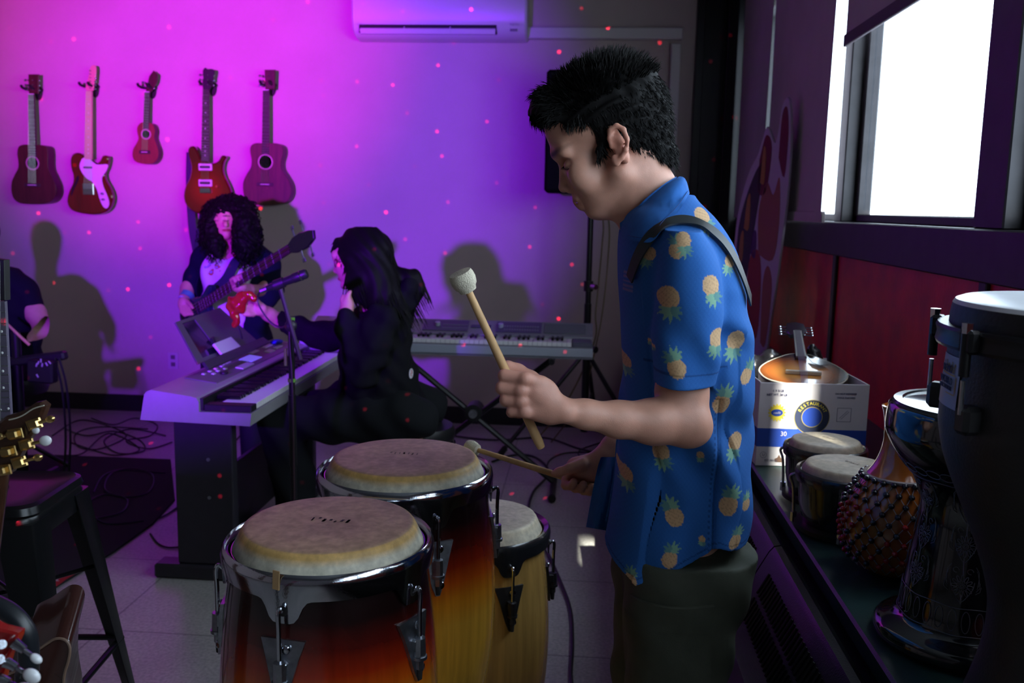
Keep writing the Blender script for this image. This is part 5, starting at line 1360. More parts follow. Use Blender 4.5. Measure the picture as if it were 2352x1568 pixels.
jrect(.15, .85, .62, .65, gm, 'gold_bar'); jrect(.20, .80, .67, .80, M('sticker_crown', (.28, .22, .10), .5), 'crown_base'); 
for i in range(5): jrect(.17 + .15 * i, .17 + .15 * i + .06, .80, .86 + .03 * (i % 2), M('sticker_crown'), 'crown_point')
jrect(.88, .91, .28, .62, gm, 'gold_bar'); jrect(.50, .90, .26, .28, gm, 'gold_bar')
amid = (a0 + a1) / 2; 
for s_, v, sz in (('REMO', .735, .013), ('WORLD', .51, .0125), ('PERCUSSION', .38, .0078)):
    A, Zz = jl(.5, v); e = Vector((math.cos(A), math.sin(A), 0)); r = rsj(Zz) + .003
    tx = Vector((-e.y, e.x, 0)); TT = Matrix(((tx.x, 0, e.x, JX + e.x * r), (tx.y, 0, e.y, JY + e.y * r), (0, 1, 0, Zz), (0, 0, 0, 1)))
    text_obj('print', s_, sz, TT, M('print_navy'), stk_o)
# small red maraca-like rattle half hidden behind the djembe
g = MB(); c = at(2322, 1310, 1.30); c.z = max(c.z, CZ + .05)
g.sphere((c.x + .012, 1.32, CZ + .034), (.032, .032, .034), 20)
tag(g.build('red_ball', M('red_matte', (.30, .012, .01), .6)), 'dark red round shaker half hidden behind the djembe', 'shaker')

# ================================================================== painted cutout board (plain abstract stand-in) leaning on the shades
cu = thing('cutout_board', 'tall shaped board painted in orange green and purple leaning beside the window shades', 'board', (.85, 4.48, CZ))
ea, eb = Vector((.775, 4.72, 0)), Vector((.925, 4.24, 0)); eu = (eb - ea).normalized(); wd = (eb - ea).length
en = Vector((eu.y, -eu.x, 0)); HB = 1.98 - CZ
TB = Matrix(((eu.x, 0, en.x, ea.x), (eu.y, 0, en.y, ea.y), (0, 1, 0, CZ), (0, 0, 0, 1)))
oc = spline([Vector(p) for p in [(.10, .0, 0), (.36, .0, 0), (.42, .22, 0), (.47, .55, 0), (.50, .85, 0), (.49, 1.08, 0), (.455, 1.21, 0), (.40, 1.18, 0), (.36, 1.02, 0), (.27, 1.10, 0), (.20, .98, 0), (.12, .90, 0), (.03, .72, 0), (.0, .50, 0), (.04, .25, 0), (.10, .0, 0)]], 4)[:-1]
MB(T=TB).prism([(p.x, p.y) for p in oc], .012, bev=.002).build('panel', M('board_white_edge', (.55, .52, .60), .6), cu)
def blob(pts, m, z=.0125):
    q = spline([Vector((*p, 0)) for p in pts + [pts[0]]], 4)[:-1]; return MB(T=TB).prism([(p.x, p.y) for p in q], .001, z0=z).build('painted_patch', m, cu)
blob([(.04, .3), (.04, .62), (.16, .86), (.26, .92), (.20, .6), (.14, .35)], M('paint_dark_green', (.02, .035, .02), .6))
blob([(.22, .95), (.27, 1.06), (.33, 1.0), (.30, .80), (.22, .80)], M('paint_dark_red', (.16, .015, .01), .6)); blob([(.40, .95), (.41, 1.14), (.45, 1.17), (.475, 1.05), (.46, .86)], M('paint_dark_red'))
blob([(.26, .50), (.24, .70), (.30, .84), (.37, .78), (.42, .86), (.44, .65), (.40, .48)], M('paint_tan', (.34, .13, .06), .6)); blob([(.16, .1), (.17, .45), (.25, .52), (.30, .4), (.29, .1)], M('paint_orange', (.35, .05, .015), .6))
blob([(.33, .08), (.32, .36), (.36, .45), (.41, .35), (.38, .08)], M('paint_tan')); blob([(.10, .62), (.12, .76), (.15, .78), (.15, .62)], M('paint_ochre', (.42, .22, .02), .6), .0137); blob([(.06, .46), (.07, .58), (.10, .60), (.10, .46)], M('paint_ochre'), .0137); blob([(.24, .84), (.255, 1.0), (.28, .98), (.28, .84)], M('paint_ochre'), .0137)
blob([(.18, .50), (.19, .60), (.23, .60), (.23, .48)], M('paint_purple', (.07, .03, .12), .6))
# ================================================================== left foreground
# ---- metal stool
ST = .76
tr_, tf = atz(207, 1080, ST), atz(78, 1166, ST)     # rear right and front right seat corners
vx = (tf - tr_).normalized(); W_ = .31; px_ = Vector((vx.y, -vx.x, 0)); px_ = px_ if px_.x < 0 else -px_
ctr = (tr_ + tf) / 2 + px_ * W_ / 2
stt = thing('bar_stool', 'black metal bar stool with a square seat at the left edge', 'stool', (ctr.x, ctr.y, 0))
an0 = math.atan2(vx.y, vx.x)
tol = M('black_satin_steel', (.007, .008, .009), .28, .2)
Ts = Matrix.Translation((ctr.x, ctr.y, 0)) @ Matrix.Rotation(an0, 4, 'Z')
hs = (tf - tr_).length / 2
def rsq(h, r, n=8):
    o = []
    for cx, cy, a0 in ((h - r, h - r, 0), (-h + r, h - r, 90), (-h + r, -h + r, 180), (h - r, -h + r, 270)):
        for i in range(n + 1): a = R_(a0 + 90 * i / n); o.append((cx + r * math.cos(a), cy + r * math.sin(a)))
    return o
g = MB(T=Ts); rings = [(hs * .55, .05, ST - .010), (hs * .86, .05, ST - .008), (hs * .95, .05, ST), (hs, .045, ST - .006), (hs + .004, .045, ST - .022), (hs - .001, .045, ST - .030), (hs + .002, .045, ST - .038), (hs + .002, .045, ST - .085), (hs - .01, .045, ST - .085), (hs - .012, .045, ST - .03)]
rows = [[(x, y, z) for x, y in rsq(h, r)] for h, r, z in rings]
g.grid(rows, closed=True); n_ = len(rows[0]); 
g.add(rows[0], [list(range(n_))])
g.build('seat', tol, stt)
MB(T=Ts).prism([(.04 * math.cos(a), .013 * math.sin(a)) for a in [2 * math.pi * i / 24 for i in range(24)]], .002, z0=ST - .009).build('grip_slot', holem, stt)
for sx, sy in ((1, 1), (1, -1), (-1, 1), (-1, -1)):
    top = [(sx * (hs + .004), sy * (hs + .004), ST - .045)]; sp_ = .085
    g = MB(T=Ts); rows = []
    for i in range(9):
        f = i / 8; z = (ST - .045) * (1 - f) + .004; ox = (hs + .004) + sp_ * f; wt = .085 * (1 - f) + .030 * f; th = .003
        c = Vector((sx * ox, sy * ox, z)); rr = .012
        rows.append([c + Vector((-sx * wt, 0, 0)), c + Vector((-sx * rr, 0, 0)), c + Vector((-sx * rr * .3, -sy * rr * .3, 0)), c + Vector((0, -sy * rr, 0)), c + Vector((0, -sy * wt, 0)),
                     c + Vector((-sx * th, -sy * wt, 0)), c + Vector((-sx * (rr + th), -sy * (rr + th), 0)), c + Vector((-sx * wt, -sy * th, 0))])
    g.grid(rows, closed=True); g.add(rows[0], [list(range(8))]); g.add(rows[-1], [list(range(8))]); lg = g.build('leg', tol, stt)
    f = 1; c = Vector((sx * (hs + .004 + sp_ - .010), sy * (hs + .004 + sp_ - .010), .008)); MB(T=Ts).cyl((c.x, c.y, 0), (c.x, c.y, .02), .016).build('rubber_foot', rubber, lg)
for z, in ((.28,),):
    f = 1 - (z - .004) / (ST - .045); ox = hs + sp_ * f - .004
    cs = [(ox, ox), (-ox, ox), (-ox, -ox), (ox, -ox)]
    for i in range(4): MB(T=Ts).tube([(*cs[i], z), (*cs[(i + 1) % 4], z)], .0085, 8).build('footrest_bar', tol, stt)
z = .50; f = 1 - (z - .004) / (ST - .045); ox = hs + sp_ * f - .01
for s_ in (1, -1): MB(T=Ts).tube([(ox, s_ * ox, z), (0, 0, z + .0 + .006 * s_), (-ox, -s_ * ox, z)], .006, 6).build('cross_brace', tol, stt)

# ---- guitar neck rising at the very edge: pale fretboard of a standing guitar
YG = 1.30
na, nb_ = at(-14, 640, YG), at(-2, 985, YG)
gt = thing('electric_bass', 'dotted fretboard of a standing guitar cut off by the left edge', 'guitar', (na.x, YG, .0))
g = MB(); a, b_ = at(2, 692, YG), at(8, 1400, YG); 
d = (b_ - a); 
fb = [at(-30, 692, YG), at(12, 692, YG), at(28, 1010, YG), at(30, 1060, YG), at(-34, 1060, YG)]
def tri(mb, pts, t, Y): T = Matrix.Translation((0, Y + t, 0)) @ XZ; return mb.prism([(p.x, p.z) for p in pts], t, T, 0, .001)
g = MB(); tri(g, fb, .006, YG); fbo = g.build('fretboard', M('greyish_fretboard', (.13, .11, .17), .35, var=.2, vscale=20), gt)
g = MB(); i = 0
for py in (716, 742, 768, 795, 816, 840, 860, 880, 897, 912, 927, 943, 960, 975):
    f = (py - 692) / 318; g.tube([at(-30, py, YG) + Vector((0, -.001, 0)), at(12 + 16 * f, py, YG) + Vector((0, -.001, 0))], .0009, 4)
g.build('frets', fretw, fbo)
for px, py in ((3.5, 761), (5, 810), (6.5, 852), (7.5, 890), (1, 941), (19, 938)):
    MB().sphere(at(px, py, YG), (.0022, .001, .0022), 10).build('inlay_dot', pearl, fbo)
g = MB()
for px in (-22, -12, -3, 5): g.tube([at(px, 600, YG) + Vector((0, -.006, 0)), at(px * 1.4 + 2, 1100, YG) + Vector((0, -.008, 0))], .0008, 4)
g.build('strings', stringm, gt)
g = MB(); tri(g, [at(-40, 590, YG), at(8, 597, YG), at(10, 690, YG), at(-30, 692, YG)], .014, YG + .002); hs_ = g.build('headstock', black, gt)
g = MB(); g.tube([(fb[0].x + .008, YG + .013, fb[0].z), (fb[4].x + .014, YG + .013, fb[4].z)], .009, 10); g.build('neck', M('dark_neck', (.05, .03, .02), .4), gt)
g = MB(); tri(g, [at(-90, 1100, YG), at(-50, 1100, YG), at(-50, 1500, YG), at(-20, 1900, YG), at(-160, 1900, YG), at(-120, 1300, YG)], .05, YG); g.build('body', M('dark_wood_gloss', (.04, .015, .012), .2, coat=.5), gt)

# ---- headstock with gold tuners, seen from behind
YH = 1.02
hd = thing('acoustic_guitar', 'dark headstock with six gold tuners of a guitar in front of the stool', 'guitar', (at(20, 1000, YH).x, YH, 0))
def h1(l): return [(x / 2.347, 900 + y / 2.347) for x, y in l]
hm = M('dark_walnut_gloss', (.045, .018, .010), .22, coat=.6, var=.3, vscale=25)
g = MB(); pxprism(g, h1([(30, 130), (75, 118), (130, 98), (185, 60), (215, 55), (242, 78), (228, 115), (215, 150), (190, 200), (150, 260), (110, 330), (85, 380), (50, 440), (-50, 470), (-60, 200)]), YH, .016, .003, sp=0); ho = g.build('headstock', hm, hd)
g = MB(); g.tube(spline([at(*q, YH - .0015) for q in h1([(48, 150), (90, 140), (130, 122), (180, 90), (238, 72)])], 4), .0008, 5); g.build('edge_binding', M('cream_binding'), ho)
g = MB(); g.tube([at(0, 1070, YH + .012), at(-14, 1180, YH + .02), at(-60, 1500, YH + .05)], [.012, .012, .016], 12); g.build('neck', hm, hd)
def tuner(c, dirv, ln, bcol, knob_r=(.009, .005, .011)):
    # gear housing plate, shaft, button
    c = Vector(c); d = Vector(dirv).normalized(); up = Vector((0, -1, 0)); s_ = d.cross(up)
    Rm = Matrix((d, s_, up)).transposed()
    t_ = MB().box(c + up * .004, (.014, .010, .008), rot=Rm, bev=.003)
    t_.box(c + up * .001 - d * .002, (.019, .013, .003), rot=Rm, bev=.001)
    o = t_.build('tuner_housing', gold, ho)
    MB().tube([c + d * .008 + up * .004, c + d * ln + up * .004], .0022, 8).build('tuner_shaft', gold, o)
    MB().sphere(c + d * (ln + knob_r[2] * .7) + up * .004, (knob_r[2], knob_r[0], knob_r[1]), 14, rot=Rm).build('tuner_button', bcol, o)
for (x, y, dx, dz, ln, col) in [(195, 170, 1, .35, .022, gold), (155, 280, 1, .25, .024, pearl), (115, 375, 1, .30, .026, gold),
                                (80, 225, -1, -.2, .016, gold), (45, 320, -1, -.2, .016, gold), (15, 420, -1, -.2, .016, gold)]:
    tuner(at(*h1([(x, y)])[0], YH - .002), (dx, 0, dz), ln * .8, col, (.0065, .004, .0078) if col is pearl else (.0048, .0034, .006))
MB().sphere(at(*h1([(193, 206)])[0], YH - .006), (.0048, .003, .0045), 12).build('string_post', pearl, ho)
# ---- red headstock with pearl buttons, lower left
YR = .80
rh = thing('electric_guitar', 'red glossy headstock with white pearl tuner buttons in the lower left corner', 'guitar', (at(0, 1500, YR).x, YR, 0))
g = MB(); pxprism(g, h1([(-60, 1250), (0, 1280), (96, 1302), (92, 1330), (70, 1375), (40, 1430), (20, 1500), (0, 1568), (-20, 1700), (-80, 1700)]), YR, .014, .002); ro_ = g.build('headstock', M('red_gloss', (.28, .008, .008), .12, coat=.8), rh)
g = MB(); g.tube([at(-20, 1640, YR + .012), at(-60, 2000, YR + .06)], .02, 10); g.build('neck', M('dark_walnut_gloss'), rh)
for (x, y, dx, dz, kr) in [(75, 1352, .8, -.55, (.0042, .0042, .0066)), (30, 1455, .9, -.45, (.0075, .005, .0092)), (-10, 1540, .9, -.35, (.0070, .005, .009))]:
    c = at(*h1([(x, y)])[0], YR - .004); d = Vector((dx, 0, dz)).normalized()
    o = MB().tube([c, c + d * .012], [.0055, .0042], 12).build('tuner_bushing', chrome, ro_)
    MB().tube([c + d * .01, c + d * .020], .0022, 8).build('tuner_shaft', chrome, o)
    Rm = frame_from(d, (0, -1, 0)); MB().sphere(c + d * (.020 + kr[2]), (kr[1], kr[0], kr[2]), 16, rot=Rm).build('tuner_button', pearl, o)
for q in h1([(10, 1360), (0, 1440)]): MB().cyl(at(*q, YR - .002), at(*q, YR - .012), .0045).build('string_post', chrome, ro_)
# ---- brown guitar body behind it on a tubular stand
YBd = 1.22
bd = thing('acoustic_guitar', 'dark brown guitar body standing on the floor in front of the bar stool', 'guitar', (at(60, 1560, YBd).x, YBd, 0))
ol_ = h1([(80, 1250), (200, 1400), (260, 1350), (310, 1325), (360, 1335), (382, 1380), (372, 1450), (350, 1530), (340, 1700), (380, 2000), (300, 2250), (0, 2300), (-200, 2200), (-200, 1500)])
g = MB(); q = [at(p[0], p[1], YBd) for p in h1([(95, 1500), (110, 1440), (190, 1398), (260, 1350), (310, 1325), (360, 1335), (382, 1380), (372, 1450), (350, 1530), (345, 1700), (372, 1900), (350, 2150), (230, 2300), (0, 2350), (-160, 2300), (-180, 1900), (-80, 1600)])]
q = spline(q + [q[0]], 3)[:-1]; T = Matrix.Translation((0, YBd + .11, 0)) @ Matrix(((1, 0, .55, 0), (0, 0, -1, 0), (0, 1, -.55, 0), (0, 0, 0, 1))); 
T = Matrix.Translation((0, YBd, 0)) @ Matrix(((1, 0, -.32, 0), (0, 0, 1, 0), (0, 1, .42, 0), (0, 0, 0, 1)))
g.prism([(p.x, p.z) for p in q], .10, T, 0, .003); g.build('body', M('brown_guitar_side', (.05, .014, .010), .22, coat=.5), bd)
g = MB(); g.tube([Vector((p.x, YBd - .002, p.z)) for p in q], .0022, 6, closed=True); g.build('binding', M('aged_binding', (.22, .14, .10), .5), bd)
YS = .98
gs_ = thing('guitar_stand', 'black padded tube guitar stand curving in the lower left corner', 'guitar stand', (at(40, 1560, YS).x, YS, 0))
MB().tube(spline([at(-60, 1370, YS), at(-20, 1385, YS), at(20, 1405, YS), at(50, 1435, YS), at(64, 1470, YS), at(66, 1540, YS), at(64, 1700, YS), Vector((at(64, 1700, YS).x, YS, .02))], 5), .012, 12).build('padded_tube', M('foam_black', (.010, .012, .016), .35), gs_)

# ================================================================== rug, decal, cables on the floor
fz = lambda px, py, z=0: atz(px, py, z)
rg = [fz(-60, 1050), fz(110, 1047), fz(392, 1058), fz(402, 1150), fz(352, 1205), fz(262, 1270), fz(118, 1358), fz(-60, 1440)]
rr_ = MB().prism([(p.x, p.y) for p in rg], .010, bev=.002).build('rug', M('black_rug', (.008, .008, .010), .95, bump=.6, bscale=300)); tag(rr_, 'flat black rug on the floor under the cables behind the stool', 'rug')
g = MB(); q = [fz(112, 1328, .0104), fz(190, 1307, .0104), fz(152, 1330, .0104), (fz(112, 1360, .0104))]
rl = g.prism([(p.x, p.y) for p in q], .0006, z0=.0104).build('corner_logo', M('rug_red', (.40, .012, .012), .8), rr_); 
c = fz(128, 1332, .0112); text_obj('print', 'BL', .028, Matrix.Translation((c.x, c.y, .0113)) @ Matrix.Rotation(R_(12), 4, 'Z'), M('print_white', (.6, .6, .65), .6), rl)
cm = M('black_cable', (.010, .009, .011), .5)
def cable(pts, label, r=.0038, name='audio_cable', grp=None, m=None):
    q = [fz(x, y, r + .001) for x, y in pts]
    return tag(MB().tube(spline(q, 8), r, 6).build(name, m or cm), label, 'cable', grp)
grp = 'cables tangled on the floor behind the stool'
cable([(150, 985), (200, 1000), (260, 990), (320, 1010), (330, 1035), (270, 1040), (240, 1010), (300, 985), (380, 1000)], 'black cable looping on the floor left of the piano stand', grp=grp)
cable([(120, 1000), (180, 965), (240, 975), (290, 1000), (230, 1030), (180, 1025), (175, 995), (230, 980), (340, 985)], 'black cable knotted on the floor behind the bar stool', grp=grp)
cable([(210, 960), (260, 975), (310, 960), (360, 975), (345, 1000), (290, 1012), (340, 1030), (395, 1015)], 'black cable squiggle nearest the wall left of the piano', grp=grp)
cable([(160, 1015), (220, 1035), (270, 1045), (320, 1030), (250, 995), (190, 1040), (150, 1045)], 'black cable lying along the rear edge of the rug', grp=grp)
def rcable(pts, label):
    q = [fz(x, y, .015) for x, y in pts]; return tag(MB().tube(spline(q, 8), .004, 6).build('audio_cable', M('blue_black_cable', (.012, .010, .030), .45)), label, 'cable')
rcable([(215, 1130), (240, 1090), (300, 1075), (350, 1090), (340, 1130), (280, 1140), (240, 1120), (270, 1080), (380, 1085)], 'dark blue cable coiled on the black rug')
rcable([(220, 1190), (280, 1175), (290, 1145), (240, 1135), (200, 1160), (240, 1200), (330, 1195)], 'dark cable loop at the near side of the black rug')
cable([(235, 1208), (330, 1200), (400, 1170), (455, 1110), (500, 1060), (560, 990)], 'black cable running from the rug past the piano stand foot', .004)
cable([(345, 1225), (370, 1252), (420, 1255), (560, 1230), (700, 1180)], 'black cable bending under the digital piano', .004)
cable([(965, 980), (1040, 1000), (1140, 1010), (1250, 1005), (1330, 1030), (1400, 1045)], 'black cable crossing under the X stand along the wall', .006)
cable([(1130, 1060), (1180, 1045), (1230, 1050), (1260, 1085), (1225, 1130), (1215, 1180), (1245, 1240), (1285, 1330), (1310, 1400), (1315, 1480), (1312, 1560), (1330, 1640)], 'thick black cable snaking down the floor beside the natural conga', .0065)
cable([(1260, 1100), (1260, 1060), (1300, 1040), (1370, 1042), (1390, 1070), (1350, 1060), (1330, 1035), (1400, 1010)], 'black cable looped around the foot of the X stand', .004)
# floor tape rectangle
# ================================================================== drum rack module of the drummer at the left edge
YD = 4.15
dm_ = thing('drum_module', 'electronic drum module with white pads on a black rack by the drummer', 'drum module', (at(95, 900, YD).x, YD, at(95, 885, YD).z))
c = at(98, 852, YD); MB().box(c, (.13, .06, .11), rot=(0, .05, 0), bev=.008).build('housing', black, dm_)
for px, py, an in ((88, 833, .4), (94, 828, 0), (97, 838, .2), (107, 836, -.5), (114, 832, -.7), (86, 863, -.5), (84, 838, .3)):
    MB().box(at(px, py, YD - .034), (.006, .006, .018), rot=(0, an, 0), bev=.001).build('white_button', M('pad_white', (.5, .5, .55), .5), dm_)
rk = thing('drum_rack', 'black drum rack bar and legs at the left edge', 'drum rack', (at(80, 900, YD + .06).x, YD + .06, 0))
a, b_ = at(-60, 842, YD + .06), at(152, 815, YD + .06)
MB().box((a + b_) / 2, ((b_ - a).length, .05, .045), rot=(0, -math.atan2((b_ - a).z, (b_ - a).x), 0), bev=.01).build('cross_bar', black, rk)
MB().cyl((at(40, 840, YD + .06).x, YD + .06, .0), (at(40, 840, YD + .06).x, YD + .06, .80), .022).build('upright', blackm, rk)
MB().cyl((at(112, 840, YD + .06).x - .03, YD + .06, at(112, 870, YD + .06).z), (at(112, 840, YD + .06).x - .03, YD + .06, at(112, 822, YD).z), .012).build('module_arm', blackm, rk)
g = MB(); g.tube([(at(40, 840, YD + .06).x, YD - .28, .02), (at(40, 840, YD + .06).x, YD + .34, .02)], .018, 8); g.build('foot', blackm, rk)
for dx, s_ in ((125, 'left'), (136, 'right')):
    p0 = at(dx, 822, YD + .02); tag(MB().tube(spline([p0 + Vector((0, 0, .0)), p0 + Vector((.03, 0, -.15)), p0 + Vector((.035, .0, -.4)), Vector((p0.x + .02, YD, .02)), Vector((p0.x + .1, YD - .1, .006))], 6), .006, 6).build('module_cable', cm), '%s of the two thin black cables hanging from the drum rack' % s_, 'cable')
MB_ = MB()
th_ = thing('drum_throne', 'black padded drum stool under the drummer at the left edge', 'stool', (-2.98, 4.46, 0))
MB(T=TR((-2.98, 4.46, 0))).lathe([(.001, .44), (.17, .44), (.18, .47), (.17, .52), (.001, .53)], 28).build('seat', M('black_vinyl'), th_)
MB().cyl((-2.98, 4.46, 0.02), (-2.98, 4.46, .44), .025).build('column', blackm, th_)
for k in range(3): an = R_(30 + 120 * k); MB().tube([(-2.98, 4.46, .2), (-2.98 + .25 * math.cos(an), 4.46 + .25 * math.sin(an), .012)], .012, 8).build('leg', blackm, th_)
# ================================================================== people
def skin_material(name, rough=.5):
    return M(name, (.5, .3, .2), rough, attr='Col', bump=.12, bscale=700, var=.05, vscale=60, sub=.12)
skinm = skin_material('skin_tone')
YM0 = 1.60
A = lambda px, py, y=YM0: np.array(at(px, py, y))
man = thing('person', 'young man in a blue pineapple shirt and olive trousers holding two mallets over the drums', 'person', (A(1570, 1400)[0], YM0, 0))
S = SDF((-.20, 1.20, .80), (.42, 1.94, 1.78), .0026)
fv = np.array([-.88, 0, -.47]); uv = np.array([-.47, 0, .88]); RH = np.array([fv, [0, 1, 0], uv]).T   # columns: forward, side, up
# cranium and face
S.ell(A(1375, 264), (.097, .074, .083), RH, .0)
S.ell(A(1430, 290), (.060, .070, .075), RH, .02)
S.ell(A(1349, 388), (.041, .055, .076), RH, .015)
S.ell(A(1374, 436), (.034, .042, .043), RH, .012)
S.ell(A(1300, 348), (.019, .050, .026), RH, .015)
for s_ in (-1, 1):
    S.cap(A(1372, 474, YM0 + s_ * .012), A(1424, 398, YM0 + s_ * .052), .0165, .019, .016)
    S.ell(A(1335, 405, YM0 + s_ * .043), (.020, .018, .026), RH, .014)
    S.cap(A(1278, 353, YM0 + s_ * .012), A(1297, 350, YM0 + s_ * .045), .009, .008, .012)
S.ell(A(1371, 481), (.017, .022, .014), RH, .014)
S.cap(A(1390, 480), A(1440, 455), .014, .030, .015)
# nose
S.cap(A(1296, 374), A(1298, 424), .0085, .0108, .005)
S.ell(A(1297, 430), (.0108, .0105, .0095), RH, .004)
for s_ in (-1, 1): S.ell(A(1309, 433, YM0 + s_ * .011), (.0098, .0066, .0085), RH, .003)
for s_ in (-1, 1): S.ell(A(1303, 441, YM0 + s_ * .007), (.003, .003, .003), RH, .002, 's')
# mouth
S.cap(A(1335, 449), A(1337, 459), .016, .016, .008)
S.ell(A(1325, 458), (.0075, .019, .0060), RH, .003)
S.ell(A(1338, 474), (.0085, .016, .0068), RH, .003)
S.cap(A(1325, 465, YM0 - .018), A(1325, 465, YM0 + .018), .0020, .0020, .0015, 's')
S.cap(A(1330, 466, YM0 - .022), A(1335, 467, YM0 - .022), .0022, .0018, .002, 's')
# eyes: socket, eyeball under a lowered lid
for s_ in (-1, 1):
    S.ell(A(1298, 377, YM0 + s_ * .032), (.012, .017, .011), RH, .010, 's')
    S.ell(A(1313, 379, YM0 + s_ * .032), (.0135, .0145, .0125), RH, .003)
    S.cap(A(1297, 382, YM0 + s_ * .024), A(1313, 384, YM0 + s_ * .044), .0014, .0012, .0015, 's')
# ears
for s_ in (-1, 1):
    ye = YM0 + s_ * .074; o = s_ * .012
    E_ = lambda x, y, d=0: A(x, y, ye + o + s_ * d)
    S.ell(A(1420, 332, ye), (.012, .012, .034), RH, .006)
    S.chain([E_(1404, 338, -.008), E_(1399, 318, -.002), E_(1402, 298), E_(1416, 288, .002), E_(1432, 297, .004), E_(1440, 320, .005), E_(1438, 344, .004), E_(1428, 362, 0), E_(1416, 374, -.004)], [.0032, .0036, .0040, .0042, .0044, .0044, .0040, .0040, .0052], .003)
    S.ell(E_(1414, 368, -.005), (.0065, .005, .010), RH, .004)
    S.chain([E_(1408, 312, -.003), E_(1420, 312, -.002), E_(1428, 330, -.001), E_(1424, 348, -.003)], .0028, .003)
    S.ell(E_(1413, 334, .004), (.0065, .008, .011), RH, .004, 's')
    S.ell(E_(1430, 318, .008), (.0028, .005, .017), RH, .003, 's')
# neck, trunk
S.cap(A(1448, 352), A(1492, 500), .051, .055, .03)
S.cap(A(1505, 445), A(1548, 530), .036, .045, .03)
S.cap(A(1540, 560, YM0 - .12), A(1540, 560, YM0 + .12), .045, .045, .04)
S.rows([(z, A(px, 800)[0], YM0, a, b_) for z, px, a, b_ in ((.84, 1560, .09, .14), (1.0, 1568, .095, .14), (1.2, 1575, .10, .155), (1.36, 1560, .085, .16), (1.42, 1545, .05, .12))], 2.3, .03)
# near (left) arm
def px3(l): return [A(*q) for q in l]
S.chain(px3([(1575, 600, 1.43), (1572, 760, 1.392), (1566, 900, 1.382), (1572, 965, 1.372)]), [.040, .037, .037, .036], .02)
S.ell(A(1592, 985, 1.366), (.027, .028, .025), None, .02)
S.chain(px3([(1572, 968, 1.365), (1500, 968, 1.345), (1420, 963, 1.322), (1345, 951, 1.30), (1288, 941, 1.285)]), [.037, .0335, .0265, .0205, .0185], .012)
S.ell(A(1300, 950, 1.272), (.011, .008, .012), None, .010)
# near hand: back of the hand faces the camera, fingers close round the stick behind it
HY = 1.268
S.ell(A(1240, 914, 1.280), (.030, .014, .032), None, .010)
S.cap(A(1275, 935, 1.285), A(1228, 900, 1.280), .019, .018, .010)
S.cap(A(1262, 948, 1.283), A(1222, 940, 1.280), .017, .013, .010)
kn = [(1206, 870, .0122), (1197, 896, .0126), (1198, 921, .0120), (1206, 945, .0110)]
pip = [(1158, 862), (1153, 889), (1162, 917), (1176, 944)]
for i, ((kx, ky, kr), (qx, qy)) in enumerate(zip(kn, pip)):
    fr_ = [.0094, .0096, .0092, .0083][i]
    S.ell(A(kx, ky, HY - .001), (kr * .95, kr * .85, kr * .85), None, .003); S.cap(A(kx + 4, ky, HY + .003), A(kx + 34, 908 + (ky - 908) * .75, HY + .010), .0095, .011, .0045)
    S.chain(px3([(kx, ky, HY + .002), (qx, qy, HY + .006)]), [fr_ * 1.02, fr_], .0018)
    S.chain(px3([(qx, qy, HY + .006), (qx - 1, qy + 3, HY + .030), (qx + 16, qy + 5, HY + .046), (qx + 36, qy + 6, HY + .044)]), [fr_, fr_ * .97, fr_ * .9, fr_ * .78], .0014)
S.chain(px3([(1250, 900, 1.290), (1218, 872, 1.305), (1190, 853, 1.312), (1166, 840, 1.308)]), [.0165, .0130, .0110, .0088], .006)
# far (right) arm
S.chain(px3([(1560, 590, 1.80), (1545, 800, 1.86), (1530, 930, 1.86)]), [.042, .040, .036], .02)
S.chain(px3([(1530, 940, 1.86), (1470, 985, 1.84), (1415, 1030, 1.80), (1392, 1050, 1.785)]), [.038, .036, .028, .025], .02)
S.ell(A(1345, 1078, 1.785), (.040, .020, .022), np.array(Matrix.Rotation(R_(18), 3, 'Y')), .014)
S.cap(A(1388, 1054, 1.785), A(1330, 1072, 1.783), .023, .018, .012)
S.chain(px3([(1340, 1066, 1.768), (1308, 1076, 1.762), (1284, 1084, 1.765), (1274, 1087, 1.768)]), [.013, .0105, .0092, .0075], .005)
for i, (mx, my) in enumerate([(1306, 1088), (1328, 1094), (1348, 1100), (1364, 1102)]):
    fr_ = [.0095, .0098, .0095, .0085][i]
    S.chain(px3([(mx + 8, my - 6, 1.792), (mx - 6, my + 14, 1.795), (mx - 7, my + 26, 1.780), (mx + 6, my + 28, 1.764), (mx + 12, my + 18, 1.760)]), [fr_ * 1.05, fr_, fr_, fr_ * .92, fr_ * .82], .0025)
earc = A(1420, 330, YM0 - .086); lipc = A(1328, 466)
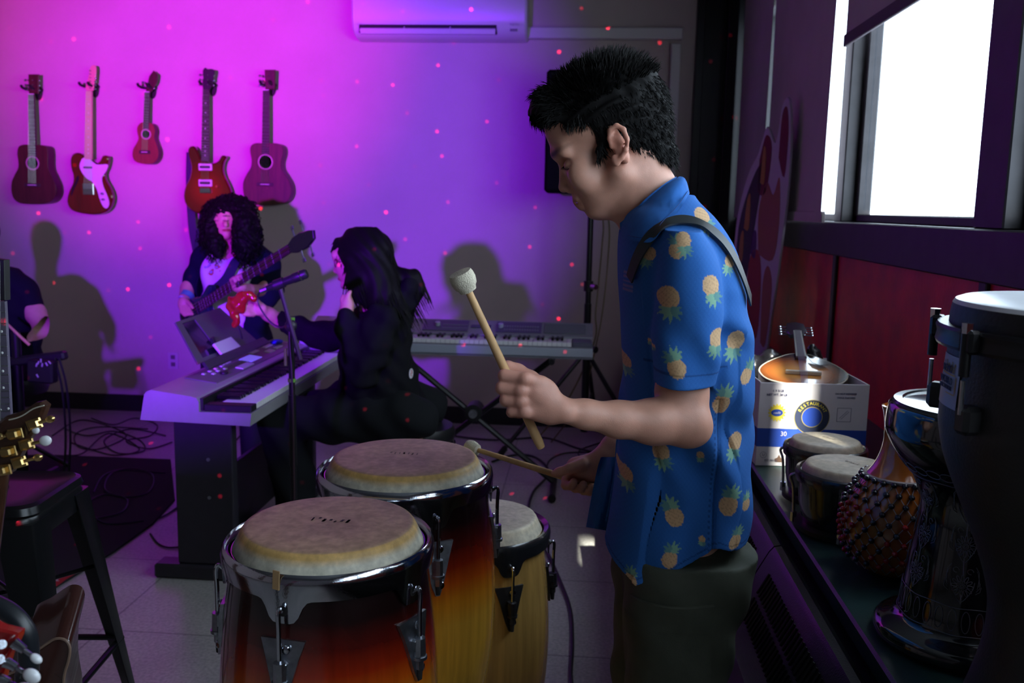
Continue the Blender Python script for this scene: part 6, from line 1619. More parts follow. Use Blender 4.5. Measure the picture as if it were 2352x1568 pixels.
def manskin(V):
    c = np.tile(np.array([.62, .315, .225]), (len(V), 1))
    def mixin(m, col):
        c[:] = c * (1 - m[:, None]) + np.array(col) * m[:, None]
    d = np.linalg.norm(V - earc, axis=1); mixin(np.clip(1 - d / .045, 0, 1) * .55, (.56, .17, .11))
    q = (V - lipc) @ RH; m = np.clip(1.4 - np.sqrt((q[:, 0] / .02) ** 2 + (q[:, 1] / .021) ** 2 + (q[:, 2] / .0115) ** 2) * 1.15, 0, 1) * (q[:, 0] > -.004); mixin(m * .75, (.42, .13, .11))
    hnd = np.clip((.02 - V[:, 0]) / .10, 0, 1) * (V[:, 2] < 1.3); mixin(hnd * .45, (.58, .25, .20))
    for s_ in (-1, 1):      # brows
        q = (V - A(1286, 349, YM0 + s_ * .030)) @ RH; mixin(np.clip(1.6 - np.sqrt((q[:, 0] / .035) ** 2 + (q[:, 1] / .025) ** 2 + ((q[:, 2] - .002) / .0058) ** 2) * 1.2, 0, 1) * .92, (.02, .014, .012))
        q = (V - A(1305, 384, YM0 + s_ * .034)) @ RH; mixin(np.clip(1.5 - np.sqrt((q[:, 0] / .02) ** 2 + (q[:, 1] / .014) ** 2 + (q[:, 2] / .0026) ** 2) * 1.2, 0, 1) * .9, (.015, .01, .01))
    return c
bodym = S.mesh('body', skinm, man, manskin)
for s_ in (-1, 1):
    g = MB()
    for i in range(13):
        f = i / 12; p = A(1296 + 16 * f, 381 + 2 * f, YM0 + s_ * (.022 + .024 * f)); g.tube([p, p + np.array([-.004, s_ * .001, -.0035]), p + np.array([-.006, s_ * .0015, -.0065])], [.0005, .0004, .0001], 4)
    g.build('eyelashes', M('lash_black', (.008, .006, .006), .6), man)
# ---- hair
hairm = M('black_hair', (.004, .0035, .0036), .6, spec=.13, bump=.15, bscale=500)
H = SDF((-.14, 1.48, 1.38), (.26, 1.72, 1.80), .0025)
H.ell(A(1378, 256), (.106, .079, .086), RH, .0)
H.ell(A(1408, 248), (.088, .076, .078), RH, .02)
H.ell(A(1440, 270), (.070, .073, .085), RH, .02)
H.cap(A(1440, 330), A(1505, 366), .060, .036, .03)
H.ell(A(1262, 268), (.034, .062, .040), RH, .03)
H.cap(A(1246, 296, YM0 - .03), A(1246, 296, YM0 + .03), .012, .012, .02)
# clear face, ears and neck
def halfp(p, n_): p = np.array(p); n_ = np.array(n_) / np.linalg.norm(n_); return lambda x, y, z: (x - p[0]) * n_[0] + (y - p[1]) * n_[1] + (z - p[2]) * n_[2]
fh = halfp(A(1300, 317), -uv)           # below the fringe line
sb = halfp(A(1372, 330), fv)            # in front of the sideburn line
c1_ = lambda x, y, z: -np.maximum(-fh(x, y, z), -sb(x, y, z))
H.cut(lambda x, y, z: np.minimum(fh(x, y, z), sb(x, y, z)))
low = halfp(A(1470, 352), np.array([-.32, 0, -1.0])); fr2 = halfp(A(1448, 352), np.array([-1, 0, -.15]))
H.cut(low)
for s_ in (-1, 1): H.ell(A(1421, 340, YM0 + s_ * .092), (.026, .026, .042), RH, .006, 's')
H.cap(A(1408, 420, YM0 - .09), A(1408, 420, YM0 + .09), .060, .060, .01, 's')
for s_ in (-1, 1): H.cap(A(1384, 320, YM0 + s_ * .066), A(1376, 362, YM0 + s_ * .064), .011, .004, .006)
H.warp(lambda x, y, z: .0025 * np.sin(x * 160 + 5 * np.sin(z * 60 + y * 50)) * np.sin(y * 170 + z * 90))
hair = H.mesh('hair', hairm, man)
rs_ = np.random.RandomState(3); V = H.V; Vc = A(1395, 300)
g = MB(); N_ = rs_.choice(len(V), 9500, replace=False)
for i in N_:
    p = V[i]; q = (p - Vc) @ RH
    if (V[i][2] < A(1300, 330)[2] and q[0] > .02): pass
    n_ = p - Vc; n_ = n_ / np.linalg.norm(n_)
    up = q[2] > .045
    ln = rs_.uniform(.008, .016) if not up else rs_.uniform(.008, .024)
    fl = n_ * (1.0 if up else .14) + (uv * .5 - fv * .35 if up and q[0] < .05 else (-uv * .8 + fv * .4 if q[0] > .03 else -uv * .9 - fv * .15)) * (.55 if up else .9)
    fl += rs_.normal(0, .18, 3); fl /= np.linalg.norm(fl)
    if q[0] > .085: fl = (-uv * .9 + fv * .25 + rs_.normal(0, .15, 3)); ln = rs_.uniform(.010, .024)
    p0 = p - n_ * .003; p1 = p0 + fl * ln * .6 + n_ * .001; p2 = p0 + fl * ln - uv * .002
    g.tube([p0, p1, p2], [.0011, .0008, .00015], 3, cap=False)
g.build('hair_strands', hairm, hair, smooth=0)
# ---- shirt
def rowx(py, l, r, ay, cy=0): L_, R2 = A(l, py), A(r, py); return (L_[2], (L_[0] + R2[0]) / 2, YM0 + cy, (R2[0] - L_[0]) / 2, ay)
SH_ = SDF((-.02, 1.30, .74), (.36, 1.90, 1.50), .0022)
torso = [rowx(446, 1500, 1590, .060), rowx(462, 1470, 1602, .095), rowx(478, 1440, 1622, .130), rowx(500, 1428, 1640, .155), rowx(530, 1422, 1660, .178), rowx(570, 1419, 1682, .192), rowx(640, 1420, 1702, .198), rowx(720, 1426, 1713, .195), rowx(820, 1428, 1719, .188), rowx(900, 1427, 1722, .182), rowx(1000, 1424, 1723, .178), rowx(1100, 1412, 1722, .178), rowx(1200, 1396, 1721, .180), rowx(1290, 1378, 1722, .184), rowx(1400, 1366, 1722, .186)]
SH_.rows(torso, 2.5, 0)
for s_ in (-1, 1):
    cy = .165 if s_ < 0 else -.165
    rr = []
    for py, l, r, a in [(530, 1535, 1615, .045), (560, 1522, 1640, .066), (600, 1515, 1655, .073), (680, 1507, 1664, .074), (780, 1502, 1655, .070), (891, 1499, 1643, .066)]:
        yy = YM0 + s_ * (.175 + .042 * min(1, (py - 520) / 200)); L_, R2 = A(l, py, 1.38), A(r, py, 1.38); rr.append((L_[2], (L_[0] + R2[0]) / 2 + (0 if s_ < 0 else -.01), yy, (R2[0] - L_[0]) / 2, a))
    SH_.rows(rr, 2.2, .014)
def folds(x, y, z):
    f = .0045 * np.sin(x * 42 + z * 9 + 2 * np.sin(z * 11)) * np.clip((1.28 - z) * 4, .2, 1)
    f += .0040 * np.sin((z + x * .5) * 55 + 3 * np.sin(y * 14)) * np.clip(1 - np.abs(z - 1.10) / .12, 0, 1)
    f += .0035 * np.sin(x * 85 - z * 14) * np.clip((1.0 - z) * 5, 0, 1) * .8
    f += .0045 * np.sin(x * 75 + z * 12 + 1.5 * np.sin(z * 30)) * (y < YM0 - .16) * np.clip((1.36 - z) * 6, 0, 1)
    f += .0030 * np.sin(x * 30 + z * 48 + 2 * np.sin(x * 22)) * np.clip((x - .2) * 8, 0, 1)
    # drag lines from the armpit
    f += .004 * np.sin((x * .8 + z * 1.1) * 70) * np.clip(1 - np.abs(z - 1.27) / .06, 0, 1) * np.clip((x - .17) * 20, 0, 1)
    # side seam groove
    sx_ = A(1608, 1100)[0]; f += .004 * np.exp(-((x - sx_) / .004) ** 2) * (z < 1.16) * (y < YM0)
    return f
SH_.warp(folds)
SH_.shell(.0055)
# hem: low front, side notch, low back (height by x)
hx = [A(px, 1290)[0] for px in (1360, 1376, 1446, 1500, 1560, 1600, 1612, 1640, 1680, 1722)]; hz_ = [A(px, py, 1.43)[2] for px, py in ((1360, 1290), (1376, 1300), (1446, 1347), (1500, 1325), (1560, 1290), (1600, 1255), (1612, 1250), (1640, 1266), (1680, 1272), (1722, 1254))]
def hem(x, y, z): 
    hzz = np.interp(x[:, 0, 0], hx, hz_)[:, None, None]; return (hzz - z)
SH_.cut(hem)
# sleeve openings: remove what lies below the cuff plane outside the trunk
cz0, cz1 = A(1500, 886, 1.34)[2], A(1640, 893, 1.34)[2]; cx0, cx1 = A(1500, 886, 1.34)[0], A(1640, 893, 1.34)[0]
T_ = np.array(sorted(torso)); 
def tors(x, y, z):
    zr = z[0, 0]; cx, a, b_ = [np.interp(zr, T_[:, 0], T_[:, i])[None, None, :] for i in (1, 3, 4)]
    return ((np.abs((x - cx) / a) ** 2.5 + np.abs((y - YM0) / b_) ** 2.5) ** (1 / 2.5) - 1) * np.minimum(a, b_)
def cuffs(x, y, z):
    below = (cz0 + (x - cx0) / (cx1 - cx0) * (cz1 - cz0)) - z       # >0 below cuff
    out = tors(x, y, z) - .013
    return np.minimum(below, out)
SH_.cut(cuffs)
# neck opening
n0 = A(1478, 440); na_ = np.array([.27, 0, -.96]); 
SH_.cap(A(1450, 380), A(1505, 505), .060, .062, .004, 's')
# front opening gap low down
def frontgap(x, y, z): return np.maximum(np.maximum(np.abs(y - (YM0 + .02)) - .004 - np.clip((1.05 - z) * .22, 0, .08), x - .10), z - 1.06)
SH_.D = np.maximum(SH_.D, -frontgap(SH_.ax[0][:, None, None], SH_.ax[1][None, :, None], SH_.ax[2][None, None, :]))
PINE = [(1622, 497, 24, 150, .9), (1556, 577, 20, 0, .85), (1632, 655, 22, 165, 1), (1536, 683, 22, 172, 1.1), (1574, 552, 22, 175, .8), (1646, 775, 21, 185, 1), (1690, 782, 23, 190, 1.05), (1551, 840, 22, -22, 1), (1655, 925, 24, 12, 1), (1519, 1040, 22, 165, 1), (1693, 1020, 21, 195, 1), (1440, 1110, 22, 170, .9), (1549, 1185, 24, -25, 1), (1672, 1158, 24, 10, 1.05), (1537, 1282, 24, 10, .9), (1689, 1246, 21, 20, .9), (1440, 852, 20, 170, .9), (1502, 800, 10, 170, .5), (1720, 1170, 16, 0, .9), (1606, 1040, 14, 170, .7), (1450, 1340, 20, 0, .8), (1500, 590, 18, 200, .9), (1680, 600, 18, 200, .9), (1722, 870, 20, 30, 1), (1612, 1236, 12, 180, .7)]
def pine_paint(V):
    base = np.array([.026, .135, .44]); c = np.tile(base, (len(V), 1))
    # woven chambray mottling
    nz = .5 + .5 * np.sin(V[:, 0] * 900) * np.sin(V[:, 2] * 700); c *= (0.94 + .10 * nz)[:, None]
    tan = np.array([.62, .40, .22]); grn = np.array([.22, .42, .30]); grn2 = np.array([.12, .28, .27])
    def plant(u, w, R):        # u across, w along the fruit axis (towards the leaves), R = radius
        m = (u / (R * .86)) ** 2 + (w / R) ** 2 < 1
        t = tan * (1 - .22 * (np.abs(np.sin((u + w) / R * 7)) < .25)[:, None] - .18 * (np.abs(np.sin((u - w) / R * 7)) < .22)[:, None])
        c[m] = t[m]
        for k, (an, L) in enumerate([(0, 1.35), (-28, 1.3), (28, 1.3), (-58, 1.15), (58, 1.15), (-88, .95), (88, .95)]):
            a = math.radians(an); ox, oy = 0, R * .92
            dx, dy = u - ox, w - oy; al = dx * math.sin(a) + dy * math.cos(a); ac = dx * math.cos(a) - dy * math.sin(a) - .10 * al * np.sign(an if an else 1) * al / (R * L)
            f = al / (R * L); mm = (f > -.05) & (f < 1) & (np.abs(ac) < R * .17 * np.sin(np.pi * np.clip(f * .85 + .15, 0, 1)) + .0002)
            c[mm] = (grn if k % 2 == 0 else grn2)
    near = V[:, 1] < YM0
    for (px, py, r, an, sc) in PINE:
        sleeve = 1490 < px < 1665 and 545 < py < 895
        yy = 1.34 if sleeve else 1.43
        p = A(px, py, yy); R = r / 1440. * sc * 1.0
        dx, dz = V[:, 0] - p[0], V[:, 2] - p[2]; a = math.radians(an)
        mk = near & (np.abs(dx) < .08) & (np.abs(dz) < .08)
        u = dx * math.cos(a) + dz * -math.sin(a) * -1 * -1; w = dx * math.sin(a) + dz * math.cos(a); u = dx * math.cos(a) - dz * math.sin(a)
        u = np.where(mk, u, 9); w = np.where(mk, w, 9)
        plant(u, w, R)
    # far side and front: the same print repeated
    rr = np.random.RandomState(8)
    for i in range(9):
        for j in range(4):
            z0 = .82 + i * .075; x0 = .10 + j * .075 + .035 * (i % 2)
            dx, dz = V[:, 0] - x0, V[:, 2] - z0; a = rr.choice([0, math.pi]) + rr.normal(0, .25)
            mk = (~near) & (np.abs(dx) < .08) & (np.abs(dz) < .08)
            plant(np.where(mk, dx * math.cos(a) - dz * math.sin(a), 9), np.where(mk, dx * math.sin(a) + dz * math.cos(a), 9), .016)
    dk_ = base * .45
    def line(m): c[m] = c[m] * .55
    zc_ = cz0 + (V[:, 0] - cx0) / (cx1 - cx0) * (cz1 - cz0)
    slv = (np.abs(V[:, 1] - YM0) > .15) & (V[:, 0] > cx0 - .03) & (V[:, 0] < cx1 + .03)
    line(slv & (np.abs(V[:, 2] - zc_ - .022) < .0014))
    hzz = np.interp(V[:, 0], hx, hz_); line((np.abs(V[:, 2] - hzz - .010) < .0012) & (V[:, 2] < 1.0))
    sx_ = A(1608, 1100)[0]; line((np.abs(V[:, 0] - sx_) < .0014) & (V[:, 2] < 1.16)); m = (np.abs(V[:, 0] - sx_ + .006) < .0016) & (V[:, 2] < 1.16) & (np.sin(V[:, 2] * 700) > 0); c[m] = c[m] * .6
    q = A(1446, 652, 1.44); m = (np.abs(V[:, 0] - q[0]) < .007) & (np.abs(V[:, 2] - q[2]) < .018) & near & (np.sin(V[:, 2] * 900) > -.2); c[m] = (.20, .20, .40)
    return c
shirtm = M('pineapple_cotton', (.03, .13, .42), .85, spec=.2, attr='Col', bump=.35, bscale=1400)
shirt = SH_.mesh('shirt', shirtm, man, pine_paint)
# collar: folded band round the neck, point at the front of the near side
cot = M('blue_cotton', (.026, .135, .44), .85, spec=.2, bump=.35, bscale=1400, var=.08, vscale=60)
def colring(side):
    top = [A(1563, 405, YM0), A(1556, 409, YM0 + side * .045), A(1532, 424, YM0 + side * .074), A(1492, 456, YM0 + side * .080), A(1457, 492, YM0 + side * .066), A(1432, 512, YM0 + side * .035)]
    bot = [A(1584, 444, YM0), A(1580, 450, YM0 + side * .068), A(1560, 482, YM0 + side * .106), A(1526, 520, YM0 + side * .122), A(1494, 556, YM0 + side * .128), A(1440, 548, YM0 + side * .085)]
    return spline([Vector(p) for p in top], 6), spline([Vector(p) for p in bot], 6)
from mathutils.bvhtree import BVHTree
bv = BVHTree.FromPolygons([tuple(v) for v in SH_.V], [tuple(int(i) for i in f) for f in SH_.F])
for side in (-1, 1):
    tp, bt_ = colring(side); n_ = len(tp); rows = []
    for k in range(6):
        f = k / 5; rows.append([tp[i] * (1 - f) + bt_[i] * f + Vector((.0, side * .010, .008)) * math.sin(f * math.pi) for i in range(n_)])
    if side < 0:
        co = Vector((0, 0, CAM_H))
        for k, r in enumerate(rows):
            for i, p in enumerate(r):
                d_ = p - co; h_, nn_, ix_, ds_ = bv.ray_cast(co, d_.normalized())
                lift = .004 + .008 * k / 5
                if h_ is not None and ds_ < d_.length + lift: r[i] = h_ - d_.normalized() * lift
    inn = [[p + Vector((-.0018, -side * .0035, .0)) for p in r] for r in rows]
    g = MB(); g.grid(rows); g.grid([r[::-1] for r in inn])
    g.grid([rows[0], inn[0]]); g.grid([rows[-1], inn[-1]]); g.grid([[r[0] for r in rows], [r[0] for r in inn]]); g.grid([[r[-1] for r in rows], [r[-1] for r in inn]])
    # stand inside the fold
    st_ = [[p + Vector((-.006, -side * .004, -.0)) for p in tp], [p + Vector((-.004, -side * .004, -.034)) for p in tp]]
    g.grid(st_); g.build('collar', cot, shirt, smooth=60)
    g = MB(); 
    edge = [p + Vector((0, side * .0015, .0045)) * .6 for p in rows[-1]]
    for i in range(0, n_ - 1):
        a, b_ = edge[i] * .88 + rows[0][i] * .12, edge[i + 1] * .88 + rows[0][i + 1] * .12
        for q in range(3): c = a * (1 - q / 3) + b_ * q / 3; c2 = a * (1 - (q + .6) / 3) + b_ * (q + .6) / 3; g.tube([c + Vector((0, side * .0015, 0)), c2 + Vector((0, side * .0015, 0))], .0006, 4)
    g.build('collar_stitching', M('dark_thread', (.01, .05, .2), .8), shirt)
# hanging front panel of the far side, blown open
g = MB(); pts = [(1368, 1065), (1352, 1130), (1345, 1208), (1360, 1216), (1376, 1222), (1384, 1190), (1398, 1300), (1420, 1310), (1425, 1060)]
rows = []
for k in range(11):
    f = k / 10; row = []
    for i in range(9):
        u = i / 8; xl = 1380 - 34 * f ** .8; py = 1050 + 160 * f + 14 * u * f; row.append(Vector(A(xl + (1425 - xl) * u, py, 1.72 + .02 * math.sin(u * 7 + f * 3) - .05 * u)))
    rows.append(row)
g.grid(rows); g.grid([[p + Vector((.002, .003, 0)) for p in r][::-1] for r in rows]); g.build('far_front_panel', cot, shirt, smooth=60)
# pocket patch print on the front: small pale woven label
g = MB()
for i in range(7): 
    for j in range(5): c = Vector(A(1440 + i * 2.6, 640 + j * 9, 1.415)); 
# cuff and placket seams
sm_ = M('dark_thread')
g = MB()
for i in range(40):
    f = i / 39
    if i % 2 == 0: g.tube([A(1503 + 137 * f, 848 + 10 * f, 1.3005 + .03 * (2 * f - 1) ** 2 * 1.0), A(1503 + 137 * (f + .013), 848 + 10 * (f + .013), 1.3005 + .03 * (2 * f - 1) ** 2)], .0006, 4)
# sling strap over the shoulder
g = MB()
sl_ = [(1455, 640, 1.425), (1472, 590, 1.410), (1498, 548, 1.420), (1530, 522, 1.428), (1565, 512, 1.43), (1605, 520, 1.432), (1645, 548, 1.438), (1676, 590, 1.455), (1698, 640, 1.50), (1714, 690, 1.56)]
Sp = spline([Vector(A(*q)) for q in sl_], 6)
from mathutils.bvhtree import BVHTree
bv = BVHTree.FromPolygons([tuple(v) for v in SH_.V], [tuple(int(i) for i in f) for f in SH_.F])
sp2 = []; wds = []
for p in Sp:
    o_ = Vector((0, 0, CAM_H)); h, nn, ix, ds_ = bv.ray_cast(o_, p - o_)
    if h is None: h, nn, ix, ds_ = bv.find_nearest(p)
    if nn.dot(h - Vector((.22, YM0, h.z - .05))) < 0: nn = -nn
    sp2.append(h + nn * .004); wds.append(nn)
for _ in range(3):
    sp2 = [sp2[0]] + [(sp2[i - 1] + sp2[i] * 2 + sp2[i + 1]) / 4 for i in range(1, len(sp2) - 1)] + [sp2[-1]]; wds = [wds[0]] + [(wds[i - 1] + wds[i] * 2 + wds[i + 1]).normalized() for i in range(1, len(wds) - 1)] + [wds[-1]]
sp2 = [p + n_ * .003 for p, n_ in zip(sp2, wds)]
wd_ = []
for i, p in enumerate(sp2):
    d = (sp2[min(i + 1, len(sp2) - 1)] - sp2[max(i - 1, 0)]).normalized(); wd_.append(d.cross(wds[i]).normalized())
g.strap(sp2, .021, .003, wd_)
tag(g.build('shoulder_strap', M('black_webbing', (.012, .016, .018), .5)), 'black sling strap running over the shoulder of the pineapple shirt', 'strap')
# ---- trousers
P = SDF((-.02, 1.38, .0), (.36, 1.86, .92), .0045)
def leg(cy, tab):
    P.rows([(A(l, py, YM0)[2] if py < 1700 else zz, (A(l, py)[0] + A(r, py)[0]) / 2 if py < 1700 else xx, YM0 + cy, (A(r, py)[0] - A(l, py)[0]) / 2 if py < 1700 else aa, b_) for (py, l, r, b_, zz, xx, aa) in tab], 2.4, .03)
leg(-.095, [(1210, 1432, 1712, .095, 0, 0, 0), (1290, 1428, 1708, .10, 0, 0, 0), (1400, 1432, 1660, .098, 0, 0, 0), (1568, 1430, 1640, .092, 0, 0, 0), (2000, 0, 0, .08, .30, .165, .075), (2001, 0, 0, .075, .03, .165, .072)])
leg(.085, [(1210, 1420, 1700, .095, 0, 0, 0), (1290, 1415, 1695, .098, 0, 0, 0), (1400, 1412, 1640, .095, 0, 0, 0), (1568, 1412, 1620, .09, 0, 0, 0), (2000, 0, 0, .08, .30, .150, .075), (2001, 0, 0, .075, .03, .150, .072)])
P.warp(lambda x, y, z: .004 * np.sin(z * 60 + x * 25 + 2 * np.sin(y * 30)) * np.sin(x * 30) + .003 * np.sin(z * 33 - x * 20))
tro = P.mesh('trousers', M('olive_cotton', (.050, .060, .042), .8, bump=.3, bscale=900, var=.1, vscale=40), man)
olv = M('olive_cotton')
bvp = BVHTree.FromPolygons([tuple(v) for v in P.V], [tuple(int(i) for i in f) for f in P.F])
def drape(name, pts, t, mat, parent, nu=14, nv=8, off=.002):
    # quad patch projected onto the trousers along the viewing side (+Y)
    rows = []; 
    for j in range(nv + 1):
        row = []
        for i in range(nu + 1):
            u, v = i / nu, j / nv; q = (pts[0] * (1 - u) + pts[1] * u) * (1 - v) + (pts[3] * (1 - u) + pts[2] * u) * v
            h, nn, ix, ds_ = bvp.ray_cast(Vector((q[0], 1.2, q[2])), Vector((0, 1, 0)))
            y = h.y if h is not None else row[-1].y if row else 1.45
            row.append(Vector((q[0], y - off - t, q[2])))
        rows.append(row)
    bk = [[p + Vector((0, t + off + .004, 0)) for p in r] for r in rows]
    g = MB(); g.grid(rows); g.grid([r[::-1] for r in bk]); 
    g.grid([rows[0], bk[0]]); g.grid([rows[-1], bk[-1]]); g.grid([[r[0] for r in rows], [r[0] for r in bk]]); g.grid([[r[-1] for r in rows], [r[-1] for r in bk]])
    return g.build(name, mat, parent, smooth=60)
Y2 = 1.42
pk_ = drape('cargo_pocket', [A(1440, 1400, Y2), A(1634, 1398, Y2), A(1628, 1640, Y2), A(1442, 1640, Y2)], .004, olv, tro)
drape('pocket_flap', [A(1436, 1384, Y2), A(1638, 1380, Y2), A(1634, 1448, Y2), A(1438, 1440, Y2)], .007, olv, tro)
for s_, xx in ((-1, .165), (1, .150)):
    Z_ = SDF((-.06, YM0 - .17, 0), (.28, YM0 + .16, .14), .005)
    yc = YM0 + (-.095 if s_ < 0 else .085)
    Z_.ell((xx - .10, yc, .04), (.085, .045, .04), None, .0); Z_.ell((xx, yc, .05), (.09, .043, .055), None, .03); Z_.cut(lambda x, y, z: .004 - z + 0 * x + 0 * y)
    Z_.mesh('shoe', M('dark_shoe', (.02, .02, .022), .6), man)
# ---- mallets
def mallet(label, a, h, e, hr, hl, Y=None):
    a, h, e = Vector(a), Vector(h), Vector(e); d = (h - e).normalized()
    t = thing('mallet', label, 'mallet', a)
    MB().tube([e, e + (h - e) * .04, e + (h - e) * .5, h], [.0060, .0072, .0066, .0052], 14).build('shaft', M('birch_wood', (.55, .33, .15), .5, var=.25, vscale=30, stretch=(1, 1, .3)), t)
    fr = frame_from(d); Tm = Matrix.Translation(h) @ fr.to_4x4()
    MB(T=Tm).lathe([(.006, -.006), (.012, -.004), (.0135, .001), (hr * .92, .004), (hr, .010), (hr * 1.03, hl * .5), (hr, hl - .006), (hr * .9, hl - .001), (.001, hl)], 32).build('felt_head', M('cream_felt', (.62, .56, .43), .95, bump=1.0, bscale=500, var=.08, vscale=80), t)
    return t
mallet('mallet raised upright in the near hand, big cream felt head on top', A(1180, 880, 1.30), A(1073, 662, 1.262), A(1243, 1027, 1.325), .0178, .026)
mallet('mallet in the far hand lying low with its felt head behind the middle conga', A(1300, 1095, 1.79), A(1094, 1032, 1.93), A(1392, 1126, 1.765), .0165, .026)
# ================================================================== bassist (standing, curly hair, facing the camera and looking down)
def P3(l, Y=None): return [np.array(at(*q)) for q in l]
YB_ = 4.80
B_ = lambda px, py, y=YB_: np.array(at(px, py, y))
bas = thing('person', 'bassist with long curly dark hair in a white printed shirt and navy jacket', 'person', (B_(530, 800)[0], YB_, 0))
lo = B_(370, 1000); S = SDF((B_(395, 700)[0], 4.30, .50), (B_(650, 700)[0] + .05, 4.98, 1.56), .005)
hd_ = B_(522, 500)
S.ell(hd_ + np.array([0, .01, .01]), (.072, .090, .095), None, 0); S.ell(hd_ + np.array([-.005, -.03, -.045]), (.050, .055, .070), None, .03); S.ell(B_(519, 541, YB_ - .055), (.022, .020, .018), None, .02)
S.cap(B_(518, 503, YB_ - .085), B_(518, 517, YB_ - .100), .009, .013, .018); S.ell(B_(518, 528, YB_ - .088), (.018, .010, .006), None, .005)
for s_ in (-1, 1): S.ell(hd_ + np.array([s_ * .028 - .004, -.088, -.008]), (.017, .012, .010), None, .008, 's'); S.ell(hd_ + np.array([s_ * .028 - .004, -.074, -.010]), (.012, .011, .010), None, .003)
S.cap(hd_ + np.array([0, .02, -.09]), B_(520, 580, YB_ + .02), .048, .05, .03)
S.rows([(B_(520, 575)[2], hd_[0] + .01, YB_ + .03, .10, .05), (B_(520, 600)[2], hd_[0] + .01, YB_ + .03, .17, .075), (1.15, hd_[0] + .01, YB_ + .02, .15, .09), (.9, hd_[0], YB_, .13, .085), (.55, hd_[0], YB_, .14, .09)], 2.2, .03)
for rt in ([(452, 640, 4.82), (432, 662, 4.78), (428, 678, 4.74), (422, 694, 4.68)], ):
    S.chain(P3(rt), [.038, .040, .034, .026], .015)
S.chain(P3([(624, 640, 4.84), (600, 668, 4.74), (572, 665, 4.52), (558, 660, 4.45)]), [.038, .034, .028, .024], .015)
# her picking hand (left in the photo) and fretting hand
S.ell(B_(421, 698, 4.655), (.030, .022, .040), None, .012)
for i in range(4): S.chain(P3([(415 + 6 * i, 704, 4.64), (417 + 7 * i, 716, 4.625), (424 + 6 * i, 724 - i, 4.615)]), [.0105, .0100, .0085], .004)
S.chain(P3([(430, 692, 4.65), (438, 700, 4.63), (443, 707, 4.62)]), [.012, .010, .008], .005)
S.ell(B_(548, 660, 4.435), (.036, .022, .026), None, .012)
for i in range(4): S.chain(P3([(534 + 8 * i, 652 - 3 * i, 4.425), (531 + 8 * i, 643 - 4 * i, 4.405), (536 + 8 * i, 639 - 4 * i, 4.395), (541 + 8 * i, 647 - 4 * i, 4.390)]), [.0105, .0100, .0095, .0085], .003)
def sk1(V):
    c = np.tile(np.array([.55, .27, .22]), (len(V), 1)); d = V - B_(518, 529, YB_ - .09); m = ((d[:, 0] / .02) ** 2 + (d[:, 2] / .008) ** 2 < 1) & (V[:, 1] < YB_ - .05); c[m] = (.40, .08, .08)
    for s_ in (-1, 1):
        d = V - (hd_ + np.array([s_ * .028 - .004, -.08, -.014])); m = ((d[:, 0] / .014) ** 2 + (d[:, 2] / .003) ** 2 < 1) & (np.abs(d[:, 1]) < .03); c[m] = (.02, .01, .01)
        d = V - (hd_ + np.array([s_ * .03 - .004, -.08, .012])); m = ((d[:, 0] / .018) ** 2 + (d[:, 2] / .004) ** 2 < 1) & (np.abs(d[:, 1]) < .03); c[m] = (.04, .02, .02)
    return c
S.mesh('body', skinm, bas, sk1)
# white printed shirt
T1 = SDF((B_(430, 700)[0], 4.62, .62), (B_(640, 700)[0], 4.98, 1.40), .005)
hx_ = hd_[0] + .01
T1.rows([(B_(520, 570)[2], hx_, YB_ + .03, .08, .05), (B_(520, 585)[2], hx_, YB_ + .03, .16, .075), (B_(520, 610)[2], hx_, YB_ + .02, .18, .095), (1.1, hx_, YB_ + .01, .165, .105), (.9, hx_ - .0, YB_, .155, .105), (.66, hx_ + .02, YB_, .17, .11)], 2.3, 0)
T1.warp(lambda x, y, z: .004 * np.sin(x * 60 + z * 25) + .003 * np.sin(z * 50 + x * 20))
T1.cap(hd_ + np.array([0, -.02, -.08]), B_(519, 570, YB_ - .03), .05, .055, .01, 's')
def tee(V):
    c = np.tile(np.array([.66, .58, .66]), (len(V), 1))
    q = (np.sin(V[:, 0] * 95 + 3 * np.sin(V[:, 2] * 60)) + np.sin(V[:, 2] * 120 + 2 * np.sin(V[:, 0] * 80)))
    for (px, py, rx, rz, thr) in [(512, 588, .075, .022, .2), (489, 621, .05, .03, .3), (520, 765, .05, .05, .9), (524, 583, .03, .02, -.3)]:
        p = B_(px, py, 4.7); m = (((V[:, 0] - p[0]) / rx) ** 2 + ((V[:, 2] - p[2]) / rz) ** 2 < 1) & (V[:, 1] < YB_) & (q > thr); c[m] = (.45, .06, .03)
    p = B_(490, 612, 4.7); m = (((V[:, 0] - p[0]) / .07) ** 2 + ((V[:, 2] - p[2]) / .04) ** 2 < 1) & (V[:, 1] < YB_) & (q > 1.2); c[m] = (.30, .28, .60)
    return c
T1.mesh('printed_shirt', M('white_printed_cotton', (.66, .6, .66), .8, attr='Col', bump=.2), bas, tee)
# navy jacket, open: back and sleeves with two front edges
J = SDF((B_(385, 700)[0] - .02, 4.58, .56), (B_(655, 700)[0] + .05, 5.02, 1.44), .0055)
J.rows([(B_(520, 565)[2], hx_, YB_ + .035, .10, .06), (B_(520, 585)[2], hx_, YB_ + .035, .19, .09), (B_(520, 615)[2], hx_, YB_ + .03, .205, .115), (1.1, hx_, YB_ + .02, .19, .125), (.9, hx_, YB_ + .01, .19, .125), (.60, hx_ + .02, YB_, .21, .13)], 2.3, 0)
J.chain(P3([(470, 585, 4.84), (452, 630, 4.84), (437, 668, 4.80)]), [.062, .058, .050], .03)
J.chain(P3([(585, 580, 4.85), (612, 612, 4.86), (622, 660, 4.82), (606, 690, 4.76), (590, 690, 4.72)]), [.066, .070, .066, .058, .050], .03)
J.warp(lambda x, y, z: .005 * np.sin(z * 45 + x * 20 + 2 * np.sin(y * 20)))
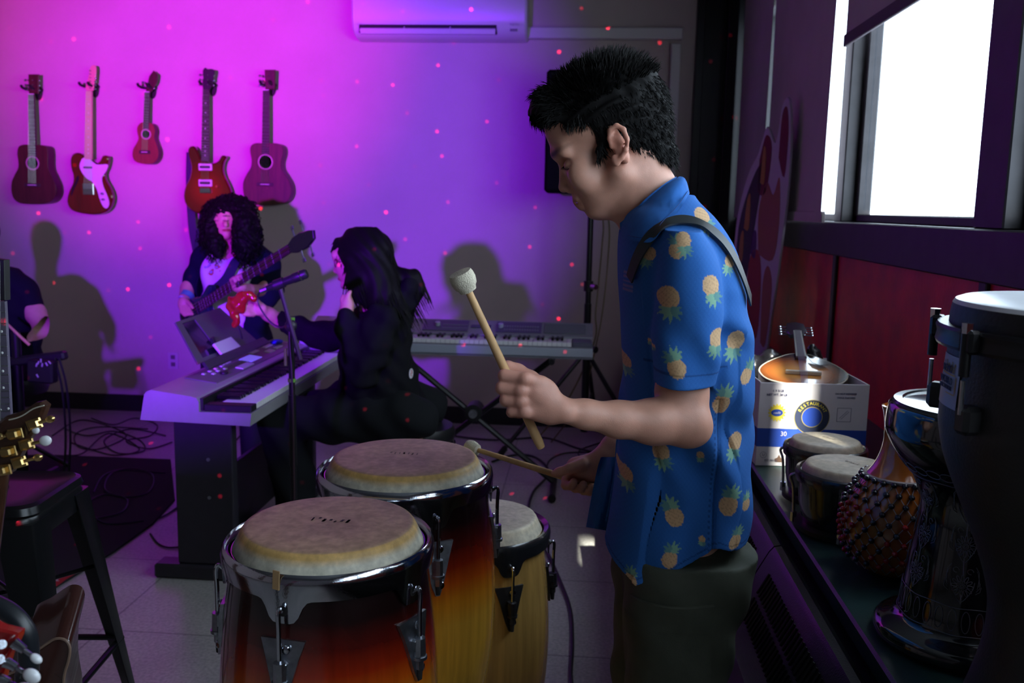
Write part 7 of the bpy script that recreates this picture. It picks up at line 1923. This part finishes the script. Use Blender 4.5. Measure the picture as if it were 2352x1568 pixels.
def jopen(x, y, z):
    xl = np.interp(z[0, 0], [B_(0, 750)[2], B_(0, 660)[2], B_(0, 600)[2], B_(0, 570)[2]], [B_(470, 750)[0], B_(458, 660)[0], B_(468, 600)[0], B_(482, 570)[0]])[None, None, :]
    xr = np.interp(z[0, 0], [B_(0, 800)[2], B_(0, 660)[2], B_(0, 600)[2], B_(0, 570)[2]], [B_(566, 800)[0], B_(583, 660)[0], B_(588, 600)[0], B_(575, 570)[0]])[None, None, :]
    return np.maximum(np.maximum(xl - x, x - xr), y - (YB_ + .02)) 
x_, y_, z_ = J.ax[0][:, None, None], J.ax[1][None, :, None], J.ax[2][None, None, :]
J.D = np.maximum(J.D, -jopen(x_, y_, z_))
J.cap(hd_ + np.array([0, 0, -.06]), B_(519, 572, YB_ + .0), .06, .065, .01, 's')
J.mesh('jacket', M('navy_cloth', (.006, .007, .025), .9, spec=.12, bump=.3), bas)
# trousers below
Q = SDF((hx_ - .25, 4.6, 0), (hx_ + .27, 5.0, .72), .008)
for s_ in (-1, 1): Q.rows([(.02, hx_ + s_ * .10, YB_, .06, .07), (.4, hx_ + s_ * .10, YB_, .07, .08), (.70, hx_ + s_ * .085, YB_, .095, .10)], 2.2, .03)
Q.mesh('trousers', M('dark_denim', (.012, .012, .025), .8), bas)
for s_ in (-1, 1): MB().sphere((hx_ + s_ * .10, YB_ - .05, .035), (.05, .12, .04), 12).build('shoe', M('dark_shoe'), bas)
# curly hair: mass plus curls
Hh = SDF((B_(450, 500)[0], 4.62, B_(0, 610)[2]), (B_(615, 500)[0], 4.98, B_(0, 425)[2]), .005)
Hh.ell(hd_ + np.array([.008, .025, .03]), (.098, .105, .100), None, 0)
Hh.chain(P3([(500, 480, 4.80), (488, 520, 4.76), (492, 560, 4.72), (502, 582, 4.70)]), [.050, .050, .050, .030], .03)
Hh.chain(P3([(548, 475, 4.80), (562, 515, 4.76), (566, 560, 4.72), (560, 588, 4.70)]), [.055, .066, .066, .038], .03)
Hh.chain(P3([(560, 480, 4.86), (572, 540, 4.86), (575, 580, 4.84)]), [.06, .06, .04], .03); Hh.chain(P3([(490, 480, 4.86), (478, 540, 4.86), (478, 575, 4.84)]), [.05, .05, .035], .03)
Hh.ell(B_(518, 506, 4.67), (.046, .075, .085), None, .012, 's')
Hh.warp(lambda x, y, z: .009 * np.sin(x * 95 + 4 * np.sin(z * 40)) * np.sin(z * 85 + 3 * np.sin(x * 50)) * np.cos(y * 60))
hb = Hh.mesh('hair', hairm, bas)
g = MB(); rs_ = np.random.RandomState(5)
for i in rs_.choice(len(Hh.V), 900, replace=False):
    p = Hh.V[i]; d = p - (hd_ + np.array([0, .03, -.02])); d /= np.linalg.norm(d)
    if d[1] < -.75 and abs(d[0]) < .5 and p[2] > hd_[2] - .09 and p[2] < hd_[2] + .05: continue
    L = rs_.uniform(.02, .05); ph = rs_.uniform(0, 6.28); pts = []
    for k in range(7): f = k / 6; pts.append(p + d * (.004 + .010 * math.sin(f * 3)) + np.array([.007 * math.cos(ph + f * 6), .007 * math.sin(ph + f * 6), -L * f]))
    g.tube(pts, [.0022, .0024, .0024, .0022, .0020, .0016, .0006], 4, cap=False)
g.build('curls', hairm, hb)
# wristband
g = MB(); g.tube([B_(433, 675, 4.735), B_(427, 684, 4.715)], .037, 14); g.build('wristband', M('teal_band', (.08, .30, .30), .6), bas)
g = MB(); g.tube([B_(425, 687, 4.705), B_(423, 690, 4.700)], .035, 14); g.build('wristband', M('pale_band', (.5, .5, .7), .6), bas)
# ---- bass guitar
nb0, nb1 = Vector(B_(447, 712, 4.64)), Vector(B_(664, 571, 4.18)); dN = (nb1 - nb0).normalized(); upN = Vector((0, 0, 1)); upN = (upN - dN * upN.dot(dN)).normalized(); fN = dN.cross(upN).normalized(); fN = -fN if fN.y > 0 else fN
bg_ = thing('electric_bass', 'dark bass guitar slung across the curly haired player', 'guitar', nb0)
TBs = Matrix(((dN.x, upN.x, fN.x, nb0.x), (dN.y, upN.y, fN.y, nb0.y), (dN.z, upN.z, fN.z, nb0.z), (0, 0, 0, 1)))
if TBs.to_3x3().determinant() < 0: TBs = TBs @ Matrix.Diagonal((1, -1, 1, 1))
Ln = (nb1 - nb0).length
g = MB(T=TBs); g.prism([(.05, -.030), (Ln, -.021), (Ln, .021), (.05, .030)], .006, bev=.001); fb2 = g.build('fretboard', M('bass_fretboard', (.07, .02, .035), .45), bg_)
g = MB(T=TBs)
for i in range(1, 21): x = .05 + (Ln - .05) * (2 ** (-i / 12) - .30) / .70; g.tube([(x, -.026, .007), (x, .026, .007)], .0013, 4)
g.build('frets', fretw, fb2)
g = MB(T=TBs); g.tube([(0, 0, -.012), (Ln, 0, -.010)], .018, 10); g.build('neck', M('dark_walnut_gloss'), bg_)
bdp = spline([Vector(p) for p in [(.0, .04, 0), (.10, .12, 0), (.06, .15, 0), (-.06, .11, 0), (-.16, .13, 0), (-.32, .15, 0), (-.42, .06, 0), (-.40, -.10, 0), (-.28, -.17, 0), (-.16, -.12, 0), (-.05, -.11, 0), (.03, -.15, 0), (.05, -.11, 0), (.0, -.04, 0), (.0, .04, 0)]], 4)[:-1]
g = MB(T=TBs); g.prism([(p.x * .68 + .13, p.y * .72 - .03) for p in bdp], .04, bev=.008, z0=-.036); g.build('body', M('bass_dark_blue', (.010, .012, .05), .2, coat=.6), bg_)
for x in (.03, -.03): g = MB(T=TBs); g.box((x, 0, .006), (.022, .07, .012), bev=.003); g.build('pickup', black, bg_)
g = MB(T=TBs); g.box((-.10, 0, .008), (.04, .08, .014), bev=.003); g.build('bridge', blackm, bg_)
g = MB(T=TBs)
for i in range(4): y = (i - 1.5) * .0125; g.tube([(-.10, y * 1.3, .014), (Ln + .02, y * .9, .012)], .0010, 4, cap=False)
g.build('strings', stringm, bg_)
g = MB(T=TBs); g.prism([(Ln, -.022), (Ln + .05, -.040), (Ln + .13, -.044), (Ln + .19, -.025), (Ln + .20, .012), (Ln + .17, .024), (Ln + .10, .040), (Ln + .04, .038), (Ln, .022)], .016, bev=.003, z0=-.014); hd2 = g.build('headstock', M('black_gloss'), bg_)
for x, sy in ((.05, 1), (.12, 1), (.07, -1), (.14, -1)):
    g = MB(T=TBs); c = Vector((Ln + x, 0, -.010)); g.cyl((c.x, sy * .03, -.010), (c.x, sy * .075, -.010), .004, seg=8); g.box((c.x, sy * .085, -.010), (.022, .018, .005), bev=.002); g.build('tuning_peg', steel, hd2)
g = MB(); 
stp = spline([B_(505, 560, 4.70), B_(545, 590, 4.67), B_(530, 618, 4.655), B_(510, 650, 4.65), B_(485, 672, 4.645), B_(460, 690, 4.64)], 6)
g.strap(spline([Vector(B_(572, 548, 4.76)), Vector(B_(556, 578, 4.70)), Vector(B_(540, 602, 4.672)), Vector(B_(520, 640, 4.66)), Vector(B_(490, 668, 4.655)), Vector(B_(455, 690, 4.66))], 6), .055, .004, Vector((1, 0, .6)))
g.build('strap', M('navy_strap', (.008, .009, .04), .7), bg_)

# ================================================================== keyboard player, seated in profile facing left
YK = 3.66
K_ = lambda px, py, y=YK: np.array(at(px, py, y))
kp_ = thing('person', 'seated keyboard player with long straight black hair in a black hoodie', 'person', (K_(870, 900)[0], YK, 0))
fk = np.array([-.97, 0, -.24]); uk = np.array([-.24, 0, .97]); RK = np.array([fk, [0, 1, 0], uk]).T
S = SDF((K_(540, 700)[0], 3.30, .42), (K_(985, 700)[0], 4.05, 1.42), .0055)
hk_ = K_(826, 585)
S.ell(hk_, (.095, .074, .100), RK, 0); S.ell(K_(798, 612), (.050, .055, .075), RK, .03); S.ell(K_(793, 655), (.020, .022, .018), RK, .02)
S.cap(K_(777, 600), K_(771, 622), .008, .011, .010); S.ell(K_(781, 640), (.010, .017, .008), RK, .006); S.ell(K_(772, 585), (.014, .045, .02), RK, .02)
for s_ in (-1, 1): S.ell(K_(778, 600, YK + s_ * .032), (.012, .016, .011), RK, .008, 's'); S.ell(K_(783, 601, YK + s_ * .032), (.012, .013, .012), RK, .003)
S.cap(K_(838, 640), K_(862, 720), .05, .055, .03)
S.rows([(.50, -.72, YK, .15, .17), (.62, K_(885, 880)[0], YK, .13, .16), (.8, K_(868, 840)[0], YK, .105, .15), (K_(0, 720)[2], K_(862, 720)[0], YK, .09, .16), (K_(0, 695)[2], K_(862, 700)[0], YK, .05, .10)], 2.3, .03)
# far arm stretched to the left with open hand, near arm bent with the hand at the chin
S.chain(P3([(640, 736, 3.82), (618, 722, 3.78), (602, 712, 3.75)]), [.034, .030, .026], .012)
S.ell(K_(590, 708, 3.735), (.042, .018, .030), None, .014)
for (a, b_, c) in [((578, 700), (570, 692), (562, 690)), ((577, 708), (566, 704), (556, 704)), ((577, 716), (565, 714), (551, 717)), ((582, 722), (572, 722), (560, 722))]: S.chain(P3([(*a, 3.72), (*b_, 3.70), (*c, 3.69)]), [.0115, .010, .0085], .004)
S.chain(P3([(598, 700, 3.73), (590, 692, 3.70), (582, 688, 3.685)]), [.013, .011, .009], .005)
S.chain(P3([(792, 735, 3.50), (795, 715, 3.50), (798, 700, 3.51)]), [.030, .027, .026], .01)
S.ell(K_(798, 695, 3.515), (.022, .028, .034), None, .010)
for i in range(4): S.chain(P3([(797, 688, 3.50 + .018 * i), (800, 678, 3.505 + .018 * i), (804, 670, 3.51 + .017 * i)]), [.0105, .010, .0085], .004)
S.chain(P3([(788, 697, 3.50), (786, 688, 3.505), (788, 680, 3.51)]), [.011, .0095, .008], .004)
def sk2(V):
    c = np.tile(np.array([.55, .28, .22]), (len(V), 1)); d = (V - K_(780, 641)) @ RK; m = (np.abs(d[:, 1]) < .02) & (np.abs(d[:, 2]) < .008) & (np.abs(d[:, 0]) < .02); c[m] = (.42, .10, .10); return c
S.mesh('body', skinm, kp_, sk2)
gl = MB()
for s_ in (-1, 1): gl.tube([Vector(K_(772, 603, YK + s_ * .034) + np.array([0, .022 * math.cos(a), .018 * math.sin(a)])) for a in [2 * math.pi * i / 18 for i in range(18)]], .0016, 6, closed=True)
gl.tube([K_(771, 602, YK - .012), K_(770, 600, YK), K_(771, 602, YK + .012)], .0016, 6)
for s_ in (-1, 1): gl.tube([K_(772, 602, YK + s_ * .056), K_(825, 598, YK + s_ * .076)], .0015, 6)
gl.build('glasses', black, kp_)
hood = M('black_fleece', (.007, .007, .009), .9, spec=.12, bump=.4, bscale=500)
J = SDF((K_(615, 700)[0], 3.30, .44), (K_(990, 700)[0], 4.05, 1.28), .006)
J.rows([(.535, K_(890, 920)[0], YK, .165, .19), (.60, K_(880, 900)[0], YK, .185, .19), (.72, K_(872, 860)[0], YK, .165, .18), (.85, K_(862, 810)[0], YK, .145, .175), (1.0, K_(866, 770)[0], YK, .135, .18), (K_(0, 712)[2], K_(872, 712)[0], YK, .125, .175), (K_(0, 685)[2], K_(878, 690)[0], YK, .08, .12)], 2.3, 0)
J.chain(P3([(880, 735, 3.50), (856, 800, 3.46), (832, 858, 3.44)]), [.066, .062, .055], .04); J.chain(P3([(832, 858, 3.44), (812, 810, 3.46), (796, 745, 3.49), (794, 730, 3.495)]), [.056, .050, .043, .040], .02)
J.chain(P3([(850, 735, 3.84), (770, 770, 3.88), (735, 772, 3.88)]), [.066, .06, .055], .04); J.chain(P3([(735, 772, 3.88), (690, 755, 3.85), (645, 738, 3.82), (630, 731, 3.80)]), [.052, .045, .039, .036], .02)
# folded hood behind the neck, seen as a lump
J.ell(K_(918, 690), (.070, .10, .085), None, .05); J.ell(K_(945, 662), (.040, .07, .05), None, .04)
J.warp(lambda x, y, z: .005 * np.sin(z * 60 + x * 40 + 2 * np.sin(y * 25)) + .004 * np.sin(x * 70 - z * 30))
J.cap(K_(838, 640), K_(856, 700), .058, .06, .01, 's')
hm_ = J.mesh('hoodie', hood, kp_)
bk2 = K_(944, 858, 3.50)
h_, n_n, _, _ = BVHTree.FromPolygons([tuple(v) for v in J.V], [tuple(int(i) for i in f) for f in J.F]).ray_cast(Vector(K_(943, 858, 3.2)), Vector(ray(943, 858)))
if h_ is not None:
    n_n = n_n if n_n.y < 0 else -n_n
    fr = frame_from(n_n, (1, 0, 0)); Tm = Matrix.Translation(h_ + n_n * .002) @ fr.to_4x4()
    g = MB(T=Tm); g.prism([(.013 * math.cos(a), .028 * math.sin(a)) for a in [2 * math.pi * i / 20 for i in range(20)]], .0015); pr_ = g.build('back_print', M('print_pale', (.55, .52, .56), .8), hm_)
    g = MB(T=Tm); g.tube([(-.006, .016, .002), (.004, .006, .002), (-.004, -.004, .002), (.005, -.014, .002)], .0018, 5); g.build('print_mark', M('rug_red'), pr_)
# trousers and legs: thigh forward (left), shin down
tr2 = M('charcoal_cotton', (.010, .011, .013), .9, spec=.15, bump=.3)
Q = SDF((K_(590, 1100)[0] - .06, 3.30, .0), (-.50, 4.0, .72), .007)
for s_, cy in ((-1, 3.55), (1, 3.78)):
    kn_ = np.array([K_(640 if s_ < 0 else 655, 975, cy)[0], cy, K_(640, 965, cy)[2]])
    Q.chain([np.array([-.76, cy, .60]), np.array([-.98, cy, .595]), kn_], [.115, .105, .085], .04)
    an_k = np.array([kn_[0] + .10 if s_ < 0 else kn_[0] + .02, cy, .10]); Q.chain([kn_, kn_ * .5 + an_k * .5 + np.array([.01, 0, 0]), an_k], [.085, .082, .070], .03)
    Q.ell((-.70, cy, .60), (.14, .11, .10), None, .04)
Q.warp(lambda x, y, z: .006 * np.sin(x * 40 + z * 30 + np.sin(y * 30)))
Q.mesh('trousers', tr2, kp_)
for s_, cy in ((-1, 3.55), (1, 3.78)):
    kx = K_(640 if s_ < 0 else 655, 975, cy)[0] + (.08 if s_ < 0 else 0)
    g = MB(); g.sphere((kx - .04, cy, .045), (.13, .05, .045), 14); g.build('shoe', M('dark_shoe'), kp_)
# straight hair
Hk = SDF((K_(745, 600)[0], 3.48, K_(0, 735)[2]), (K_(985, 600)[0], 3.88, K_(0, 505)[2]), .005)
Hk.ell(K_(836, 575), (.112, .090, .105), RK, 0)
Hk.chain(P3([(775, 560, 3.66), (768, 590, 3.66)]), [.020, .014], .03)
Hk.chain(P3([(848, 590, 3.62), (858, 640, 3.60), (880, 680, 3.58), (915, 712, 3.58)]), [.085, .080, .066, .035], .04)
Hk.chain(P3([(856, 590, 3.70), (880, 650, 3.72), (925, 700, 3.72)]), [.085, .075, .035], .04)
Hk.chain(P3([(818, 600, 3.60), (822, 650, 3.575), (830, 690, 3.56)]), [.045, .045, .020], .03)
Hk.chain(P3([(905, 640, 3.66), (945, 640, 3.66), (958, 665, 3.66), (945, 705, 3.66)]), [.05, .035, .030, .018], .03)
Hk.ell(K_(782, 622), (.034, .075, .062), RK, .010, 's')
Hk.warp(lambda x, y, z: .003 * np.sin((x * .8 + z * .3) * 130 + y * 60 + 3 * np.sin(z * 20)))
hh = Hk.mesh('hair', hairm, kp_)
g = MB(); rs_ = np.random.RandomState(11)
for i in rs_.choice(len(Hk.V), 1100, replace=False):
    p = Hk.V[i]; dn_ = p - hk_; 
    t_ = np.clip((K_(0, 560)[2] - p[2]) / .25, 0, 1); fl = np.array([.15 + .45 * t_, 0, -1.0]); nn = dn_ / np.linalg.norm(dn_)
    if dn_ @ fk > .05: fl = np.array([-.15, 0, -1.0])
    L = rs_.uniform(.04, .09); 
    if p[0] < K_(800, 0)[0]: L = .02
    g.tube([p - nn * .002, p + fl * L * .5 + nn * .002, p + fl * L + nn * .001 + rs_.normal(0, .004, 3)], [.0016, .0014, .0003], 4, cap=False)
g.build('hair_strands', hairm, hh)
# red toy in her outstretched hand
S = SDF((K_(515, 700)[0] - .03, 3.58, K_(0, 765)[2]), (K_(600, 700)[0], 3.80, K_(0, 655)[2]), .004)
for px, py, r in [(545, 698, .034), (558, 684, .028), (568, 676, .024), (580, 682, .020), (532, 700, .024), (528, 688, .014), (540, 725, .022), (541, 742, .018), (537, 712, .024), (552, 705, .026)]:
    S.ell(K_(px, py, 3.68), (r, r * .8, r * 1.05), None, .008)
S.warp(lambda x, y, z: .004 * np.sin(x * 130) * np.sin(z * 110))
toy = thing('red_toy', 'glossy red lumpy toy held out in the hand of the seated player', 'toy', K_(545, 740, 3.68))
S.mesh('figure', M('red_gloss_toy', (.32, .008, .012), .18, coat=.8), toy)
MB().tube([K_(546, 748, 3.68), K_(552, 762, 3.68), K_(556, 778, 3.69)], .004, 6).build('tail', black, toy)

# ================================================================== drummer cut off by the left edge
YD2 = 4.45
D_ = lambda px, py, y=YD2: np.array(at(px, py, y))
dr2 = thing('person', 'drummer in a dark short sleeved shirt cut off by the left edge, holding a stick', 'person', (D_(-40, 800)[0], YD2, 0))
S = SDF((D_(-130, 700)[0], 3.98, .46), (D_(125, 700)[0], 4.72, 1.62), .0065)
S.ell(D_(-45, 545), (.075, .095, .105), None, 0); S.cap(D_(-45, 575), D_(-45, 620), .055, .06, .03)
S.ell(D_(-45, 565, YD2 - .06), (.045, .045, .06), None, .03); S.cap(D_(-45, 555, YD2 - .10), D_(-45, 563, YD2 - .115), .009, .012, .01)
S.rows([(.50, D_(-45, 0)[0], YD2, .16, .12), (1.0, D_(-45, 0)[0], YD2, .15, .10), (D_(0, 645)[2], D_(-45, 0)[0], YD2, .11, .07), (D_(0, 622)[2], D_(-45, 0)[0], YD2, .08, .05)], 2.3, .03)
for s_ in (1, -1):
    f = lambda px, py, y: D_(-45 + s_ * (px + 45), py, y)
    S.chain([f(55, 670, 4.45), f(82, 720, 4.40), f(98, 752, 4.34)], [.055, .050, .042], .02); S.chain([f(98, 755, 4.34), f(85, 775, 4.22), f(66, 780, 4.14)], [.045, .038, .028], .02)
    S.ell(f(60, 776, 4.12), (.034, .028, .036), None, .012)
    for i in range(4): S.chain([f(52 + 2 * i, 768 + 6 * i, 4.095), f(46 + 2 * i, 772 + 6 * i, 4.08), f(50 + 2 * i, 777 + 6 * i, 4.075)], [.012, .011, .010], .004)
S.mesh('body', skinm, dr2, lambda V: np.tile(np.array([.50, .30, .22]), (len(V), 1)))
J = SDF((D_(-150, 700)[0] - .05, 4.2, .50), (D_(125, 700)[0], 4.72, 1.34), .007)
J.rows([(.52, D_(-45, 0)[0], YD2, .20, .15), (.9, D_(-45, 0)[0], YD2, .18, .135), (1.05, D_(-45, 0)[0], YD2, .17, .125), (D_(0, 640)[2], D_(-45, 0)[0], YD2, .13, .09), (D_(0, 618)[2], D_(-45, 0)[0], YD2, .08, .06)], 2.3, 0)
for s_ in (1, -1):
    f = lambda px, py, y: D_(-45 + s_ * (px + 45), py, y)
    J.chain([f(20, 645, 4.45), f(52, 665, 4.45), f(74, 712, 4.41)], [.07, .068, .058], .03)
J.cap(D_(-45, 575), D_(-45, 612), .06, .066, .008, 's'); J.warp(lambda x, y, z: .005 * np.sin(z * 50 + x * 40))
J.mesh('dark_shirt', M('dark_navy_cotton', (.006, .006, .014), .9, spec=.12), dr2)
Q = SDF((D_(-200, 700)[0], 4.0, 0), (D_(120, 700)[0], 4.7, .62), .01)
for s_ in (-1, 1): cx_k = D_(-45, 0)[0] + s_ * .16; Q.chain([np.array([D_(-45, 0)[0] + s_ * .09, 4.47, .60]), np.array([cx_k, 4.12, .56]), np.array([cx_k, 4.20, .08])], [.09, .07, .055], .03)
Q.mesh('trousers', M('charcoal_cotton'), dr2)
H = SDF((D_(-110, 0)[0], 4.3, D_(0, 560)[2]), (D_(20, 0)[0], 4.62, 1.66), .007); H.ell(D_(-45, 530, YD2 + .02), (.085, .10, .10), None, 0); H.ell(D_(-45, 560, YD2 - .08), (.06, .07, .085), None, .01, 's'); H.mesh('hair', hairm, dr2)
t = thing('drumstick', 'wooden drumstick in the drummer\'s hand at the left edge', 'drumstick', D_(40, 765, 4.07))
MB().tube([D_(68, 792, 4.09), D_(50, 776, 4.08), D_(0, 728, 4.05)], [.0075, .0075, .005], 8).build('shaft', M('birch_wood'), t); MB().sphere(D_(-2, 726, 4.05), .007, 8).build('tip', M('birch_wood'), t)
# ------------------------------------------------------------------ unseen sun mask added outside, with gaps for the sun patches
